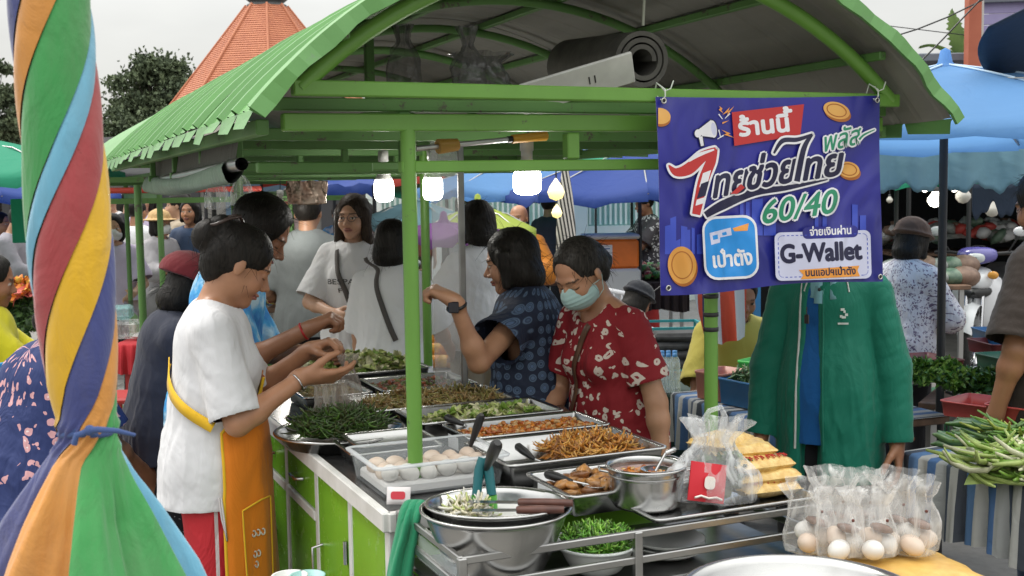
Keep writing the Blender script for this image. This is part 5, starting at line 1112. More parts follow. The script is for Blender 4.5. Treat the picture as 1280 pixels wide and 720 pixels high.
bshape('spark_line', stroke([(250, 110), (262, 126)], [4, 2], 3) + stroke([(246, 190), (266, 178)], [2, 4], 3) + stroke([(250, 160), (256, 186)], [4, 2], 3) + stroke([(286, 108), (270, 124)], [4, 2], 3), VW)
bshape('red_ribbon', [[(292, 104), (524, 78), (512, 178), (300, 212)]], VR)
btext('thai_words', 'ร้านนี', 318, 180, 158, 76, -6, VW, 3.2); btext('tone_mark', '้', 464, 130 + 22, 24, 76, -6, VW, 3.2)
btext('thai_words', 'พลัส', 584, 232, 120, 82, -13, VG, 1, VW, 6.5, .35); bshape('flourish', stroke([(700, 192), (716, 176), (750, 160)], [7, 6, 3], 12), VG, VW, 5)
# the big brush written name
w1 = stroke([(86, 274), (110, 296), (150, 286), (196, 246), (238, 222)], [3, 26, 38, 34, 12]); w2 = stroke([(236, 222), (222, 262), (196, 330), (174, 432)], [14, 32, 34, 26])
LAYs = LAY[0]
nm = 'thai_name'
bshape('swoosh', stroke([(206, 434), (262, 402), (360, 362), (470, 346), (598, 320)], [20, 30, 24, 16, 3], 34), VN, VW, 6)
btext(nm, 'ทย', 232, 378, 104, 118, -12, VN, 3.5, VW, 9, .38); btext(nm, 'ช่วย', 336, 352, 150, 122, -10, VN, 3.5, VW, 9, .38)
btext(nm, 'ทย', 520, 322, 116, 118, -9, VN, 3.5, VW, 9, .35)
bshape('tall_vowel', stroke([(424, 236), (452, 196), (500, 192), (548, 176)], [6, 15, 14, 8]) + stroke([(546, 176), (520, 222), (498, 326)], [9, 17, 19]), VN, VW, 7)
bshape('flag_stroke', w1 + w2, VR, VW, 7)
bshape('flag_white', stroke([(150, 262), (186, 240), (232, 224)], [5, 12, 5], 14), VW); bshape('flag_white', [[(196, 300), (222, 290), (210, 335), (184, 345)]], VW); bshape('flag_white', [[(176, 385), (201, 377), (198, 396), (172, 404)]], VW); bshape('flag_navy', [[(190, 334), (216, 324), (204, 372), (176, 382)]], VN)
bshape('red_tip', [[(300, 352), (318, 334), (330, 346), (306, 366), (284, 366)]], VR)
btext('discount_text', '60/40', 384, 462, 238, 104, -9, VG, 2.0, VW, 8, .34)
bshape('app_icon_border', [rquad(196, 436, 372, 640, 44, -3)], VW); bshape('app_icon', [rquad(203, 444, 365, 632, 38, -3)], VC)
bshape('banknote', [[(216, 492), (284, 474), (288, 498), (250, 506), (250, 522), (222, 530)]], VL); bshape('banknote_print', [[(226, 500), (242, 496), (244, 510), (228, 514)], [(256, 491), (270, 487), (272, 497), (258, 500)]], VC); bshape('ticket_wing', [[(290, 476), (342, 460), (338, 484), (296, 486)]], VOR)
btext('app_name', 'เป๋าตัง', 230, 602, 124, 66, -5, VW, 2.0)
bshape('card', [rquad(426, 486, 734, 641, 20, -1.6)], VL)
q = rquad(437, 497, 723, 630, 14, -1.6, 5); dash = []
for i in range(len(q)):
    a, b = np.array(q[i]), np.array(q[(i + 1) % len(q)]); L = np.linalg.norm(b - a); n = max(1, int(L / 14))
    for j in range(n):
        if L < 10 or j % 1 == 0: p0 = a + (b - a) * (j / n); p1 = a + (b - a) * ((j + .55) / n); dd = (b - a) / (L + 1e-9); nn = np.array([-dd[1], dd[0]]) * 1.3; dash.append([p0 + nn, p1 + nn, p1 - nn, p0 - nn])
bshape('card_stitching', dash, VS)
bshape('card_pill', [rquad(514, 470, 692, 508, 16, -2.2)], VB); btext('pay_text', 'จ่ายเงินผ่าน', 538, 500, 132, 34, -2.6, VW, .9)
btext('wallet_text', 'G-Wallet', 446, 587, 258, 82, -3, VN, 3.2)
bshape('orange_ribbon', [[(502, 610), (696, 596), (690, 612), (698, 630), (508, 640), (516, 626)]], VOR); btext('app_note', 'บนแอปฯเป๋าตัง', 524, 630, 160, 32, -2.4, VN, .9)
for (x, y), nm in (((68, 68), 0), ((752, 66), 0), ((83, 668), 1), ((762, 632), 1)):
    c = BL(Bz(x, y, LAY[0] + .001)); m = MB(); m.tube([c + Vector((.0062 * math.cos(t_), 0, .0062 * math.sin(t_))) for t_ in np.linspace(0, 2 * PI, 17)[:-1]], .0022, 6, closed=True); e_ = m.build('eyelet', STEEL, banner); m = MB(); m.add([c + Vector((.0045 * math.cos(t_), .001, .0045 * math.sin(t_))) for t_ in np.linspace(0, 2 * PI, 13)[:-1]], [tuple(range(12))]); m.build('eyelet_hole', BLACKP, e_)
for x, y in ((68, 68), (752, 66)):
    c = BL(Bz(x, y, .006)); m = MB(); m.tube([c, c + Vector((.006, -.004, .012)), c + Vector((.004, -.006, .028)), c + Vector((-.004, .02, .046)), c + Vector((-.006, .03, .02)), c], .0022, 6); m.tube([c + Vector((.004, -.004, .024)), c + Vector((.018, -.01, .030)), c + Vector((.026, -.01, .05))], .0018, 5); m.tube([c + Vector((.004, -.004, .024)), c + Vector((-.012, -.01, .036))], .0018, 5); m.build('tie_cord', M('white_cord', (.6, .66, .58), .7), banner)
# ------------------------------------------------------------------ folded market umbrella, near left
Yu = 1.28
fum = thing('folded_umbrella', 'big closed rainbow striped market umbrella tied with a blue cord', 'umbrella', GX(100, Yu, 540))
def Lf(p): return Vector(p) - fum.location
ys = [-300, -200, -100, 0, 100, 200, 300, 400, 480, 530, 545, 565, 600, 640, 680, 720, 800, 880]
xl = [40, 28, 18, 15, 24, 33, 37, 50, 62, 76, 80, 70, 50, 29, 12, -2, -22, -30]; xr = [84, 95, 103, 108, 118, 128, 137, 142, 144, 142, 139, 146, 161, 184, 206, 229, 262, 275]
cols = [('umbrella_orange', (.62, .27, .06), 54), ('umbrella_green', (.05, .30, .08), 82), ('umbrella_light_blue', (.16, .42, .58), 34), ('umbrella_maroon', (.36, .055, .06), 62), ('umbrella_yellow', (.72, .42, .02), 66), ('umbrella_purple', (.052, .065, .21), 62)]
yy = np.concatenate([np.linspace(-300, 520, 60), np.linspace(530, 560, 8), np.linspace(566, 880, 34)])
def kk(y): return 10 + .60 * min(y, 500) + 1.15 * max(0, min(y - 500, 70)) + .04 * max(0, y - 570)
def canvas(nm, c):
    t = NT(nm); f_ = t.noise(7, 5, t.coord((1, 1, .35))); sp_ = t.ramp(t.noise(55, 4, rough=.7), [(.70, 0.), (.76, 1.)]); gr = t.ramp(t.noise(16, 5, t.coord((1, 1, .3)), rough=.7), [(.42, 0.), (.75, .28)])
    b_ = t.mix(f_, tuple(x * .80 for x in c), tuple(min(1, x * 1.18) for x in c)); b_ = t.mix(gr, b_, (.16, .14, .11)); t.set(col=t.mix(sp_, b_, tuple(x * .35 for x in c)), rough=.6, sheen=.3, spec=.3)
    h_ = t.math('ADD', t.noise(15, 4, t.coord((1.3, 1, .5), (0, .5, 0)), dist=1.8), t.math('MULTIPLY', t.noise(420, 2), .05)); t.bump(h_, .28, .02); return reg(t)
start = 0
for ci, (nm, c, wdt) in enumerate(cols):
    c2 = {'umbrella_green': (.06, .34, .10)}.get(nm, c); mt = canvas(nm, c); P = []
    n = 15
    for i in range(n + 1):
        ph = start + wdt * i / n; row = []
        for y in yy:
            a = math.radians(ph - kk(y) + 78)
            l_, r_ = np.interp(y, ys, xl), np.interp(y, ys, xr); cx = (l_ + r_) / 2; w_ = (r_ - l_) / 2; t_ = i / n
            fold = 1 + (.05 * math.sin(PI * t_) - .05 * (1 - t_) ** 6) * (1 if y < 530 else 1.0)
            if y > 555: fold += (.20 * math.sin(PI * t_ * 2 + ci) - .16) * min(1, (y - 555) / 90) + .05 * math.sin(ph * .35 + y * .01) * min(1, (y - 555) / 60)
            if 520 < y < 562: fold += .06 * math.sin(ph * .30)
            p = PD(cx, y, Yu); sc1 = w_ * Yu / FPX * fold * (1.02 if y < 530 else 1.12)
            row.append(Lf(p + Vector((-math.cos(a) * sc1, -math.sin(a) * sc1 * .9, 0))))
        P.append(row)
    m = MB(); m.grid(P); o = m.build('canopy_panel', mt, fum); tag(o, nm.split('_', 1)[1].replace('_', ' ') + ' panel of the folded canopy'); start += wdt
m = MB(); rg = []
for t_ in np.linspace(0, 2 * PI, 49)[:-1]: p = PD(109.5, 538 + 1.5 * math.sin(t_ * 3), Yu); rg.append(Lf(p + Vector((-math.cos(t_), -math.sin(t_) * .9, 0)) * (32.5 * Yu / FPX)))
CORD = cloth('cord_blue', (.06, .10, .25), .2); m.tube(rg, .0042, 8, closed=True); m.tube([p + Vector((0, 0, .005)) for p in rg], .0032, 8, closed=True)
q = Lf(PD(112, 538, Yu - .036)); m.tube([q, q + Vector((.012, -.006, .002)), q + Vector((.03, .0, -.001)), q + Vector((.046, .01, -.008))], [.004, .0035, .003, .002], 8); m.tube([q, q + Vector((-.012, -.006, -.004)), q + Vector((-.016, -.004, -.014))], .0035, 8); m.sphere(q, .006, 10, 7); m.build('tie_cord', CORD, fum)
m = MB(); pb = Lf(PD(118, 900, Yu)); m.tube([Vector((pb.x, pb.y, 0)), Lf(PD(62, -330, Yu))], .014, 12); m.build('pole', M('pole_white', (.5, .5, .5), .4), fum)
m = MB(); m.lathe([(.001, 0), (.19, 0), (.20, .02), (.18, .05), (.04, .07), (.03, .14), (.001, .14)], (pb.x, pb.y, 0), 28); m.build('base', mottled('concrete_base', (.2, .2, .19), (.32, .31, .3), 20, 5, .8), fum)
# ------------------------------------------------------------------ people
from mathutils.bvhtree import BVHTree
def W2L(foot, az, px, py, Y, S=1.): return Vector(tuple((Matrix.Rotation(math.radians(az), 3, 'Z') @ (PD(px, py, Y) - Vector(foot))) / S))
def bvh(*obs):
    V, F, o = [], [], 0
    for ob in obs:
        n = len(ob.data.vertices); V += [v.co[:] for v in ob.data.vertices]; F += [tuple(i + o for i in p.vertices) for p in ob.data.polygons]; o += n
    return BVHTree.FromPolygons(V, F)
def sp(tree, ang, z, off=.005, cy=0., cx=0., R_=.7):
    a = math.radians(ang); d = Vector((math.sin(a), math.cos(a), 0)); hit = tree.ray_cast(Vector((cx, cy, z)) + d * R_, -d)
    if hit[0] is None: return Vector((cx, cy, z)) + d * .15
    return hit[0] + d * off
def ribbon(name, tree, pts, w_, mat, parent, off=.005, n=36, cy=0., th=.003):
    """pts: (angle, z) way-points round the body"""
    A = np.array(pts, float); k2 = np.linspace(0, len(A) - 1, n); C_ = np.stack([np.interp(k2, range(len(A)), A[:, i]) for i in (0, 1)], 1); rows = []; P0 = [sp(tree, a, z, off, cy) for a, z in C_]
    for _ in range(3): P0 = [P0[0]] + [(P0[i - 1] + P0[i] * 2 + P0[i + 1]) / 4 for i in range(1, n - 1)] + [P0[-1]]
    for i, (a, z) in enumerate(C_):
        d = (P0[min(i + 1, n - 1)] - P0[max(i - 1, 0)]).normalized(); out = Vector((math.sin(math.radians(a)), math.cos(math.radians(a)), 0)); s_ = d.cross(out).normalized() * w_ / 2; rows.append([P0[i] - s_, P0[i] - s_ + out * th, P0[i] + s_ + out * th, P0[i] + s_])
    m = MB(); m.grid(rows); return m.build(name, mat, parent)
def cyl_vec(t, r=.16):
    s_ = t.node('ShaderNodeSeparateXYZ', {0: t.coord()}); a = t.math('ARCTAN2', s_.outputs[0], s_.outputs[1]); return t.node('ShaderNodeCombineXYZ', {0: t.math('MULTIPLY', a, r), 1: 0., 2: s_.outputs[2]}).outputs[0]
WHITE = cloth('white_cotton', (.66, .66, .68), .05, .9, .35); WHITE2 = cloth('bright_white_cotton', (.80, .80, .81), .05, .9, .35); OFFW = cloth('offwhite_cotton', (.50, .50, .49), .06, .9, .35); NAVYP = cloth('navy_cotton', (.030, .034, .055), .2); GREYS = cloth('grey_cotton', (.22, .24, .24), .15); DARKT = cloth('dark_trousers', (.018, .018, .022), .2); KHAKI = cloth('khaki_cotton', (.30, .25, .18), .15); JEAN = cloth('blue_denim', (.05, .08, .15), .2)
LAV = cloth('lavender_cotton', (.62, .54, .72), .08); YEL = cloth('yellow_cotton', (.62, .56, .02), .1); TANC = cloth('tan_cotton', (.40, .33, .24), .12); REDC = cloth('red_cotton', (.45, .04, .04), .12); PINK = cloth('pink_cotton', (.46, .20, .17), .12); DKBR = cloth('dark_brown_cotton', (.032, .024, .020), .2); MONK = cloth('orange_robe', (.62, .22, .03), .15)
# red track pants with two white side stripes
t = NT('red_track_fabric'); s_ = t.node('ShaderNodeSeparateXYZ', {0: t.coord()}); y = s_.outputs[1]
def band(y0, w_): return t.math('LESS_THAN', t.math('ABSOLUTE', t.math('SUBTRACT', y, y0)), w_)
st_ = t.math('MAXIMUM', band(.012, .005), band(.040, .005)); n = t.noise(8, 3); t.set(col=t.mix(st_, t.mix(n, (.42, .012, .022), (.55, .02, .03)), (.62, .58, .58)), rough=.75); t.bump(t.noise(9, 3, t.coord((1, 1, .4)), dist=1.5), .6, .03); RTP = reg(t)
# navy dress with rings
t = NT('navy_ring_print'); v = cyl_vec(t, .18); vo = t.node('ShaderNodeTexVoronoi', {'Vector': v, 'Scale': 26., 'Randomness': .35}); d = vo.outputs['Distance']
rg = t.ramp(d, [(0., (.10, .16, .28)), (.16, (.10, .16, .28)), (.19, (.016, .03, .07)), (.24, (.12, .19, .30)), (.31, (.03, .05, .11)), (.35, (.13, .20, .31)), (.42, (.014, .022, .05)), (1., (.014, .022, .05))]); t.set(col=rg, rough=.8); t.bump(t.noise(10, 3, t.coord((1, 1, .4)), dist=1.5), .5, .03); NAVYR = reg(t)
# crimson blouse with white blossom sprays
def floral(name, base, fl, scale=16., thr=.62, mid=None, c=.2):
    t = NT(name); v = cyl_vec(t, .17); wv = t.node('ShaderNodeMix', data_type='VECTOR'); ns_ = t.node('ShaderNodeTexNoise', {'Vector': v, 'Scale': scale * 2.2, 'Detail': 2.}); t.l.new(v, wv.inputs[4]); t.l.new(ns_.outputs[1], wv.inputs[5]); wv.inputs[0].default_value = .035
    vo = t.node('ShaderNodeTexVoronoi', {'Vector': wv.outputs[1], 'Scale': scale * 2.4, 'Randomness': 1.}); patch = t.noise(scale * .62, 1, v); m1 = t.math('LESS_THAN', vo.outputs['Distance'], .40); m2 = t.math('GREATER_THAN', patch, thr - .08); msk = t.math('MULTIPLY', m1, m2); ctr = t.math('LESS_THAN', vo.outputs['Distance'], .12)
    cc = t.mix(msk, base, fl); cc = t.mix(t.math('MULTIPLY', msk, ctr), cc, mid or base); t.set(col=cc, rough=.8); t.bump(t.noise(10, 3, t.coord((1, 1, .4)), dist=1.5), .5, .03); return reg(t)
REDF = floral('crimson_floral', (.26, .010, .018), (.72, .62, .55), 14., .545); BLUEF = floral('blue_floral', (.014, .028, .12), (.60, .32, .34), 12., .56, (.7, .6, .6)); WPAT = floral('white_dotted', (.62, .60, .62), (.14, .10, .16), 30., .50, (.2, .15, .2)); BWP = floral('dark_floral', (.04, .035, .04), (.5, .5, .5), 14., .55)
t = NT('blue_cloud_print'); n = t.noise(9, 4); t.set(col=t.ramp(n, [(.35, (.02, .16, .50)), (.50, (.06, .36, .70)), (.62, (.50, .70, .82))]), rough=.8); t.bump(t.noise(10, 3, dist=1.4), .5, .03); BLUEP = reg(t)
t = NT('speckled_black'); vo = t.node('ShaderNodeTexVoronoi', {'Vector': t.coord(), 'Scale': 75.}); t.set(col=t.mix(t.math('LESS_THAN', vo.outputs['Distance'], .16), (.012, .012, .016), (.4, .4, .42)), rough=.85); SPK = reg(t)
GRJ = cloth('green_jacket_fabric', (.004, .155, .10), .12, .6, .35); BLU = cloth('royal_blue_knit', (.008, .095, .30), .08, .85, .3); LBL = cloth('pale_blue_collar', (.20, .42, .48), .08); MASKG = cloth('green_mask', (.40, .58, .58), .05, .9, .1); MASKW = cloth('white_mask', (.7, .7, .7), .04, .9, .1); MAROON = cloth('maroon_felt', (.17, .022, .028), .15); BROWNL = mottled('brown_leather', (.08, .035, .02), (.15, .07, .04), 20, 4, .5)
ORA = cloth('orange_apron', (.72, .20, .012), .08, .65, .3); YPI = cloth('yellow_piping', (.75, .45, .02), .08, .7, .2)
HBLK = hair_mat(); HBRN = hair_mat('dark_brown_hair', (.02, .013, .009), (.06, .04, .028)); HGRY = hair_mat('greying_hair', (.010, .009, .008), (.045, .04, .036))

# 1 vendor in white T-shirt and orange apron
az = 76; ft = GX(264, 3.33, 600); S1_ = 1.56 / 1.65
A = (W2L(ft, az, 388, 437, 3.50, S1_), W2L(ft, az, 381, 470, 3.27, S1_))
R = human('person', 'woman in a white T-shirt, orange apron and red track pants, packing food at the cart', az, ft, 1.56, 'tan', lean=4, head=(-6, 27, 0), arms=A,
          palm=((.3, .3, -.9, .5, .9, .35), (-.55, .15, .8, .1, 1, -.05)), curl=((.9, 1.0, 1.1, 1.1), (.25, .35, .5, .55)), elbow=((-.5, -.3, -1), (.4, -.4, -1)), hair='bun', bust=.02, belly=.02, eyes='down', fine=True, w=.97,
          top=dict(mat=WHITE, ease=.024, sease=.024, sleeve=.92, hem=.79, neck=.070, fold=.008, name='t_shirt', flare=.012), bottom=dict(kind='pants', mat=RTP, ease=.018, hem=.08, name='track_pants'))
tr_ = bvh(R['top'], R['bottom']); root = R['root']
def apron_edge(z): return 94 if z < .98 else max(30, 94 - (z - .98) / .07 * 64)
P = []
for j, z in enumerate(np.linspace(1.10, .36, 34)):
    e_ = apron_edge(z); row = []
    for k2 in range(25):
        a = (-1 + 2 * k2 / 24) * e_ * (.84 if z > .9 else .84 + .0 * z); p = sp(tr_, a, max(z, .62) if z < .62 else z, .009)
        if z < .80: # hangs straight from the hips, a little flared
            q = sp(tr_, a, .80, .012); f_ = (.80 - z); p = Vector((q.x * (1 + .10 * f_), q.y * (1 + .12 * f_) + .004 * math.sin(a * .09 + z * 6), z))
        row.append(p)
    P.append(row)
m = MB(); m.grid(P); ap = m.build('apron', ORA, root); md = ap.modifiers.new('t', 'SOLIDIFY'); md.thickness = .003
m = MB(); m.tube([r_[0] for r_ in P] + P[-1][1:] + [r_[-1] for r_ in P[::-1]][1:], .0048, 6); m.build('apron_piping', YPI, ap)
def onap(u_, v_): i = min(int(v_ * 33), 32); j = min(int(u_ * 24), 23); fu, fv = u_ * 24 - j, v_ * 33 - i; return (P[i][j] * (1 - fu) + P[i][j + 1] * fu) * (1 - fv) + (P[i + 1][j] * (1 - fu) + P[i + 1][j + 1] * fu) * fv
def apo(u_, v_, o_=.007): p = onap(u_, v_); return p + Vector((p.x, p.y, 0)).normalized() * o_
m = MB(); m.tube([apo(u_, v_) for u_, v_ in [(.70, .46)] + [(.70 + .0 * k2, .46 + k2 * .03) for k2 in range(1, 11)] + [(.72, .79), (.77, .80), (.84, .80), (.89, .79)] + [(.91, .78 - k2 * .03) for k2 in range(0, 11)] + [(.80, .455), (.70, .46)]], .0028, 6); m.build('pocket_piping', YPI, ap)
m = MB(); 
for k2, (u0, v0) in enumerate(((.80, .58), (.825, .58), (.85, .58), (.83, .66), (.85, .66), (.845, .70))): m.tube([apo(u0 + .010 * math.cos(t_), v0 + .012 * math.sin(t_), .006) for t_ in np.linspace(0, 5.2, 9)], .0022, 5)
pr_ = m.build('apron_print', M('print_cream', (.62, .58, .52), .6), ap); pr_['kind'] = 'stuff'
ribbon('apron_strap', tr_, [(188, 1.15), (150, 1.09), (115, 1.035), (86, .985)], .03, YPI, root, .008)
m = MB(); m.tube([R['up'](.052 * math.sin(t_), -.012 + .062 * math.cos(t_), 1.375 + .012 * math.cos(t_ * 1)) for t_ in np.linspace(PI * .62, PI * 1.5, 16)], .006, 6); m.build('neck_strap', YPI, root)
H = R['H']; m = MB()
for s_ in (-1, 1): m.tube([H(.0 + s_ * .006, -.055, .115), H(s_ * .034, -.075, .125), H(s_ * .05, -.10, .105), H(s_ * .046, -.125, .07), H(s_ * .02, -.145, .055)], [.005, .006, .006, .005, .003], 7)
m.build('hair_claw', M('claw_clip', (.06, .04, .035), .25), root)
m = MB(); w0 = R['wr'][1]; u_ = (R['wr'][1] - R['el'][1]); u_ = u_ / np.linalg.norm(u_); fx, fy, _d = frame_from(u_); m.tube([Vector(w0 - u_ * .03) + (fx * math.cos(t_) * .029 + fy * math.sin(t_) * .026) for t_ in np.linspace(0, 2 * PI, 21)[:-1]], .0028, 6, closed=True); m.build('bracelet', M('silver', (.6, .6, .6), .2, 1), root)
m = MB(); q = sp(tr_, 82, .79, .012); m.tube([q, q + Vector((.01, .005, -.05)), q + Vector((.006, .012, -.12)), q + Vector((.004, .0, -.06)), q + Vector((0, -.006, 0))], .0028, 6); m.build('drawstring', M('cord_white', (.6, .56, .56), .8), root)
P1 = R
# bag being filled, in her hands
hb = PD(436, 478, 3.40); bag('food_bag', 'clear bag of dark food held in the hands of the woman in the orange apron', hb - Vector((0, 0, .075)), .075, .06, .16, plastic_bag('smoky_bag', (.35, .30, .26), .75), 71, .3, .75, flare=.5, cat='plastic bag')
# 2 helper behind her in a blue print shirt
az = 80; ft = GX(272, 3.92, 600); S_ = 1.66 / 1.65
R = human('person', 'person in a blue cloud print shirt behind the apron woman, red bracelet on one wrist', az, ft, 1.66, 'brown', lean=10, head=(6, 28, 0), arms=(W2L(ft, az, 400, 440, 4.0, S_), W2L(ft, az, 384, 412, 3.66, S_)), curl=((.8,) * 4, (1.0, 1.0, 1.05, 1.1)), palm=(None, (-.2, -.3, -1)), elbow=(None, (.5, -.1, -1)), hair='cropped', eyes='down', fine=True,
          top=dict(mat=BLUEP, ease=.03, sease=.03, sleeve=1.0, hem=.8, name='shirt'), bottom=dict(kind='pants', mat=DARKT))
m = MB(); w0 = R['wr'][1]; u_ = (R['wr'][1] - R['el'][1]); u_ = u_ / np.linalg.norm(u_); fx, fy, _d = frame_from(u_); m.tube([Vector(w0 - u_ * .012) + (fx * math.cos(t_) * .030 + fy * math.sin(t_) * .027) for t_ in np.linspace(0, 2 * PI, 21)[:-1]], .004, 6, closed=True); m.build('bracelet', M('red_bead', (.45, .02, .02), .4), R['root'])
# 3 cap woman
def cap(R, mat, brim=.05, ht=.055, wide=1.06, parent=None, name='cap', peak=True, droop=0, tilt=0.):
    g = SDF(); S = R['S']; H = R['H']; RH = R['RH']; g.ell(H(0, -.014, .052), np.array((.0735 * wide + .018, .092 * wide + .014, .04 + ht)) * S, .01, RH); g.cut(H(0, 0, .045), RH @ np.array([0, .15 + tilt, -1]), False)
    if peak: g.ell(H(0, .105, .040 - droop), np.array((.062, brim + .02, .010)) * S, .01, RH @ Rx(-.2))
    else: g.ell(H(0, -.008, .040), np.array((.10 + brim, .115 + brim, .012)) * S, .02, RH)
    V, F = g.mesh(.005 if S > 0 else .01); N = vnormals(V, F); V = V + N * (noise3(V, 40, 2) * .002)[:, None]; return mesh_np(name, V, F, [mat], R['root'])
az = 62; ft = GX(205, 4.25, 600)
R = human('person', 'short woman in a maroon cap and dark navy shirt behind the white T-shirt', az, ft, 1.40, 'brown', lean=8, head=(-5, 24, 0), arms=((-.15, .4, 1.0), (.18, .4, .98)), hair='bob', w=1.08, belly=.02, top=dict(mat=NAVYP, ease=.03, sease=.03, sleeve=1.3, hem=.78, name='shirt'), bottom=dict(kind='pants', mat=SPK, ease=.03), fine=True)
cap(R, MAROON, .05, .07, 1.5, peak=True, droop=.0)
# 4 navy ring dress
az = -76; ft = GX(674, 3.98, 600); S_ = 1.50 / 1.65
R = human('person', 'woman in a navy circle print dress reaching left across the food', az, ft, 1.50, 'mid', lean=6, head=(-6, 8, 0), arms=(W2L(ft, az, 568, 376, 3.62, S_), (.22, .25, .85)), curl=((.9, 1., 1., 1.), None), palm=((.2, .2, -1, -.1, .9, .5), None), elbow=((-.3, .1, -.35), None), hair='bob', bust=.02, belly=.02, fine=True, w=1.05,
          top=dict(mat=NAVYR, ease=.045, sease=.04, sleeve=.55, hem=.45, neck=.068, fold=.012, name='dress', flare=.02), bottom=dict(kind='skirt', mat=NAVYR, hem=.42))
m = MB(); w0 = R['wr'][0]; u_ = (R['wr'][0] - R['el'][0]); u_ = u_ / np.linalg.norm(u_); fx, fy, _d = frame_from(u_)
m.tube([Vector(w0 - u_ * .02) + (fx * math.cos(t_) * .030 + fy * math.sin(t_) * .027) for t_ in np.linspace(0, 2 * PI, 21)[:-1]], .007, 8, closed=True); wt = m.build('watch', BLACKP, R['root']); m = MB(); m.box(Vector(w0 - u_ * .02) + Vector(R['RC'] @ np.array((-.033, 0, .0))), (.010, .034, .036), 0, 0, .003); m.build('watch_face', M('watch_glass', (.02, .02, .03), .1), wt)
# 5 crimson blouse, mask
az = 232; ft = GX(778, 3.78, 600); S_ = 1.53 / 1.65
R = human('person', 'woman in a red floral blouse and pale face mask looking down at the food', az, ft, 1.51, 'mid', lean=14, head=(-6, 20, 0), arms=((-.27, .06, .80), (.12, .30, .92)), hair='tied', hair_col=HGRY, bust=.03, belly=.03, eyes='down', fine=True, w=.93,
          top=dict(mat=REDF, ease=.020, sease=.022, sleeve=.72, hem=.62, vneck=.055, neck=.062, fold=.010, name='blouse'), bottom=dict(kind='pants', mat=DARKT))
mask_part(R, MASKG, True); tr_ = bvh(R['top']); ribbon('bag_strap', tr_, [(-20, 1.26), (-2, 1.14), (14, .98), (30, .86)], .02, BROWNL, R['root'])
q = sp(tr_, 34, .84, .04); m = MB(); m.box(q, (.17, .07, .15), -.5, 0, .02); m.build('shoulder_bag', BROWNL, R['root'])
# 6 green jacket
az = 203; ft = GX(1036, 3.86, 600)
R = human('person', 'man in an open green zip jacket over a blue polo, face behind the banner', az, ft, 1.60, 'brown', lean=0, head=(0, 10, 0), arms=((-.235, .04, .76), (.235, .05, .75)), elbow=((-.5, -.6, -.2), (.5, -.6, -.2)), hair='short', fine=True, w=.88, belly=.01,
          top=dict(mat=GRJ, sk=.008, ease=.030, sease=.020, sleeve=1.99, hem=.67, neck=.068, fold=.009, name='jacket', flare=.012, open=(.045, .030, .042), under=dict(mat=BLU, ease=.022, sease=.0, sleeve=0, hem=.80, neck=.060, fold=.006, name='polo_shirt')), bottom=dict(kind='pants', mat=DARKT))
tr_ = bvh(R['under']); tj = bvh(R['top'])
for sd, nm in ((-1, 'zip_piping'), (1, 'zip_piping')):
    pts = []
    for z in np.linspace(1.37, .76, 30):
        q = tj.ray_cast(Vector((.045 + sd * (.039 + .012 * (1.37 - z) / .6), .7, z)), Vector((0, -1, 0)))
        if q[0] is not None: pts.append(q[0] + Vector((-sd * .004, .002, 0)))
    for _ in range(3): pts = [pts[0]] + [(pts[i - 1] + pts[i] * 2 + pts[i + 1]) / 4 for i in range(1, len(pts) - 1)] + [pts[-1]]
    m = MB(); m.tube(pts, .0042 if sd > 0 else .003, 6); m.build(nm, M('piping_white', (.55, .58, .56), .6) if sd > 0 else GRJ, R['top'])
m = MB()
for k2, (a0, a1, z0, z1) in enumerate(((-34, 34, 1.405, 1.315),)):
    P = [[Vector(R['up'](.076 * math.sin(math.radians(a)) * (1 + .35 * v_), -.004 + .080 * math.cos(math.radians(a)) * (1 + .45 * v_), 1.405 - .075 * v_ * (1 + .5 * abs(math.cos(math.radians(a)))))) for v_ in np.linspace(0, 1, 6)] for a in list(np.linspace(8, 352, 34))]
    m.grid(P)
cl = m.build('polo_collar', LBL, R['root']); md = cl.modifiers.new('t', 'SOLIDIFY'); md.thickness = .004
P = [[Vector(R['up'](.092 * math.sin(math.radians(a)) * (1 + .30 * v_), -.012 + .092 * math.cos(math.radians(a)) * (1 + .35 * v_), 1.392 - .075 * v_)) for v_ in np.linspace(0, 1, 6)] for a in np.linspace(38, 322, 34)]
m = MB(); m.grid(P); m2 = m.build('jacket_collar', GRJ, R['root']); md = m2.modifiers.new('t', 'SOLIDIFY'); md.thickness = .008
m = MB(); m.tube([P[0][0], P[0][2], P[0][5]], .003, 6); m.tube([P[-1][0], P[-1][2], P[-1][5]], .003, 6); m.build('collar_piping', M('piping_white', (.55, .58, .56), .6), m2)
q = sp(tr_, 24, 1.19, .03); m = MB(); m.box(q, (.018, .004, .030), -.4, 0, .002); m.tube([q + Vector((0, 0, .015)), q + Vector((0, 0, .04))], .002, 6); m.build('zip_pull', M('dark_metal', (.08, .08, .08), .3, .9), R['root'])
m = MB()
for a, z, w_ in ((-30, 1.215, .5), (-27, 1.222, .9), (-33, 1.205, .7), (-29, 1.197, 1.), (-25, 1.200, .6)): q = sp(tj, a, z, .004); m.box(q, (.014 * w_, .002, .008), math.radians(-a), 0, 0)
for k2 in range(8): q = sp(tj, -35 + k2 * 2.0, 1.176, .004); m.box(q, (.004, .002, .006), math.radians(30))
lg = m.build('chest_logo', M('logo_white', (.6, .65, .62), .6), R['top']); lg['kind'] = 'stuff'
ribbon('placket', tr_, [(12, 1.33), (12, 1.24)], .03, LBL, R['root'], .004); 
m = MB(); m.sphere(sp(tr_, 12, 1.285, .008), .006, 10, 6); m.build('button', BLACKP, R['root'])
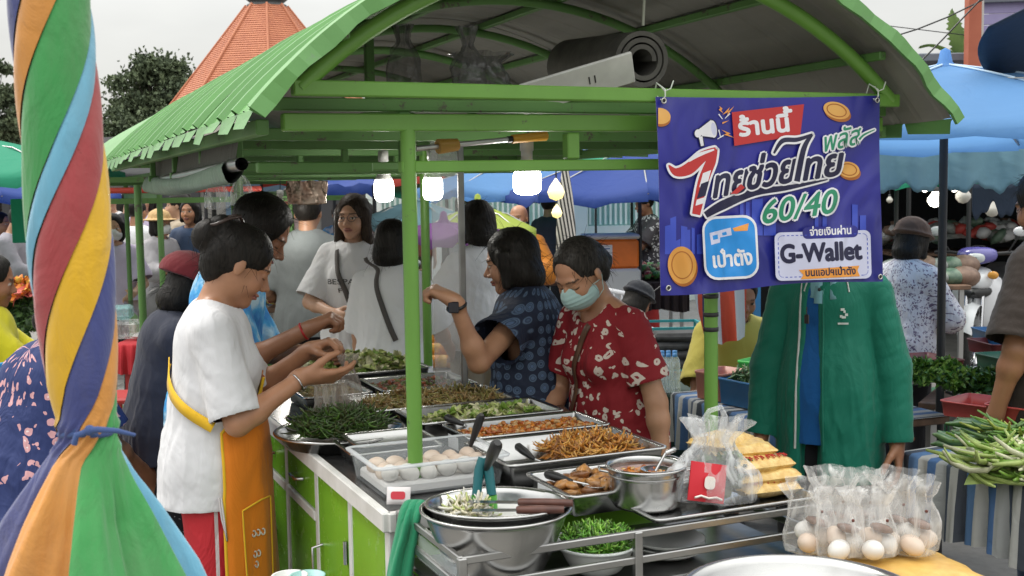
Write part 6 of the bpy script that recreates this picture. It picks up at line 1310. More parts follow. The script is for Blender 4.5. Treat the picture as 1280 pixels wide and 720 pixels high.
# 7 white graphic tee, glasses
az = 186; ft = GX(452, 6.2, 600)
R = human('person', 'woman with glasses in a white T-shirt with black lettering and a crossbody strap', az, ft, 1.62, 'light', head=(8, 4, 0), arms=((-.16, .2, 1.0), (.06, .24, 1.02)), elbow=(None, (.8, -.2, -.6)), hair='long', hair_col=HBRN, fine=True, bust=.015, top=dict(mat=WHITE2, ease=.035, sease=.035, sleeve=.9, hem=.74, neck=.068, res=.007, name='t_shirt'), bottom=dict(kind='pants', mat=JEAN))
tr_ = bvh(R['top']); ribbon('crossbody_strap', tr_, [(38, 1.33), (22, 1.2), (0, 1.05), (-28, .9)], .03, cloth('strap_grey', (.10, .09, .085)), R['root'])
m = MB(); H = R['H']
for s_ in (-1, 1): m.tube([H(s_ * .031 + .022 * math.cos(t_), .103 - .004 * abs(math.cos(t_)), .002 + .018 * math.sin(t_)) for t_ in np.linspace(0, 2 * PI, 17)[:-1]], .0014, 5, closed=True); m.tube([H(s_ * .053, .10, .004), H(s_ * .078, .0, .004)], .0014, 5)
m.tube([H(-.009, .104, .004), H(.009, .104, .004)], .0014, 5); m.build('glasses', M('dark_metal', (.08, .08, .08), .3, .9), R['root'])
def chest_text(txt, tree, z, w_, size, parent, ang0=0, mat=None):
    V, F = glyphs(txt); x0, x1 = min(v[0] for v in V), max(v[0] for v in V); vs = []
    for v in V: a = ang0 - ((v[0] - x0) / (x1 - x0) - .5) * w_ / .145 * 57.3; vs.append(sp(tree, a, z + v[1] * size, .006))
    m = MB(); m.add(vs, F); o = m.build('shirt_lettering', mat or M('letter_black', (.03, .03, .03), .7), parent); return o
chest_text('BESPALIFE', tr_, 1.150, .23, .040, R['top']); chest_text('PRAY', tr_, 1.105, .12, .034, R['top'])
# 8-11
az = 4; ft = GX(394, 6.9, 600); human('person', 'man in a grey short sleeved shirt seen from behind', az, ft, 1.63, 'mid', hair='short', arms=((-.2, .2, .95), (.2, .2, .95)), w=1.08, top=dict(mat=GREYS, ease=.04, sease=.035, sleeve=.9, hem=.80), bottom=dict(kind='pants', mat=DARKT), bres=.011)
az = 18; ft = GX(495, 5.4, 600); R = human('person', 'person with black bob hair in a white T-shirt, seen from behind beside the front post', az, ft, 1.50, 'mid', hair='bob', head=(0, 8, 0), arms=((-.22, .1, .8), (.2, .3, .95)), fine=True, top=dict(mat=WHITE2, ease=.04, sease=.035, sleeve=.9, hem=.76, res=.007, name='t_shirt'), bottom=dict(kind='pants', mat=DARKT)); tr_ = bvh(R['top']); ribbon('shoulder_strap', tr_, [(205, 1.33), (190, 1.2), (172, 1.08), (150, .95)], .025, cloth('strap_grey', (.10, .09, .085)), R['root'])
az = -30; ft = GX(606, 5.8, 600); human('person', 'person with a black bob in a white shirt and khaki trousers behind the acrylic screen', az, ft, 1.58, 'light', hair='bob', head=(0, 8, 0), arms=((-.18, .35, 1.0), (.2, .3, .9)), fine=True, top=dict(mat=WHITE2, ease=.035, sease=.03, sleeve=.85, hem=.88, res=.007), bottom=dict(kind='pants', mat=KHAKI))
az = 200; ft = GX(654, 9.1, 600); R = human('person', 'shaven headed monk in an orange robe beyond the lit bulb', az, ft, 1.52, 'tan', hair='none', arms=((-.2, .3, 1.1), (.2, .3, 1.0)), top=dict(mat=MONK, ease=.04, sleeve=1.6, hem=.5, sease=.05), bottom=dict(kind='skirt', mat=MONK, hem=.12)); [bpy.data.objects.remove(c) for c in list(R['root'].children) if c.name.startswith('shoe')]
az = 165; ft = GX(156, 8.8, 600); R = human('person', 'woman in a lavender T-shirt and white face mask in the left background', az, ft, 1.5, 'light', hair='bob', arms=((-.15, .3, 1.0), (.12, .35, 1.12)), top=dict(mat=LAV, ease=.035, sease=.035, sleeve=.85, hem=.8), bottom=dict(kind='pants', mat=DARKT), bres=.011); mask_part(R, MASKW)
az = 120; ft = GX(212, 10.0, 600); R = human('person', 'person in a straw hat and white mask in the left background', az, ft, 1.5, 'mid', hair='bob', arms=((-.15, .3, 1.0), (.12, .35, 1.1)), top=dict(mat=cloth('pale_grey_print', (.42, .40, .42), .3), ease=.035, sease=.035, sleeve=1.5, hem=.8), bottom=dict(kind='pants', mat=DARKT)); mask_part(R, MASKW); cap(R, mottled('straw', (.45, .28, .12), (.62, .42, .2), 60, 3, .8), .05, .05, 1.1, peak=False, name='straw_hat')
az = 262; ft = GX(238, 10.6, 600); R = human('person', 'man in a beige shirt with a dark shoulder strap, looking left in the background', az, ft, 1.66, 'light', hair='short', arms=((-.15, .3, 1.0), (.12, .3, 1.0)), top=dict(mat=TANC, ease=.03, sease=.03, sleeve=.85, hem=.8), bottom=dict(kind='pants', mat=DARKT)); ribbon('shoulder_strap', bvh(R['top']), [(150, 1.33), (90, 1.2), (40, 1.0)], .03, DKBR, R['root'])
# left edge
az = 70; ft = GX(-10, 4.9, 600); R = human('person', 'seated person in a bright yellow shirt at the left edge of the photo', az, (ft.x, ft.y, 0), 1.55, 'brown', hair='short', head=(0, 12, 0), seat=.60, arms=((-.1, .42, .95), (.14, .42, .92)), top=dict(mat=YEL, ease=.04, sease=.04, sleeve=1.6, hem=.80), bottom=dict(kind='pants', mat=DARKT), bres=.011, w=1.1)
az = 30; ft = GX(38, 3.9, 600); human('person', 'seated person in a blue dress with pink flowers, mostly behind the rainbow umbrella', az, (ft.x + .02, ft.y, 0), 1.52, 'brown', hair='tied', lean=12, head=(0, 20, 0), seat=.54, arms=((-.2, .35, .9), (.2, .35, .9)), fine=True, w=1.15, belly=.04, top=dict(mat=BLUEF, ease=.05, sease=.04, sleeve=.8, hem=.80, name='dress', flare=.04), bottom=dict(kind='skirt', mat=BLUEF, hem=.3))
az = 90; ft = GX(22, 9.6, 600); human('person', 'person in a pale grey long sleeved shirt far left, working at a stall', az, ft, 1.58, 'mid', hair='short', hair_col=HGRY, lean=8, head=(0, 20, 0), arms=((-.1, .4, 1.0), (.1, .4, 1.05)), top=dict(mat=cloth('pale_grey_cotton', (.30, .28, .32)), ease=.03, sease=.03, sleeve=1.8, hem=.8), bottom=dict(kind='pants', mat=DARKT))
# right side
az = 52; ft = GX(1126, 6.0, 600); R = human('person', 'person in brown bucket hat and white dotted shirt, back turned, right of banner', az, ft, 1.44, 'brown', hair='bob', head=(0, 10, 0), lean=5, arms=((-.1, .4, 1.0), (.16, .36, 1.05)), w=1.0, fine=True, top=dict(mat=WPAT, ease=.04, sease=.035, sleeve=1.05, hem=.7, res=.0075), bottom=dict(kind='pants', mat=DARKT)); cap(R, cloth('brown_felt', (.10, .055, .035)), .02, .055, 1.12, peak=False, name='bucket_hat')
az = -28; ft = GX(1326, 3.9, 600); human('person', 'person in a dark brown shirt cut by the right edge of the photo', az, ft, 1.68, 'brown', hair='short', head=(0, 12, 0), lean=4, arms=((-.26, .06, .82), (.2, .14, .86)), fine=True, w=1.1, top=dict(mat=DKBR, ease=.04, sease=.04, sleeve=.9, hem=.78, res=.008), bottom=dict(kind='pants', mat=JEAN))
az = 60; ft = GX(775, 7.3, 600); R = human('person', 'seated person in a black bucket hat and salmon pink shirt by the white chair', az, (ft.x, ft.y, 0), 1.45, 'brown', hair='bob', seat=.30, head=(0, 18, 0), lean=12, arms=((-.1, .4, .9), (.15, .4, .85)), top=dict(mat=PINK, ease=.05, sease=.045, sleeve=1.7, hem=.82), bottom=dict(kind='pants', mat=DARKT), bres=.011); cap(R, cloth('black_felt', (.012, .014, .02)), .018, .05, 1.12, peak=False, name='bucket_hat')
az = 250; ft = GX(812, 11.6, 600); human('person', 'dark haired person in a black and white patterned top, by the orange cooler', az, ft, 1.60, 'brown', hair='short', head=(0, 12, 0), arms=((-.12, .38, 1.0), (.12, .38, 1.05)), top=dict(mat=BWP, ease=.04, sease=.04, sleeve=.9, hem=.8), bottom=dict(kind='pants', mat=REDC))
az = 168; ft = GX(912, 5.9, 600); R = human('person', 'seated person in a mustard yellow T-shirt behind the striped post', az, (ft.x, ft.y, 0), 1.6, 'brown', hair='short', seat=.40, head=(0, 12, 0), lean=10, arms=((-.3, .3, .86), (.3, .3, .86)), top=dict(mat=cloth('mustard_cotton', (.42, .36, .07)), ease=.04, sease=.04, sleeve=1.0, hem=.80), bottom=dict(kind='pants', mat=DARKT), bres=.011)
az = 30; ft = GX(690, 12.5, 600); human('person', 'person in a navy shirt standing behind the monk', az, ft, 1.58, 'mid', hair='short', top=dict(mat=NAVYP, ease=.03, sleeve=.9, hem=.8), bottom=dict(kind='pants', mat=DARKT))
# the crowd down the lane: each a person of its own
crowd = [(136, 13, 190, REDC, 'short', 'red shirt'), (150, 15, 10, OFFW, 'bob', 'off white shirt'), (176, 12.2, 20, DARKT, 'short', 'black shirt'), (190, 14, 170, OFFW, 'short', 'off white shirt'), (203, 16, 200, PINK, 'bob', 'salmon shirt'), (128, 16.5, 30, WHITE, 'short', 'white shirt'), (222, 13.4, 350, NAVYP, 'short', 'navy shirt'), (167, 17, 90, YEL, 'bob', 'yellow shirt'), (244, 15, 180, WHITE, 'bob', 'white shirt'), (432, 13, 150, BLUEP, 'short', 'blue shirt'), (352, 12.5, 30, REDC, 'bob', 'red shirt'), (372, 15.5, 190, OFFW, 'short', 'off white shirt'), (468, 16, 200, WHITE, 'bob', 'white shirt'), (345, 9.8, 20, GREYS, 'short', 'grey shirt'), (8, 12.5, 150, WPAT, 'bob', 'dotted shirt'), (120, 11.5, 350, cloth('crowd_teal', (.05, .22, .22)), 'bob', 'teal shirt'), (586, 13, 190, WHITE, 'bob', 'white shirt'), (528, 14.5, 170, PINK, 'short', 'salmon shirt'), (146, 11.2, 185, REDC, 'bob', 'bright red shirt'), (184, 10.6, 15, WHITE2, 'short', 'bright white shirt'), (198, 11.6, 195, LAV, 'bob', 'lilac shirt'), (226, 11, 20, OFFW, 'short', 'cream shirt'), (252, 10.2, 190, JEAN, 'bob', 'denim shirt'), (154, 13.6, 170, WHITE2, 'short', 'plain white shirt'), (16, 11, 100, REDC, 'short', 'crimson shirt')]
for i, (x, Y, a, mt, hr_, lab) in enumerate(crowd):
    side = 'left of the vendor' if x < 200 else 'above the maroon cap' if x < 260 else 'behind the man in grey' if x < 440 else 'behind the woman with glasses' if x < 500 else 'behind the acrylic screen'
    human('person', ('nearer' if Y < 13.5 else 'farther') + ' %s in %s, walking %s the lane %s' % ('man' if hr_ == 'short' else 'woman', lab, 'up' if a > 100 and a < 260 else 'down', side), a, GX(x, Y, 600), 1.5 + .12 * (i % 3) / 1.0 * .9, ['mid', 'tan', 'light'][i % 3], hair=hr_, arms=((-.2, .1, .8), (.15, .3, 1.0)) if i % 2 else None, top=dict(mat=mt, ease=.03, sease=.03, sleeve=.9, hem=.8, res=.018), bottom=dict(kind='pants', mat=(DARKT, JEAN, KHAKI)[i % 3]), bres=.02, group='distant shoppers in the lane')
# ------------------------------------------------------------------ the market behind
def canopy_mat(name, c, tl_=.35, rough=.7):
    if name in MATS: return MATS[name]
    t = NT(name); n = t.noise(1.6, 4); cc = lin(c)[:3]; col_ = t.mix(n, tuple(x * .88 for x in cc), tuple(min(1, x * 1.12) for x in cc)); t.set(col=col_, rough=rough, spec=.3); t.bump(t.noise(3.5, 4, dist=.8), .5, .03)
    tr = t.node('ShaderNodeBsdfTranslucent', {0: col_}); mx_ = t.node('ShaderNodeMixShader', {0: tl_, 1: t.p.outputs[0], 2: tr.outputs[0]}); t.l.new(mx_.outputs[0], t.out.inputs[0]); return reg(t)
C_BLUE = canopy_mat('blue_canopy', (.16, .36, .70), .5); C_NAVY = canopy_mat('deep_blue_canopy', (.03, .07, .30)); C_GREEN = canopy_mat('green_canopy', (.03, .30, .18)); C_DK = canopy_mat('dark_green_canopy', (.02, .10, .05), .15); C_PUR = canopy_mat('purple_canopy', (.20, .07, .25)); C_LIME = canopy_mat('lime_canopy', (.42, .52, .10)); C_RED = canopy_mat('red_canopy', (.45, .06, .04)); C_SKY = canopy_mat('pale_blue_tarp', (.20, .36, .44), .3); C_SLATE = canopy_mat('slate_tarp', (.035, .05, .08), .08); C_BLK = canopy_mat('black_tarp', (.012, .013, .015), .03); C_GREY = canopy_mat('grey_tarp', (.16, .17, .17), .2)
POLE_D = M('dark_pole', (.02, .02, .022), .45); POLE_S = M('steel_pole', (.4, .4, .4), .35, .9); WOOD = mottled('brown_wood', (.09, .05, .03), (.18, .10, .06), 16, 4, .6, .2)
def umbrella(label, px, Y, zedge, R_, rise, mat, rot=0, n=8, group=None, val=.07, pm_=POLE_D, pr=.016, sag=.06):
    c = GX(px, Y, 300); r0 = thing('market_umbrella', label, 'umbrella', c, rot, group)
    ap_ = Vector((0, 0, zedge + rise))
    for k in range(n):
        a0, a1 = 2 * PI * k / n, 2 * PI * (k + 1) / n; e0 = Vector((R_ * math.cos(a0), R_ * math.sin(a0), zedge)); e1 = Vector((R_ * math.cos(a1), R_ * math.sin(a1), zedge)); P = []
        for i in range(7):
            u_ = i / 6; e = e0.lerp(e1, u_); row = []
            for j in range(9):
                v_ = j / 8; p = ap_.lerp(e, v_); bulge = math.sin(PI * v_) * rise * .07; p = p + Vector((0, 0, bulge - sag * math.sin(PI * u_) * v_ * (1.1 - v_ * .3))); p.x *= 1 - .05 * math.sin(PI * u_) * v_; p.y *= 1 - .05 * math.sin(PI * u_) * v_; row.append(p)
            p = row[-1]; row.append(p + Vector((0, 0, -val * (.75 + .25 * math.sin(u_ * 2 * PI * 2 + k))))); P.append(row)
        m = MB(); m.grid(P); m.build('canopy_panel', mat, r0)
        m = MB(); m.tube([ap_ * .985 + Vector((0, 0, -.02)), ap_.lerp(e0, .5) + Vector((0, 0, rise * .15 - .012)), e0 + Vector((0, 0, -.012))], .006, 5); m.build('rib', POLE_S, r0)
        if Y < 6: m = MB(); m.tube([ap_.lerp(e0, q_) + Vector((0, 0, math.sin(PI * q_) * rise * .07 + .004)) for q_ in np.linspace(.03, 1, 8)], .005, 5); m.build('seam', M('seam_pale', (.45, .58, .72), .6), r0)
    m = MB(); m.tube([(0, 0, 0), (0, 0, zedge + rise - .01)], pr, 10); m.build('pole', pm_, r0); m = MB(); m.lathe([(.001, .08), (.02, .07), (.03, .02), (.05, 0)], (0, 0, zedge + rise - .01), 12); m.build('finial', mat, r0); return r0
def tarp(name, label, P, mat, cat='canopy', **k): m = MB(); m.grid(P); o = m.build(name, mat); md = o.modifiers.new('t', 'SOLIDIFY'); md.thickness = .004; return tag(o, label, cat, **k)
def stall_roof(label, px0, px1, Y0, Y1, z0, z1, mat, posts=True, group=None):
    """sagging tarp roof on four posts"""
    a, b, c, d = GX(px0, Y0), GX(px1, Y0), GX(px1, Y1), GX(px0, Y1); r0 = thing('stall_canopy', label, 'stall canopy', (0, 0, 0), 0, group); P = []
    for i in range(11):
        u_ = i / 10; row = []
        for j in range(9): v_ = j / 8; p = a.lerp(b, u_).lerp(d.lerp(c, u_), v_); row.append(Vector((p.x, p.y, z0 + (z1 - z0) * v_ - .07 * math.sin(PI * u_) * math.sin(PI * v_) + .02 * math.sin(u_ * 17 + v_ * 5))))
        row = [row[0] + Vector((0, -.01, -.10 - .015 * math.sin(u_ * 40)))] + row; P.append(row)
    m = MB(); m.grid(P); m.build('tarp', mat, r0)
    if posts:
        for p, z in ((a, z0), (b, z0), (c, z1), (d, z1)): m = MB(); m.tube([(p.x, p.y, 0), (p.x, p.y, z)], .018, 8); m.build('post', POLE_D, r0)
    return r0
# --- carts and canopies up the lane on the left
c2 = thing('food_cart', 'second green framed food cart farther up the lane, seen past the vendor', 'food cart', CP(0, 4.15, 0), CA)
for a, b in ((-.06, .1), (.70, .12), (.70, 2.0), (-.06, 2.0)):
    o = K('post', MB().tube([(a, b, .0), (a, b, 1.74)], .017, 10), GREEN_D, c2)
for z in (1.72, 1.60):
    for p, q in (((-.35, .1, z), (1.1, .1, z)), ((-.35, 2, z), (1.1, 2, z)), ((-.06, .1, z + .03), (-.06, 2, z + .03)), ((.7, .1, z + .03), (.7, 2, z + .03))): K('rail', MB().bar(p, q, .03, .03), GREEN_D, c2)
K('counter_top', MB().box((.32, 1.05, .86), (.85, 1.95, .03), 0, 0, .004), DARKTOP, c2); K('cabinet_body', MB().box((.32, 1.05, .55), (.76, 1.85, .58)), GREEN_D, c2)
P = [[(RC0 + 1.24 * math.sin(t_), b, 1.80 - .80 + 1.24 * math.cos(t_) + .012 * (k % 2)) for k, b in enumerate(np.linspace(-.25, 2.3, 26))] for t_ in np.linspace(-.87, .87, 25)]
m = MB(); m.grid(P, 0, False); m.grid([[(x, b, z - .006) for x, b, z in row][::-1] for row in P], 1, False); K('roof_sheet', m, [ROOFG, UNDER], c2)
K('fluorescent_tube', MB().tube([(-.45, .0, 1.66), (.5, .0, 1.66)], .016, 8), M('red_tube_shade', (.5, .06, .04), .5), c2)
bulb(PD(351, 268, 6.6), 'lit bulb behind the head of the blue shirted helper', r=.05, hgt=.08, cord=.3)
# a stall post and lamp horn close behind
o = thing('support_post', 'thin green post with a bare steel lower half, left of the maroon cap', 'post', GX(176, 5.6)); K('post_upper', MB().tube([(0, 0, .95), (0, 0, 1.68)], .018, 10), GREEN_D, o); K('post_lower', MB().tube([(0, 0, 0), (0, 0, .95)], .015, 10), POLE_S, o)
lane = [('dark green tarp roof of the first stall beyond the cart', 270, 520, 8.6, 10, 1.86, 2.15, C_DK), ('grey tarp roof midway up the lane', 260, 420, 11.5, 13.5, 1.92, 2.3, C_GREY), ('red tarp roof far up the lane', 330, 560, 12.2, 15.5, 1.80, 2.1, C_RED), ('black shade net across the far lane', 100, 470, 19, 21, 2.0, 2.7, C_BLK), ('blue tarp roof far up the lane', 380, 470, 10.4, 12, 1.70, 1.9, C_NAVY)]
for l in lane: stall_roof(*l)
for k2, (x, Y, z, R_, ri, mt, lab) in enumerate([(-34, 8.2, 1.80, 1.05, .28, C_GREEN, 'green market umbrella at the far left edge'), (-10, 11, 1.66, 1.2, .30, C_NAVY, 'blue market umbrella at the left edge, below the green one'),
     (598, 8.4, 1.35, .42, .19, C_LIME, 'small lime green umbrella behind the black bob'), (555, 7.8, 1.36, .42, .07, C_PUR, 'small flat purple umbrella behind the front post'), (520, 9.2, 1.42, .45, .15, C_SKY, 'pale turquoise umbrella beside the purple one'),
     (660, 10.5, 1.64, 1.05, .30, C_BLUE, 'blue umbrella right of the acrylic screen'), (600, 13.0, 1.66, 1.2, .26, C_GREEN, 'teal green umbrella behind the blue one'), (800, 9.6, 1.60, 1.15, .34, C_NAVY, 'deep blue umbrella left of the banner'), (790, 12.5, 1.72, 1.3, .36, C_GREEN, 'green umbrella behind the deep blue one'), (745, 15.5, 1.92, 1.3, .42, C_BLUE, 'farther blue umbrella with a pointed top left of the banner'),
     (1120, 8.6, 1.70, .62, .14, C_GREEN, 'green umbrella tip showing right of the banner')]): umbrella(lab, x, Y, z, R_, ri, mt, rot=.2 + k2 * .3)
umbrella('large light blue market umbrella right of the banner, on a black pole', 1178, 5.0, 1.83, 1.22, .30, C_BLUE, rot=.13, val=.045, pr=.018, sag=.03)
# --- sky line, left: trees, pyramid roof
t = NT('far_foliage'); t.set(col=t.ramp(t.noise(.9, 4), [(.35, (.055, .078, .045)), (.65, (.13, .165, .085))]), rough=.9); FAR = reg(t)
t = NT('near_foliage'); t.set(col=t.ramp(t.noise(1.4, 4), [(.35, (.05, .10, .02)), (.65, (.14, .22, .05))]), rough=.8); NEARF = reg(t); BARK = mottled('bark', (.05, .04, .03), (.11, .09, .07), 3, 4, .9)
def tree(label, px, Y, ztop, w_, mat=FAR, seed=1, leaf=.5, n=5200, cl=34, low=.35):
    c = GX(px, Y); rng = np.random.default_rng(seed); r0 = thing('tree', label, 'tree', c, 0); hgt = ztop; m = MB(); m.tube([(0, 0, 0), (.02 * w_, 0, hgt * .3), (-.02 * w_, 0, hgt * .6), (0, 0, hgt * .82)], [w_ * .035, w_ * .028, w_ * .018, w_ * .006], 8); tk = m.build('trunk', BARK, r0)
    cs = []; m = MB()
    for k in range(cl):
        a = rng.uniform(0, 2 * PI); v_ = rng.uniform(0, 1); z = hgt * (low + (1 - low) * v_) * .97; rr_ = w_ * .5 * math.sin(PI * min(.97, .18 + v_ * .78)) ** .7 * rng.uniform(.35, 1.0); cs.append((rr_ * math.cos(a), rr_ * math.sin(a), z)); m.tube([(0, 0, z * .62), (cs[-1][0] * .5, cs[-1][1] * .5, z * .85), cs[-1]], [w_ * .012, w_ * .008, w_ * .003], 5)
    m.build('limb', BARK, r0)['kind'] = 'stuff'
    ci = rng.integers(0, cl, n); sz = rng.uniform(.07, .15, cl) * w_; pos = np.array(cs)[ci] + rng.normal(0, 1, (n, 3)) * sz[ci][:, None] * np.array([1, 1, .6]) * .8; V, F, mi = scatter(LEAF, pos, rotmats(n, rng, .8), np.full((n, 3), leaf) * rng.uniform(.6, 1.3, (n, 1)), rng); o = mesh_np('crown', V, F, [mat], r0); o['kind'] = 'stuff'; return r0
def at_z(px, py, Y): return PD(px, py, Y).z
tree('big dark rounded tree on the skyline left of the orange roof', 204, 110, at_z(204, 62, 110), 8.6, seed=3, leaf=.42, n=9000, cl=46, low=.52)
tree('dark tree at the left edge of the skyline', 2, 80, at_z(2, 68, 80), 4.6, seed=4, leaf=.34, n=6000, low=.35)
for i, (x, yt, w_) in enumerate(((128, 146, 5), (152, 141, 6), (178, 150, 5), (230, 140, 7), (20, 150, 6))): tree(['leftmost low tree of the distant row', 'second low tree of the distant row', 'third low tree of the distant row', 'low tree at the foot of the big rounded one', 'low tree below the left edge one'][i], x, 90, at_z(x, yt, 90), w_, seed=10 + i, leaf=.34, n=3000, cl=24, low=.15)
tree('bushy light green tree beside the banana leaf', 1176, 24, at_z(1176, 52, 24), 1.5, NEARF, 21, .16, 3500, 26, .4)
pt = thing('pavilion', 'pavilion with a tall orange tiled pyramid roof and dark finial', 'building', GX(344, 60), .2); z8, z88 = at_z(338, 8, 60), at_z(338, 88, 60)
t = NT('orange_roof_tile'); n = t.noise(2, 4); w_ = t.node('ShaderNodeTexBrick', {'Vector': t.coord((2.2, 2.2, 5)), 'Scale': 1.6, 'Color1': (.54, .20, .10, 1), 'Color2': (.46, .16, .085, 1), 'Mortar': (.34, .12, .07, 1), 'Mortar Size': .03}); t.set(col=t.mix(.35, w_.outputs[0], t.ramp(n, [(.3, (.44, .16, .09)), (.7, (.60, .25, .13))])), rough=.75); OT = reg(t)
nc = 46
for k in range(8):
    a0, a1 = 2 * PI * k / 8, 2 * PI * (k + 1) / 8; m = MB()
    for j in range(nc):
        def rz(u_): return 1.03 + (5.15 - 1.03) * u_, z8 + (z88 - z8) * u_ * 1.66
        (r1, z1_), (r2, z2_) = rz(j / nc), rz((j + 1) / nc); q = [Vector((r_ * math.cos(a), r_ * math.sin(a), z)) for r_, z, a in ((r1, z1_, a0), (r2 + .02, z2_ + .03, a0), (r2 + .02, z2_ + .03, a1), (r1, z1_, a1), (r2, z2_, a0), (r2, z2_, a1))]; m.add(q, [(0, 1, 2, 3), (1, 4, 5, 2)])
    m.build('roof_face', OT, pt); m = MB(); (r1, z1_), (r2, z2_) = rz(0), rz(1); m.tube([(r1 * math.cos(a0), r1 * math.sin(a0), z1_ + .03), (r2 * math.cos(a0), r2 * math.sin(a0), z2_ + .08)], .07, 6); m.build('hip_ridge', OT, pt)
m = MB(); m.lathe([(.001, 1.3), (.12, 1.0), (.3, .75), (.45, .55), (.9, .42), (1.05, .22), (.9, .10), (.8, 0), (1.0, -.06), (1.02, -.15)], (0, 0, z8 + .12), 20); m.build('finial', M('dark_finial', (.05, .05, .05), .5), pt); m = MB(); m.lathe([(5.0, 0), (5.0, z8 + (z88 - z8) * 1.66)], n=8); m.build('wall', mottled('cream_wall', (.4, .38, .33), (.5, .48, .42), 1, 4, .8), pt)
# --- right: house, column, roofs, wires
hs = thing('house', 'lavender weatherboarded house with a white upper wall behind the blue umbrella', 'house', GX(1262, 14), -.12); PLK = mottled('lavender_board', (.26, .22, .42), (.34, .30, .50), 4, 4, .6)
for j in range(29): z = .0 + j * .13; K('board', MB().box((1.1, 0, z + .065), (3.2, .03, .122), 0, 0, .004), PLK, hs)
zz = 29 * .13
for j in range(22): K('panel_board', MB().box((-.42 + j * .15, .01, zz + .6), (.142, .03, 1.15), 0, 0, .003), mottled('pale_pink_board', (.50, .42, .46), (.60, .52, .55), 4, 4, .6), hs)
K('gutter', MB().box((1.1, -.06, zz + .02), (3.3, .08, .06), 0, 0, .005), M('gutter_grey', (.12, .13, .16), .5), hs); K('roof', MB().box((1.5, .6, zz + 1.25), (3.8, 1.4, .08)), M('house_roof', (.2, .2, .22), .6), hs); K('wall_core', MB().box((1.9, 1.2, 2.2), (3.1, 2.3, 4.4)), M('wall_core', (.3, .28, .34), .8), hs)
cl = thing('brick_red_column', 'square brick red column with a pale edge left of the lavender house', 'column', GX(1211, 12.6)); K('shaft', MB().box((0, 0, 2), (.135, .135, 4.0), 0, 0, .004), mottled('brick_red_paint', (.36, .09, .05), (.46, .14, .08), 3, 5, .7), cl); K('edge_strip', MB().box((.083, 0, 2), (.028, .10, 4.0)), M('pale_edge', (.5, .48, .46), .6), cl)
lr = thing('long_shed', 'long shed with a grey roof edge behind the blue umbrella', 'shed', GX(1190, 13.2)); K('roof_edge', MB().box((-.1, 0, at_z(1190, 76, 13.2)), (.9, .8, .09), 0, 0, .01), M('shed_grey', (.16, .18, .22), .6), lr); K('shed_wall', MB().box((-.1, .4, 1.4), (.85, .2, 2.9)), M('shed_wall', (.28, .27, .26), .8), lr)
bn = thing('banana_plant', 'banana plant with one long upright leaf against the sky', 'plant', GX(1196, 18)); zb = at_z(1190, 70, 18); zt = at_z(1185, 6, 18)
for a, l_, w_ in ((-.12, zt - zb, .13), (.9, .8, .12), (-1.0, .7, .12), (.3, .6, .1)):
    P = []
    for u_ in np.linspace(-1, 1, 7): P.append([(math.sin(a) * l_ * v_ + u_ * w_ * math.sin(PI * min(.98, .1 + v_ * .9)) ** .6 * math.cos(a) * (1 + .25 * math.sin(v_ * 60 + 9 * abs(u_))), .1 * v_ * v_ + abs(u_) * .03, zb + l_ * math.cos(a) * v_ - .25 * (v_ ** 3) * abs(math.sin(a)) - abs(u_) * w_ * .3) for v_ in np.linspace(0, 1, 26)])
    m = MB(); m.grid(P); m.build('leaf', NEARF, bn)
m = MB(); m.tube([(0, 0, 0), (0, 0, zb)], [.12, .07], 8); m.build('stem', BARK, bn)
for i, (a, b, Y) in enumerate((((1100, 10), (1158, -8), 9), ((1100, 82), (1196, -14), 8), ((1080, 4), (1280, 28), 15))):
    p, q = PD(*a, Y), PD(*b, Y); p2, q2 = p + (p - q) * 3, q + (q - p) * 3; m = MB(); m.tube([p2.lerp(q2, u_) + Vector((0, 0, -.25 * math.sin(PI * u_))) for u_ in np.linspace(0, 1, 12)], .006, 5); tag(m.build('overhead_wire', BLACKP), ['highest short overhead wire right of the roof edge', 'steep overhead wire crossing the white sky', 'long nearly level overhead wire in the white sky'][i], 'wire')
tarp('awning', 'dark slate blue awning in the upper right corner', [[PD(1236 + 90 * v_ - 14 * math.sin(PI * u_), 34 + (62 + 10 * math.sin(v_ * 5)) * u_ - 45 * v_ * (1 - u_), 4.4 + .5 * u_) for v_ in np.linspace(0, 1.2, 10)] for u_ in np.linspace(0, 1, 10)], C_SLATE, 'awning')
tarp('hanging_tarp', 'pale blue tarp hung below the large blue umbrella', [[PD(1095 + 230 * u_, 182 + (54 + 5 * math.sin(u_ * 31) + 3 * math.sin(u_ * 67)) * v_, 6.3 + .05 * math.sin(u_ * 22) * (1 - v_ * .3)) for v_ in np.linspace(0, 1, 10)] for u_ in np.linspace(0, 1, 50)], C_SKY, 'tarp')
tarp('hanging_tarp', 'ragged dark tarp strip hanging right of the bulbs', [[PD(1215 + 100 * u_, 230 + (34 + 9 * math.sin(u_ * 19) + 5 * math.sin(u_ * 41)) * v_, 6.5) for v_ in np.linspace(0, 1, 8)] for u_ in np.linspace(0, 1, 40)], C_SLATE, 'tarp')
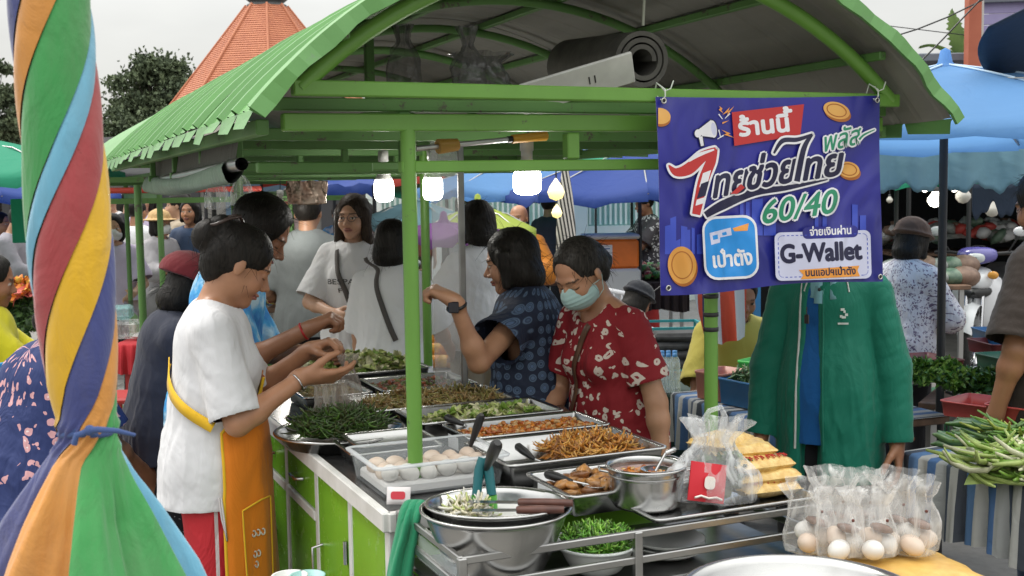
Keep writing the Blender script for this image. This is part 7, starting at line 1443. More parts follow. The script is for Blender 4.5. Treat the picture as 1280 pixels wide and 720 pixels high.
# dark covered stall behind on the right
p0, p1 = GX(1150, 8.3), GX(1500, 12.6); MB().box(((p0.x + p1.x) / 2, 10.45, .058), (p1.x - p0.x, 4.3, .116), 0, 0, .01).build('raised_pavement', mottled('stall_floor', (.13, .13, .12), (.22, .21, .20), 5, 5, .8))['kind'] = 'structure'
ds = thing('covered_stall', 'deep dark covered stall behind the motorbike', 'stall', (0, 0, 0)); p0, p1 = GX(1010, 10.5), GX(1420, 10.5)
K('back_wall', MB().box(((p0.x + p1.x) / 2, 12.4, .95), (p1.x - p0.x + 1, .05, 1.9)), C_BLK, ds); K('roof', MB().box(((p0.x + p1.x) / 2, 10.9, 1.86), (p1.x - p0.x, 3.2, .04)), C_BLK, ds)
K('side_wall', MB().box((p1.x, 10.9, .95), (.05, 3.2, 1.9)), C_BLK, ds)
for x in (1075, 1135, 1210, 1290): p = GX(x, 9.4); K('post', MB().tube([(p.x, p.y, 0), (p.x, p.y, 1.85)], .02, 8), POLE_D, ds)
WARM = lamp_mat('warm_bulb', (1, .93, .78), 5.0); OFFB = M('unlit_bulb', (.55, .53, .48), .25)
for x, y, Y, lit, lab in ((1169, 250, 6.9, 1, 'lit warm bulb beside the black umbrella pole'), (1204, 245, 6.9, 0, 'pale bulb right of the lit warm one'), (1112, 250, 8.0, 0, 'small pale bulb right of the banner edge'), (1156, 236, 7.2, 1, 'tiny lit bulb under the pale blue tarp'), (1193, 236, 7.4, 1, 'tiny lit bulb between the larger two'), (1240, 262, 7.0, 0, 'pale bulb hanging from a string at the right')):
    r0 = thing('light_bulb', lab, 'light bulb', PD(x, y, Y)); s_ = .045 if Y < 7.1 else .022; m = MB(); m.lathe([(.001, -s_), (s_ * .6, -s_ * .8), (s_, -s_ * .2), (s_ * .95, s_ * .25), (s_ * .45, s_ * .9), (s_ * .4, s_ * 1.1)], n=16); m.build('glass', WARM if lit else OFFB, r0); m = MB(); m.lathe([(s_ * .42, s_ * 1.1), (s_ * .42, s_ * 1.7), (.002, s_ * 1.75)], n=10); m.tube([(0, 0, s_ * 1.7), (0, 0, s_ * 1.7 + .25)], .003, 5); m.build('socket', BLACKP, r0)
# --- crates, baskets, tables
def crate(label, loc, rot, L, W, Hh, mat, cat='crate', group=None, slots=True, name='crate'):
    r0 = thing(name, label, cat, loc, rot, group); m = MB(); loft_rect(m, L, W, .025, [(.012, .0), (.004, Hh * .9), (0, Hh * .92), (0, Hh), (.008, Hh), (.016, .006)]); m.add([(x, y, .006) for x, y in rrect(L - .04, W - .04, .02)], [tuple(range(24))]); m.build('crate_shell', mat, r0)
    if slots:
        m = MB(); n = int(L / .045)
        for sd in (-1, 1):
            for k in range(n):
                for z in (.25, .55): m.box(((k + .5) / n * (L - .06) - (L - .06) / 2, sd * (W / 2 - .006), Hh * z), (.010, .006, Hh * .2))
        o = m.build('slot', M('slot_dark', (.02, .02, .02), .8), r0); o['kind'] = 'stuff'
    return r0
def plast(name, c): return mottled(name, tuple(x * .85 for x in c), tuple(min(1, x * 1.1) for x in c), 6, 4, .4)
P_GRN, P_PNK, P_BLU, P_RED, P_TEAL, P_YEL = plast('lime_plastic', (.05, .50, .07)), plast('salmon_plastic', (.52, .20, .14)), plast('blue_plastic', (.02, .14, .32)), plast('coral_plastic', (.55, .09, .08)), plast('aqua_plastic', (.02, .22, .24)), plast('yellow_plastic', (.6, .42, .05))
t = NT('striped_cloth'); s_ = t.node('ShaderNodeSeparateXYZ', {0: t.coord()}); u_ = t.math('FRACT', t.math('MULTIPLY', s_.outputs[0], 4.2)); col_ = t.ramp(u_, [(0, (.06, .07, .09)), (.12, (.09, .18, .34)), (.30, (.42, .42, .40)), (.46, (.07, .15, .32)), (.62, (.36, .37, .37)), (.78, (.07, .09, .13)), (.86, (.45, .45, .43))], 'CONSTANT'); t.set(col=col_, rough=.85); t.bump(t.noise(12, 3, dist=1), .4, .02); STRP = reg(t)
def table(label, a, b, depth, z, mat_top, cloth_=None, drop=.22, legm=POLE_S, name='table', away=None):
    """a, b: ends of the front edge; depth goes away from the camera"""
    a, b = Vector((a[0], a[1], 0)), Vector((b[0], b[1], 0)); d = (b - a); L = d.length; ang = math.atan2(d.y, d.x); r0 = thing(name, label, 'table', a, ang); K('table_top', MB().box((L / 2, depth / 2, z - .015), (L, depth, .03), 0, 0, .004), mat_top, r0)
    for x in (.05, L - .05):
        for y in (.05, depth - .05): K('leg', MB().box((x, y, (z - .03) / 2), (.03, .03, z - .03)), legm, r0)
    if cloth_ is not None:
        rows = []
        for i in range(61):
            u_ = i / 60; w1 = .014 * math.sin(u_ * 47) + .008 * math.sin(u_ * 91); rows.append([(-.01 + (L + .02) * u_, depth, z + .004), (-.01 + (L + .02) * u_, .0, z + .004), (-.01 + (L + .02) * u_, -.014 + w1 * .2, z - .005), (-.01 + (L + .02) * u_, -.02 + w1, z - drop * .5), (-.01 + (L + .02) * u_, -.022 + w1 * 1.6, z - drop * (1 + .06 * math.sin(u_ * 9)))])
        m = MB(); m.grid(rows); tc_ = m.build('table_cloth', cloth_, None, a, ang); tag(tc_, 'cloth over the ' + label.split(',')[0], 'tablecloth')
        rows = [[(-.014 + .006 * math.sin(v_ * 30), depth * v_, z - .004 - drop * w_) for w_ in (0, .5, 1)] for v_ in np.linspace(0, 1, 20)]; m = MB(); m.grid(rows); m.build('cloth_side', cloth_, tc_)
    return r0
# right vegetable table
fa, fb = PZ(1132, 566, .74), PZ(1330, 618, .74)
vt_ = table('vegetable table at the right, draped with a blue and grey striped cloth', fa, fb, 1.05, .74, WOOD, STRP, .24); dv = (fb - fa).normalized(); dn = Vector((-dv.y, dv.x, 0)); va = math.atan2(dv.y, dv.x)
def vp(u_, v_, z=.75): p = Vector((fa.x, fa.y, 0)) + dv * u_ + dn * v_; return Vector((p.x, p.y, z))
def longveg(name, label, cat, c, ang, L, r, n, mats, spread, seed, hh=.05, bend=.2, tip=None):
    """n long vegetables laid side by side, each an object"""
    rng = np.random.default_rng(seed)
    for i in range(n):
        m = MB(); bd = rng.uniform(-bend, bend); pts = [(L * (t_ - .5), bd * L * (t_ - .5) ** 2, r * .4 * math.sin(t_ * 9 + i)) for t_ in np.linspace(0, 1, 8)]; rr_ = [r * q for q in (.35, .85, 1, 1, 1, .95, .75, .3)]; m.tube(pts, rr_, 7, i % len(mats)) if False else m.tube(pts, rr_, 7)
        o = m.build(name, mats[i % len(mats)], None, (c[0] + rng.uniform(-.02, .02), c[1], c[2]), (rng.uniform(-.05, .05), rng.uniform(-.08, .08), ang + rng.uniform(-.12, .12))); off = Vector((-math.sin(ang), math.cos(ang), 0)) * (i % spread[0]) * spread[1]; o.location = Vector(o.location) + off + Vector((0, 0, (i // spread[0]) * r * 1.7)); tag(o, label.replace('#', ['first', 'second', 'third', 'fourth', 'fifth', 'sixth', 'seventh', 'eighth', 'ninth'][i % spread[0]]).replace('@', ['bottom', 'middle', 'top'][i // spread[0]]), cat, cat + 's on the striped table')
GRD = [plast('gourd_dark', (.05, .12, .03)), plast('gourd_mid', (.09, .17, .05)), plast('gourd_grey', (.12, .17, .08))]
longveg('ridge_gourd', '# long ridge gourd from the front in the @ layer on the striped table', 'gourd', vp(.12, .30), va + .35, .36, .016, 22, GRD, (9, .034), 3)
longveg('ridge_gourd', '# short gourd from the front in the @ layer at the striped table corner', 'gourd', vp(.06, .16), va + .1, .20, .014, 14, GRD, (7, .03), 4)
pile('spring_onions', 'pale green stalks heaped at the front edge of the striped table', 'vegetables', vp(.58, .12), va + .5, .62, .22, .05, 'strip', 260, (.24, .13, .13), [food('stalk_pale', (.38, .48, .14), .5, .15), food('stalk_green', (.20, .36, .05), .5, .2), food('stalk_white', (.60, .60, .40), .5, .1)], 31, tilt=.12)
pile('long_beans', 'bundle of mid green long beans behind the pale stalks', 'vegetables', vp(.42, .33), va + .5, .55, .20, .07, 'strip', 220, (.28, .11, .11), [food('bean_mid', (.12, .26, .04), .5, .2), food('bean_yellow', (.30, .36, .06), .5, .2), GRD[1]], 32, tilt=.12)
pile('herbs', 'bushy green herb bunch behind the gourds', 'herbs', PZ(1172, 502, .76), 0, .26, .30, .14, 'leaf', 1500, (.045, .035, .035), [food('herb_green', (.07, .20, .02), .5, .2), food('herb_dark', (.03, .09, .015), .5, .2), food('herb_light', (.18, .32, .05), .5, .2)], 33, rnd=True, tilt=.9)
pile('herbs', 'darker leafy herb heap beside the coral crate', 'herbs', PZ(1238, 496, .78), 0, .34, .26, .08, 'leaf', 900, (.06, .045, .04), [food('herb_deep', (.025, .08, .015), .5, .2), F_GR[1]], 34, rnd=True, tilt=.8)
crate('coral red shallow crate at the right on the striped table', PZ(1248, 522, .80), va + .25, .34, .22, .055, P_RED, slots=False); crate('second coral red crate, behind the first', PZ(1300, 528, .82), va + .3, .30, .22, .06, P_RED, slots=False)
pile('gourd_box_fill', 'brown and green roots in the tray at the back left of the striped table', 'vegetables', vp(.02, .52), va, .30, .18, .05, 'chunk', 120, (.05, .03, .03), [WOOD, GRD[1]], 35)
# stall bench behind: trays, framed box, price card
bench = table('low bench with plastic trays below the motorbike', GX(1150, 5.3), GX(1330, 5.0), .7, .62, WOOD)
for i, (x, y, Y, L, W, mt, lab) in enumerate(((1262, 414, 5.6, .30, .24, P_BLU, 'dark blue tray on the right hand bench'), (1266, 428, 5.4, .34, .26, plast('maroon_plastic', (.16, .03, .03)), 'maroon tray on the right hand bench'), (1284, 446, 5.0, .36, .26, plast('forest_plastic', (.02, .12, .06)), 'dark green tray on the right hand bench'), (1140, 450, 5.6, .40, .3, plast('maroon_plastic', (.16, .03, .03)), 'maroon basket behind the dotted shirt'))):
    p = PD(x, y, Y); crate(lab, (p.x, p.y, max(.62, p.z - .05)), .1 * i, L, W, .06, mt, cat='tray', slots=False, name='tray')
p = PD(1233, 466, 4.9); fb_ = thing('framed_box', 'dark framed box of greens behind the herb heap', 'box', (p.x, p.y, .63), .1)
for c_, d_ in (((0, -.12, .09), (.24, .015, .015)), ((0, -.12, .01), (.24, .015, .015)), ((-.115, -.12, .05), (.015, .015, .09)), ((.115, -.12, .05), (.015, .015, .09)), ((0, 0, .008), (.24, .24, .012)), ((-.115, 0, .09), (.015, .24, .012)), ((.115, 0, .09), (.015, .24, .012))): K('frame_bar', MB().box(c_, d_), BLACKP, fb_)
pile('cabbages', 'pale greens inside the dark framed box', 'vegetables', (p.x, p.y, .65), 0, .2, .2, .05, 'leaf', 120, (.08, .07, .05), [F_CAB[1], F_CAB[0], F_GR[1]], 36)
p = PD(1214, 466, 4.75); o = thing('price_card', 'small white price card in front of the dark framed box', 'card', p); K('card', MB().box((0, 0, 0), (.045, .004, .055)), M('white_paper', (.75, .75, .76), .6), o); V, F = glyphs('35'); m = MB(); m.add([(v[0] * .03 - .016, -.0035, v[1] * .03 - .01) for v in V], F); K('card_number', m, M('letter_black', (.03, .03, .03), .7), o)
K('card_stick', MB().tube([(0, .004, -.1), (0, .004, .0)], .003, 5), WOOD, o)
# motorbike ------------------------------------------------------------------
def scooter():
    MW = M('white_fairing', (.62, .63, .66), .22, coat=.5); MP = M('violet_fairing', (.10, .09, .32), .25, coat=.5); MB_D = M('bike_black', (.02, .02, .022), .4); MC = M('chrome', (.6, .6, .62), .15, 1)
    r0 = thing('motorbike', 'white and violet step through motorbike parked facing us on the right', 'motorbike', GX(1234, 9.4) + Vector((0, 0, .12)), math.radians(-32))
    def w_(y, nm='wheel'):
        o = bpy.data.objects.new('wheel', None); COL.objects.link(o); o.parent = r0; o.location = (0, y, .28); n = 36; m = MB(); m.grid([[(x_, p * math.cos(2 * PI * k / n), p * math.sin(2 * PI * k / n)) for p, x_ in ((.215, .025), (.245, .036), (.275, .028), (.282, 0), (.275, -.028), (.245, -.036), (.215, -.025))] for k in range(n)], closed_u=True); m.build('tyre', RUBBER, o)
        m = MB(); m.grid([[(x_, p * math.cos(2 * PI * k / n), p * math.sin(2 * PI * k / n)) for p, x_ in ((.216, .024), (.200, .016), (.200, -.016), (.216, -.024))] for k in range(n)], closed_u=True)
        for k in range(10): t_ = 2 * PI * k / 10; m.bar((0, .03 * math.cos(t_), .03 * math.sin(t_)), (0, .205 * math.cos(t_ + .2), .205 * math.sin(t_ + .2)), .012, .008)
        m.tube([(-.05, 0, 0), (.05, 0, 0)], .03, 12); m.build('rim', MC, o)
    w_(-.60); w_(.62)
    for s_ in (-1, 1): m = MB(); m.tube([(s_ * .06, -.60, .28), (s_ * .06, -.52, .60), (s_ * .05, -.46, .80)], .016, 8); m.build('fork', MC, r0)
    def shell(name, secs, mat, n=16):
        """secs: (y, zc, halfwidth, halfheight)"""
        P = [[(hw * math.copysign(abs(math.cos(t_)) ** .8, math.cos(t_)), y, zc + hh * math.copysign(abs(math.sin(t_)) ** .8, math.sin(t_))) for y, zc, hw, hh in secs] for t_ in np.linspace(0, 2 * PI, n, endpoint=False)]; m = MB(); m.grid(P, 0, True, True); y, zc, hw, hh = secs[0]; return m.build(name, mat, r0)
    m = MB(); P = [[(x_ * (1 - .25 * abs(t_ - .5)), -.60 + .315 * math.cos(PI * (.12 + .72 * t_)) * -1, .28 + .315 * math.sin(PI * (.12 + .72 * t_)) - abs(x_) * .4) for x_ in (-.06, -.03, 0, .03, .06)] for t_ in np.linspace(0, 1, 12)]; m.grid(P); m.build('front_fender', MW, r0)
    shell('leg_shield', [(-.52, .60, .015, .03), (-.50, .58, .05, .16), (-.44, .56, .12, .23), (-.34, .57, .21, .26), (-.30, .60, .20, .22), (-.27, .60, .16, .18)], MW); shell('front_cowl', [(-.56, .74, .01, .01), (-.54, .74, .06, .05), (-.48, .75, .11, .08), (-.40, .77, .12, .09), (-.33, .78, .09, .07)], MW); shell('cowl_accent', [(-.57, .66, .01, .01), (-.55, .66, .05, .04), (-.49, .665, .10, .05), (-.42, .67, .12, .05)], MB_D)
    shell('handlebar_cover', [(-.50, .93, .01, .01), (-.485, .93, .08, .05), (-.44, .95, .15, .065), (-.37, .96, .14, .05), (-.33, .96, .06, .03)], MP); shell('headlight', [(-.512, .93, .01, .01), (-.505, .93, .05, .028), (-.49, .93, .068, .038)], M('lamp_glass', (.55, .58, .6), .1)); shell('speedometer', [(-.43, 1.008, .05, .012), (-.38, 1.012, .055, .012), (-.35, 1.01, .03, .008)], MB_D)
    shell('body', [(-.28, .40, .10, .06), (-.10, .38, .11, .08), (.10, .46, .13, .14), (.35, .56, .15, .14), (.65, .66, .12, .10), (.86, .72, .04, .05)], MW); shell('seat', [(.02, .66, .06, .03), (.08, .70, .12, .05), (.40, .74, .14, .06), (.72, .78, .12, .05), (.82, .79, .04, .02)], MB_D); shell('engine', [(-.05, .28, .05, .05), (.05, .28, .10, .10), (.22, .28, .10, .10), (.32, .30, .04, .04)], MB_D)
    for s_ in (-1, 1):
        m = MB(); m.tube([(s_ * .10, -.42, .96), (s_ * .24, -.36, .97), (s_ * .34, -.31, .96)], [.012, .015, .016], 8); m.build('handgrip', MB_D, r0); m = MB(); m.tube([(s_ * .22, -.37, .98), (s_ * .27, -.40, 1.06), (s_ * .30, -.40, 1.10)], .006, 6); mo = m.build('mirror', MB_D, r0); m = MB(); m.sphere((s_ * .31, -.41, 1.135), .045, 12, 8, sx=1.3, sy=.35, sz=.85); m.build('mirror_head', MW, mo)
        m = MB(); m.sphere((s_ * .13, -.505, .80), .032, 10, 6, sy=.5, sx=1.3); m.build('indicator', M('amber_lens', (.6, .28, .05), .15), r0)
    m = MB(); m.tube([(.14, .1, .24), (.15, .5, .30), (.15, .85, .36)], [.02, .04, .045], 10); m.build('exhaust', MC, r0); m = MB(); m.tube([(.1, .2, .28), (.16, .22, .12), (.22, .24, .0)], .01, 6); m.build('stand', MB_D, r0)
    return r0
scooter()
bt = table('back table heaped with bagged goods, right of the banner', GX(1110, 7.7), GX(1215, 7.7), .8, .95, WOOD)
GREYM = [mottled('bag_grey', (.14, .16, .15), (.30, .32, .30), 20, 4, .35), mottled('bag_green', (.05, .10, .07), (.14, .20, .14), 20, 4, .4), mottled('bag_brown', (.12, .07, .05), (.22, .14, .10), 20, 4, .5)]
for i in range(12):
    p = GX(1120 + (i % 6) * 17, 7.9 + .3 * (i // 6)); m = MB(); m.sphere((0, 0, 0), .11, 12, 8, sz=.5 + .1 * (i % 3)); o = m.build('goods_bag', GREYM[i % 3], None, (p.x, p.y, .99 + .06 * (i // 6)), (0, 0, i)); tag(o, ['grey', 'green', 'brown'][i % 3] + ' bag of goods, %s in the %s row of the back table' % (['first', 'second', 'third', 'fourth', 'fifth', 'last'][i % 6], ['front', 'rear'][i // 6]), 'bag', 'goods bags on the back table')
# --- centre right: crate table
ca_, cb_ = PZ(843, 492, .70), PZ(985, 540, .70); table('small table behind the striped post, under a striped cloth', ca_, cb_, .75, .70, WOOD, STRP, .22); cd = (cb_ - ca_).normalized(); cn = Vector((-cd.y, cd.x, 0)); cang = math.atan2(cd.y, cd.x)
def cp_(u_, v_, z=.71): p = Vector((ca_.x, ca_.y, 0)) + cd * u_ + cn * v_; return Vector((p.x, p.y, z))
crate('lime green crate at the left end of the small table', cp_(.12, .50, .715), cang + .5, .36, .26, .12, P_GRN, slots=False); crate('salmon pink basket behind the striped post', cp_(.22, .12, .71), cang + .3, .17, .2, .12, P_PNK, slots=False); crate('blue crate right of the striped post', cp_(.46, .20, .71), cang + .2, .34, .28, .11, P_BLU, slots=False)
pile('peppers', 'red and orange peppers in the crates behind the striped post', 'peppers', cp_(.42, .50, .76), 0, .34, .26, .09, 'chunk', 90, (.07, .035, .035), [food('pepper_red', (.40, .06, .04), .3, .2), food('pepper_orange', (.65, .24, .03), .3, .2), food('shallot', (.28, .10, .09), .4, .2)], 41)
pile('green_chillies', 'green vegetables filling the blue crate', 'vegetables', cp_(.46, .20, .79), cang, .28, .22, .03, 'strip', 160, (.08, .10, .10), [GRD[1], F_GR[1], GRD[2]], 42)
bb_ = thing('dark_box', 'low dark green covered box carrying the bottles', 'box', GX(830, 6.2), .1); K('box_body', MB().box((0, 0, .28), (.52, .5, .55), 0, 0, .01), cloth('dark_green_cover', (.012, .035, .03)), bb_)
for i in range(5):
    for j in range(2):
        p = GX(811 + i * 8, 6.0 + j * .12); r0 = thing('water_bottle', ['first', 'second', 'third', 'fourth', 'last'][i] + ' clear water bottle from the left, %s row of the shrink wrapped pack' % ['front', 'back'][j], 'bottle', (p.x, p.y, .56), 0, 'water bottles on the dark box'); m = MB(); m.lathe([(.001, 0), (.028, .002), (.030, .02), (.028, .09), (.030, .12), (.026, .155), (.012, .18), (.012, .19)], n=14); m.build('bottle_body', ACR if False else plastic_bag('bottle_plastic', (.7, .8, .85), .5, .08), r0); m = MB(); m.lathe([(.013, .188), (.013, .204), (.001, .205)], n=12); m.build('bottle_cap', M('bottle_cap_blue', (.05, .2, .45), .4), r0)
rk = thing('folding_rack', 'aqua framed rack stacked with folded black bags', 'rack', GX(840, 7.0), .05)
for c_, d_ in (((0, -.2, .80), (.36, .015, .015)), ((-.18, -.2, .40), (.015, .015, .80)), ((.18, -.2, .40), (.015, .015, .80)), ((0, .2, .80), (.36, .015, .015)), ((-.18, .2, .4), (.015, .015, .8)), ((.18, .2, .4), (.015, .015, .8)), ((-.18, 0, .80), (.015, .4, .015)), ((.18, 0, .8), (.015, .4, .015)), ((0, 0, .55), (.36, .4, .012)), ((0, 0, .40), (.36, .4, .012))): K('frame_bar', MB().box(c_, d_), P_TEAL, rk)
for i in range(4): m = MB(); m.box((0, 0, 0), (.32 - .02 * i, .34, .05), 0, 0, .02); tag(m.build('folded_bag', mottled('black_fabric', (.012, .012, .013), (.04, .04, .04), 20, 4, .7), None, GX(842, 6.95) + Vector((0, 0, .59 + i * .052)), .06 * (-1) ** i), ['lowest', 'second lowest', 'second highest', 'topmost'][i] + ' folded black bag on the aqua rack', 'bag', 'folded black bags')
for i, (x, z, L, mt, lab) in enumerate(((840, .44, .34, M('frosted_plastic', (.65, .68, .70), .3), 'frosted white tub on the lower shelf of the aqua rack'), (850, .32, .36, plast('forest_plastic', (.02, .12, .06)), 'dark green tray in front of the aqua rack'))): p = GX(x, 6.7); crate(lab, (p.x, p.y, z), 0, L, .3, .09, mt, cat='tub', slots=False, name='tub')
# tricolour cloth
t = NT('tricolour_cloth'); s_ = t.node('ShaderNodeSeparateXYZ', {0: t.coord()}); u_ = t.math('FRACT', t.math('MULTIPLY', s_.outputs[0], 4.4)); t.set(col=t.ramp(u_, [(0, (.55, .07, .03)), (.30, (.55, .52, .50)), (.52, (.55, .07, .03)), (.62, (.03, .04, .10)), (.78, (.55, .52, .50))], 'CONSTANT'), rough=.8); TRI = reg(t)
p = PD(900, 362, 5.6); m = MB(); m.grid([[(-.13 + .26 * u_ * (1 - .25 * v_) + .05 * v_, .02 * math.sin(u_ * 14) * (.3 + v_) - .05 * v_, -.26 * v_ * (1 - .2 * abs(u_ - .4))) for v_ in np.linspace(0, 1, 10)] for u_ in np.linspace(0, 1, 24)]); tag(m.build('tricolour_cloth', TRI, None, p), 'orange, white and navy striped cloth hanging over the mustard shirt', 'cloth')
sb = thing('sign_board', 'upright aqua post and frame right of the tricolour cloth', 'frame', GX(922, 8.5)); K('post', MB().box((0, 0, .8), (.06, .05, 1.6)), P_TEAL, sb); K('post', MB().box((.14, 0, .8), (.05, .05, 1.6)), P_BLU, sb); K('crossbar', MB().box((.07, .03, .9), (.2, .03, .05)), P_TEAL, sb)
# white plastic chair
ch = thing('plastic_chair', 'white plastic garden chair behind the black bucket hat', 'chair', GX(778, 8.1), math.radians(200)); WP = M('white_plastic', (.62, .63, .65), .35)
K('seat', MB().box((0, 0, .43), (.44, .42, .03), 0, 0, .012), WP, ch)
for sx in (-1, 1):
    for sy in (-1, 1): m = MB(); m.bar((sx * .23, sy * .22, 0), (sx * .19, sy * .18, .43), .04, .04, 0, .006); m.build('leg', WP, ch)
    m = MB(); m.tube([(sx * .21, .18, .43), (sx * .23, .16, .62), (sx * .23, -.14, .64), (sx * .20, -.19, .60)], .018, 8); m.build('armrest', WP, ch)
m = MB(); m.tube([(-.20, -.19, .43), (-.22, -.23, .7), (-.19, -.27, .86), (0, -.29, .90), (.19, -.27, .86), (.22, -.23, .7), (.20, -.19, .43)], .02, 8); bk = m.build('backrest', WP, ch)
for k2 in range(5): m = MB(); x = -.12 + k2 * .06; m.bar((x, -.20, .44), (x, -.285, .88), .03, .012, 0, .003); m.build('slat', WP, bk)
# orange cooler on white box
p = GX(762, 9.6); ib = thing('foam_box', 'white foam box under the orange cooler', 'box', p, .05); K('box_body', MB().box((0, 0, .49), (.46, .4, .98), 0, 0, .02), M('foam_white', (.55, .57, .58), .7), ib)
cz = thing('cooler', 'bright orange cooler box with a white paper notice', 'cooler', (p.x, p.y, .98), .05); K('cooler_body', MB().box((0, 0, .12), (.44, .34, .24), 0, 0, .02), plast('cooler_orange', (.80, .18, .02)), cz); K('cooler_lid', MB().box((0, 0, .26), (.46, .36, .04), 0, 0, .015), plast('cooler_lid_white', (.6, .6, .58)), cz); nt_ = K('notice', MB().box((-.09, -.173, .12), (.18, .003, .15)), M('white_paper', (.75, .75, .76), .6), cz)
for k2 in range(4): m = MB(); m.box((-.09, -.176, .165 - k2 * .03), (.14 - .02 * (k2 % 2), .001, .008)); m.build('printed_line', M('print_blue', (.06, .1, .3), .6), nt_)
# mint wall with slatted railing
wl = thing('slatted_fence', 'pale mint wall with white vertical slats behind the umbrellas', 'fence', GX(700, 17)); MINT = mottled('mint_paint', (.36, .60, .55), (.46, .70, .64), 1.5, 4, .7); MINTW = mottled('mint_white_paint', (.62, .74, .70), (.72, .80, .77), 3, 4, .6)
K('wall', MB().box((1.0, .1, 1.1), (7.5, .08, 2.2)), MINT, wl); K('base_wall', MB().box((1.0, 0, .55), (7.5, .14, 1.1)), MINTW, wl)
m = MB()
for k2 in range(100): m.box((-2.7 + k2 * .075, .02, 1.62), (.03, .03, 1.0))
K('slat', m, MINTW, wl)['kind'] = 'stuff'
for x in (-2.7, -1.2, .3, 1.8, 3.3): K('pillar', MB().box((x, -.03, 1.1), (.22, .2, 2.3), 0, 0, .01), MINTW, wl)
# black and white folded umbrella, yellow lanterns
t = NT('bw_stripes'); w_ = t.node('ShaderNodeTexWave', {'Vector': t.coord((1, 1, .5)), 'Scale': 9.}, wave_type='BANDS'); t.set(col=t.ramp(w_.outputs[1], [(.0, (.03, .03, .03)), (.5, (.55, .52, .48))], 'CONSTANT'), rough=.8)
t.l.new(t.coord((1.6, 1, .45), (0, .5, 0)), w_.inputs[0]); BWS = reg(t); fu = thing('folded_umbrella', 'thin closed black and white striped umbrella behind the navy dress woman', 'umbrella', GX(708, 8.3)); m = MB(); m.lathe([(.02, .9), (.075, 1.05), (.07, 1.35), (.05, 1.6), (.02, 1.8)], n=18); K('canopy', m, BWS, fu); K('pole', MB().tube([(0, 0, 0), (0, 0, 1.85)], .014, 8), POLE_D, fu)
YL = lamp_mat('yellow_lantern', (1, .72, .15), .9)
for x, y, s_, lab in ((695, 240, .055, 'larger yellow teardrop lamp hanging by the striped umbrella'), (696, 266, .035, 'smaller yellow teardrop lamp below the larger')):
    p = PD(x, y, 7.4); r0 = thing('teardrop_lamp', lab, 'lamp', p); m = MB(); m.lathe([(.001, -s_), (s_ * .75, -s_ * .7), (s_, 0), (s_ * .7, s_ * .7), (s_ * .2, s_ * 1.4), (.004, s_ * 1.6)], n=16); m.build('lamp_shade', YL, r0); m = MB(); m.tube([(0, 0, s_ * 1.5), (0, 0, s_ * 1.5 + .25)], .003, 5); m.build('cord', BLACKP, r0)
# --- centre: fruit stand and stalls behind the customers
table('fruit table behind the woman with the watch', GX(520, 6.4), GX(612, 6.4), .9, .62, WOOD, cloth('white_tablecloth', (.5, .5, .5)), .12)
for j in range(3):
    for i in range(7 - j):
        m = MB(); m.sphere((0, 0, 0), .045, 12, 8, sx=1.5, sz=.85); p = GX(537 + i * 7.5 + j * 3, 6.5 + j * .10); tag(m.build('mango', [food('mango_yellow', (.72, .40, .05), .4, .12), food('mango_orange', (.70, .28, .03), .4, .12)][(i + j) % 2], None, (p.x, p.y, .67 + j * .055), (0, .1 * i, i * .7)), '%s mango from the left in the %s layer of the fruit table' % (['first', 'second', 'third', 'fourth', 'fifth', 'sixth', 'seventh'][i], ['lowest', 'middle', 'top'][j]), 'mango', 'mangoes on the fruit table')
def goods_table(label, x0, x1, Y, z, mats_, seed, n=60, kind='chunk', size=(.09, .07, .06), hgt=.10, cl=None):
    a, b = GX(x0, Y), GX(x1, Y); table(label, a, b, .8, z, WOOD, cl, .25); pile('goods', 'mixed goods heaped on the ' + label, 'goods', (a + b) / 2 + Vector((0, .4, z)), 0, (b - a).length * .92, .7, hgt, kind, n, size, mats_, seed)
RDM = [food('chilli_red', (.42, .02, .02), .3, .2), food('chilli_dark', (.22, .02, .02), .3, .2)]; MIXM = [M('mix_red', (.4, .05, .04), .5), M('mix_yel', (.55, .40, .06), .5), M('mix_wht', (.5, .5, .5), .5), M('mix_grn', (.06, .2, .05), .5), M('mix_blu', (.05, .12, .3), .5), M('mix_blk', (.03, .03, .03), .5)]
goods_table('chilli table left of the man in grey', 330, 372, 6.9, .95, RDM, 51, 220, 'chunk', (.06, .035, .03), .10); goods_table('stall table behind the lavender shirt', 60, 200, 10.6, .80, MIXM, 52, 150); goods_table('stall table far behind the glasses woman', 400, 520, 11.0, .85, MIXM, 53, 150); goods_table('dark stall table behind the lime umbrella', 560, 640, 9.6, .85, [WOOD, MIXM[5], MIXM[2]], 54, 110, 'chunk', (.16, .08, .05), .20)
goods_table('stall table under the monk', 610, 720, 10.4, .80, MIXM, 55, 120); goods_table('produce table under the dark haired person', 782, 860, 10.2, .80, [RDM[1], MIXM[3], WOOD], 56, 150, cl=cloth('dark_cover', (.03, .02, .02)))
goods_table('goods table deep in the dark stall', 1120, 1330, 10.6, 1.0, [GREYM[0], GREYM[1], GREYM[2], MIXM[2], M('mix_red', (.4, .05, .04), .5)], 57, 130, 'chunk', (.22, .14, .10), .22)
crate('low maroon crate stack before the motorbike wheel', GX(1290, 6.6), .1, .5, .35, .42, plast('maroon_plastic', (.16, .03, .03))); crate('green crate left of the motorbike wheel', GX(1168, 6.9), .1, .3, .3, .38, plast('forest_plastic', (.02, .12, .06)))
yb = bag('yellow_bag', 'tall translucent yellow bag on the chilli table', GX(349, 7.1) + Vector((0, 0, .95)), .16, .12, .30, plastic_bag('yellow_film', (.8, .62, .10), .7), 81, .5, .8)
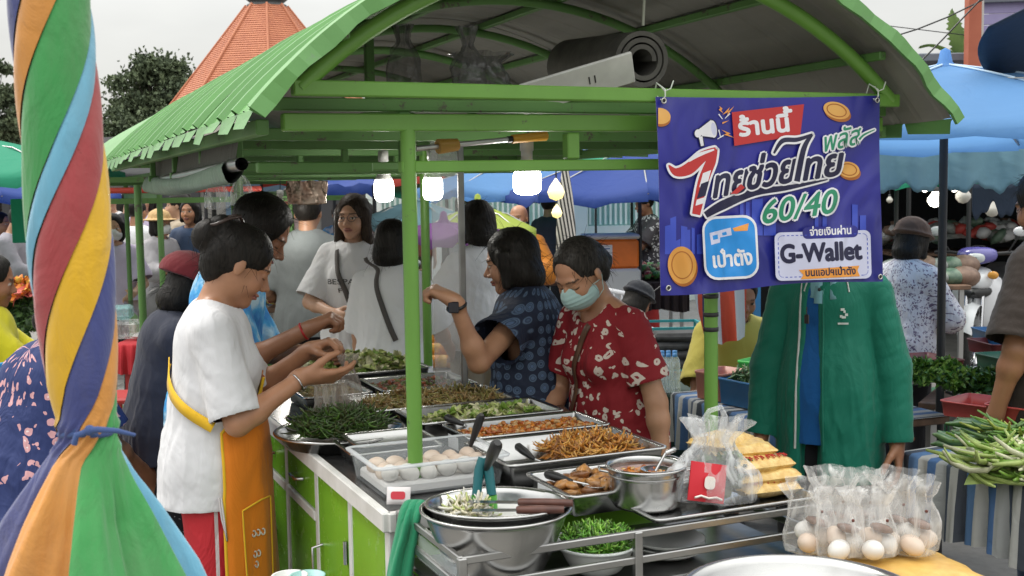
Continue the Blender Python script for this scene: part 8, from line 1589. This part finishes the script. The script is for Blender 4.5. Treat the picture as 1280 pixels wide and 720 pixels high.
# red cloth table behind the post with a lid and boxes
table('red clothed table behind the green post on the left', GX(140, 6.6), GX(232, 6.6), .8, .78, WOOD, cloth('red_tablecloth', (.50, .03, .04)), .16, legm=M('red_leg', (.45, .03, .03), .5))
for i, (x, z, s_, mt, lab) in enumerate(((158, .79, (.16, .2, .10), BAG, 'clear boxed snacks on the red cloth'), (187, .79, (.20, .2, .03), M('foam_tray_white', (.65, .66, .64), .5), 'white foam tray of greens on the red cloth'), (150, .90, (.12, .15, .08), plastic_bag('aqua_film', (.4, .75, .75), .6), 'aqua plastic bag standing on the red cloth'))): p = GX(x, 6.85); tag(MB().box((0, 0, s_[2] / 2), s_, .1 * i, 0, .015).build('snack_box', mt, None, (p.x, p.y, z + .003)), lab, 'box')
p = GX(208, 6.75); m = MB(); m.lathe([(.001, .01), (.15, .01), (.17, .0), (.172, -.006), (.15, 0), (.001, 0)], n=32); tag(m.build('wok_cover', mottled('dark_lid', (.03, .03, .03), (.08, .08, .08), 10, 3, .4), None, (p.x, p.y, .95), (1.2, 0, .2)), 'round black lid leaning on the red cloth table', 'lid')
crate('large green tub standing under the red clothed table', GX(158, 6.5), 0, .34, .3, .42, plast('leaf_green_plastic', (.08, .24, .04)), slots=False, name='tub', cat='tub')
st = thing('red_stool', 'tall red stool beside the green tub', 'stool', GX(160, 5.9)); RL_ = M('red_leg', (.45, .03, .03), .5); K('seat', MB().box((0, 0, .60), (.28, .28, .03), 0, 0, .01), RL_, st)
for sx in (-1, 1):
    for sy in (-1, 1): m = MB(); m.bar((sx * .14, sy * .14, 0), (sx * .11, sy * .11, .59), .022, .022); m.build('leg', RL_, st)
# flowers, blue tub, left edge
fs_ = thing('flower_stall', 'low wooden stand holding buckets of flowers at the left edge', 'stand', GX(36, 6.6)); K('stand_top', MB().box((0, 0, .55), (.6, .5, .04), 0, 0, .01), WOOD, fs_)
for sx in (-1, 1):
    for sy in (-1, 1): K('leg', MB().box((sx * .26, sy * .2, .265), (.04, .04, .53)), WOOD, fs_)
p = GX(36, 6.6); pile('flower_foliage', 'green foliage of the flowers in the stand at the left edge', 'foliage', (p.x, p.y, .57), 0, .50, .42, .42, 'leaf', 1500, (.07, .05, .05), [food('fol_green', (.08, .16, .04), .6, .2), food('fol_dark', (.04, .08, .03), .6, .2)], 61, rnd=True, tilt=1.0, power=.3)
pile('orange_blooms', 'orange and coral blooms above the foliage at the left edge', 'flowers', (p.x - .01, p.y, .97), 0, .42, .36, .17, 'leaf', 420, (.07, .06, .05), [food('bloom_orange', (.75, .24, .04), .6, .15), food('bloom_coral', (.60, .12, .10), .6, .15), food('bloom_yellow', (.75, .5, .08), .6, .15)], 62, rnd=True, tilt=1.0)
p = GX(26, 4.4); r0 = bowl('blue_tub', 'blue plastic tub on a dark crate between the yellow shirt and blue dress', (p.x, p.y, .88), .12, .11, P_BLU if False else plast('bright_blue_plastic', (.03, .28, .55)), base=.75, cat='tub'); crate('dark blue crate under the blue tub', (p.x, p.y, .42), .2, .30, .26, .455, plast('navy_plastic', (.02, .05, .12))); crate('dark blue crate at the bottom of the pair under the tub', (p.x, p.y, 0), .1, .36, .3, .41, plast('navy_plastic', (.02, .05, .12)))
m = MB(); m.box((0, 0, 0), (.26, .03, .34), 0, 0, .005); tag(m.build('green_cloth', C_GREEN, None, PD(36, 276, 9.0)), 'green cloth panel hanging under the blue umbrella at the left', 'cloth')
# dark far hall closing the lane
fh = thing('market_hall', 'long low market hall closing the far end of the lane', 'building', GX(330, 32)); K('wall', MB().box((2, 0, 1.3), (34, .3, 2.6)), mottled('hall_wall', (.16, .15, .14), (.26, .25, .23), .8, 4, .8), fh); K('roof', MB().box((2, 1.5, 2.8), (36, 5, .3), 0, 0, .02), mottled('hall_roof', (.10, .11, .12), (.18, .19, .20), .6, 4, .7), fh)
for k2 in range(12): K('shutter', MB().box((-13 + k2 * 2.6, -.18, 1.1), (1.9, .06, 2.1), 0, 0, .01), [M('shutter_dark', (.05, .05, .055), .6), M('shutter_blue', (.07, .12, .18), .6)][k2 % 2], fh)
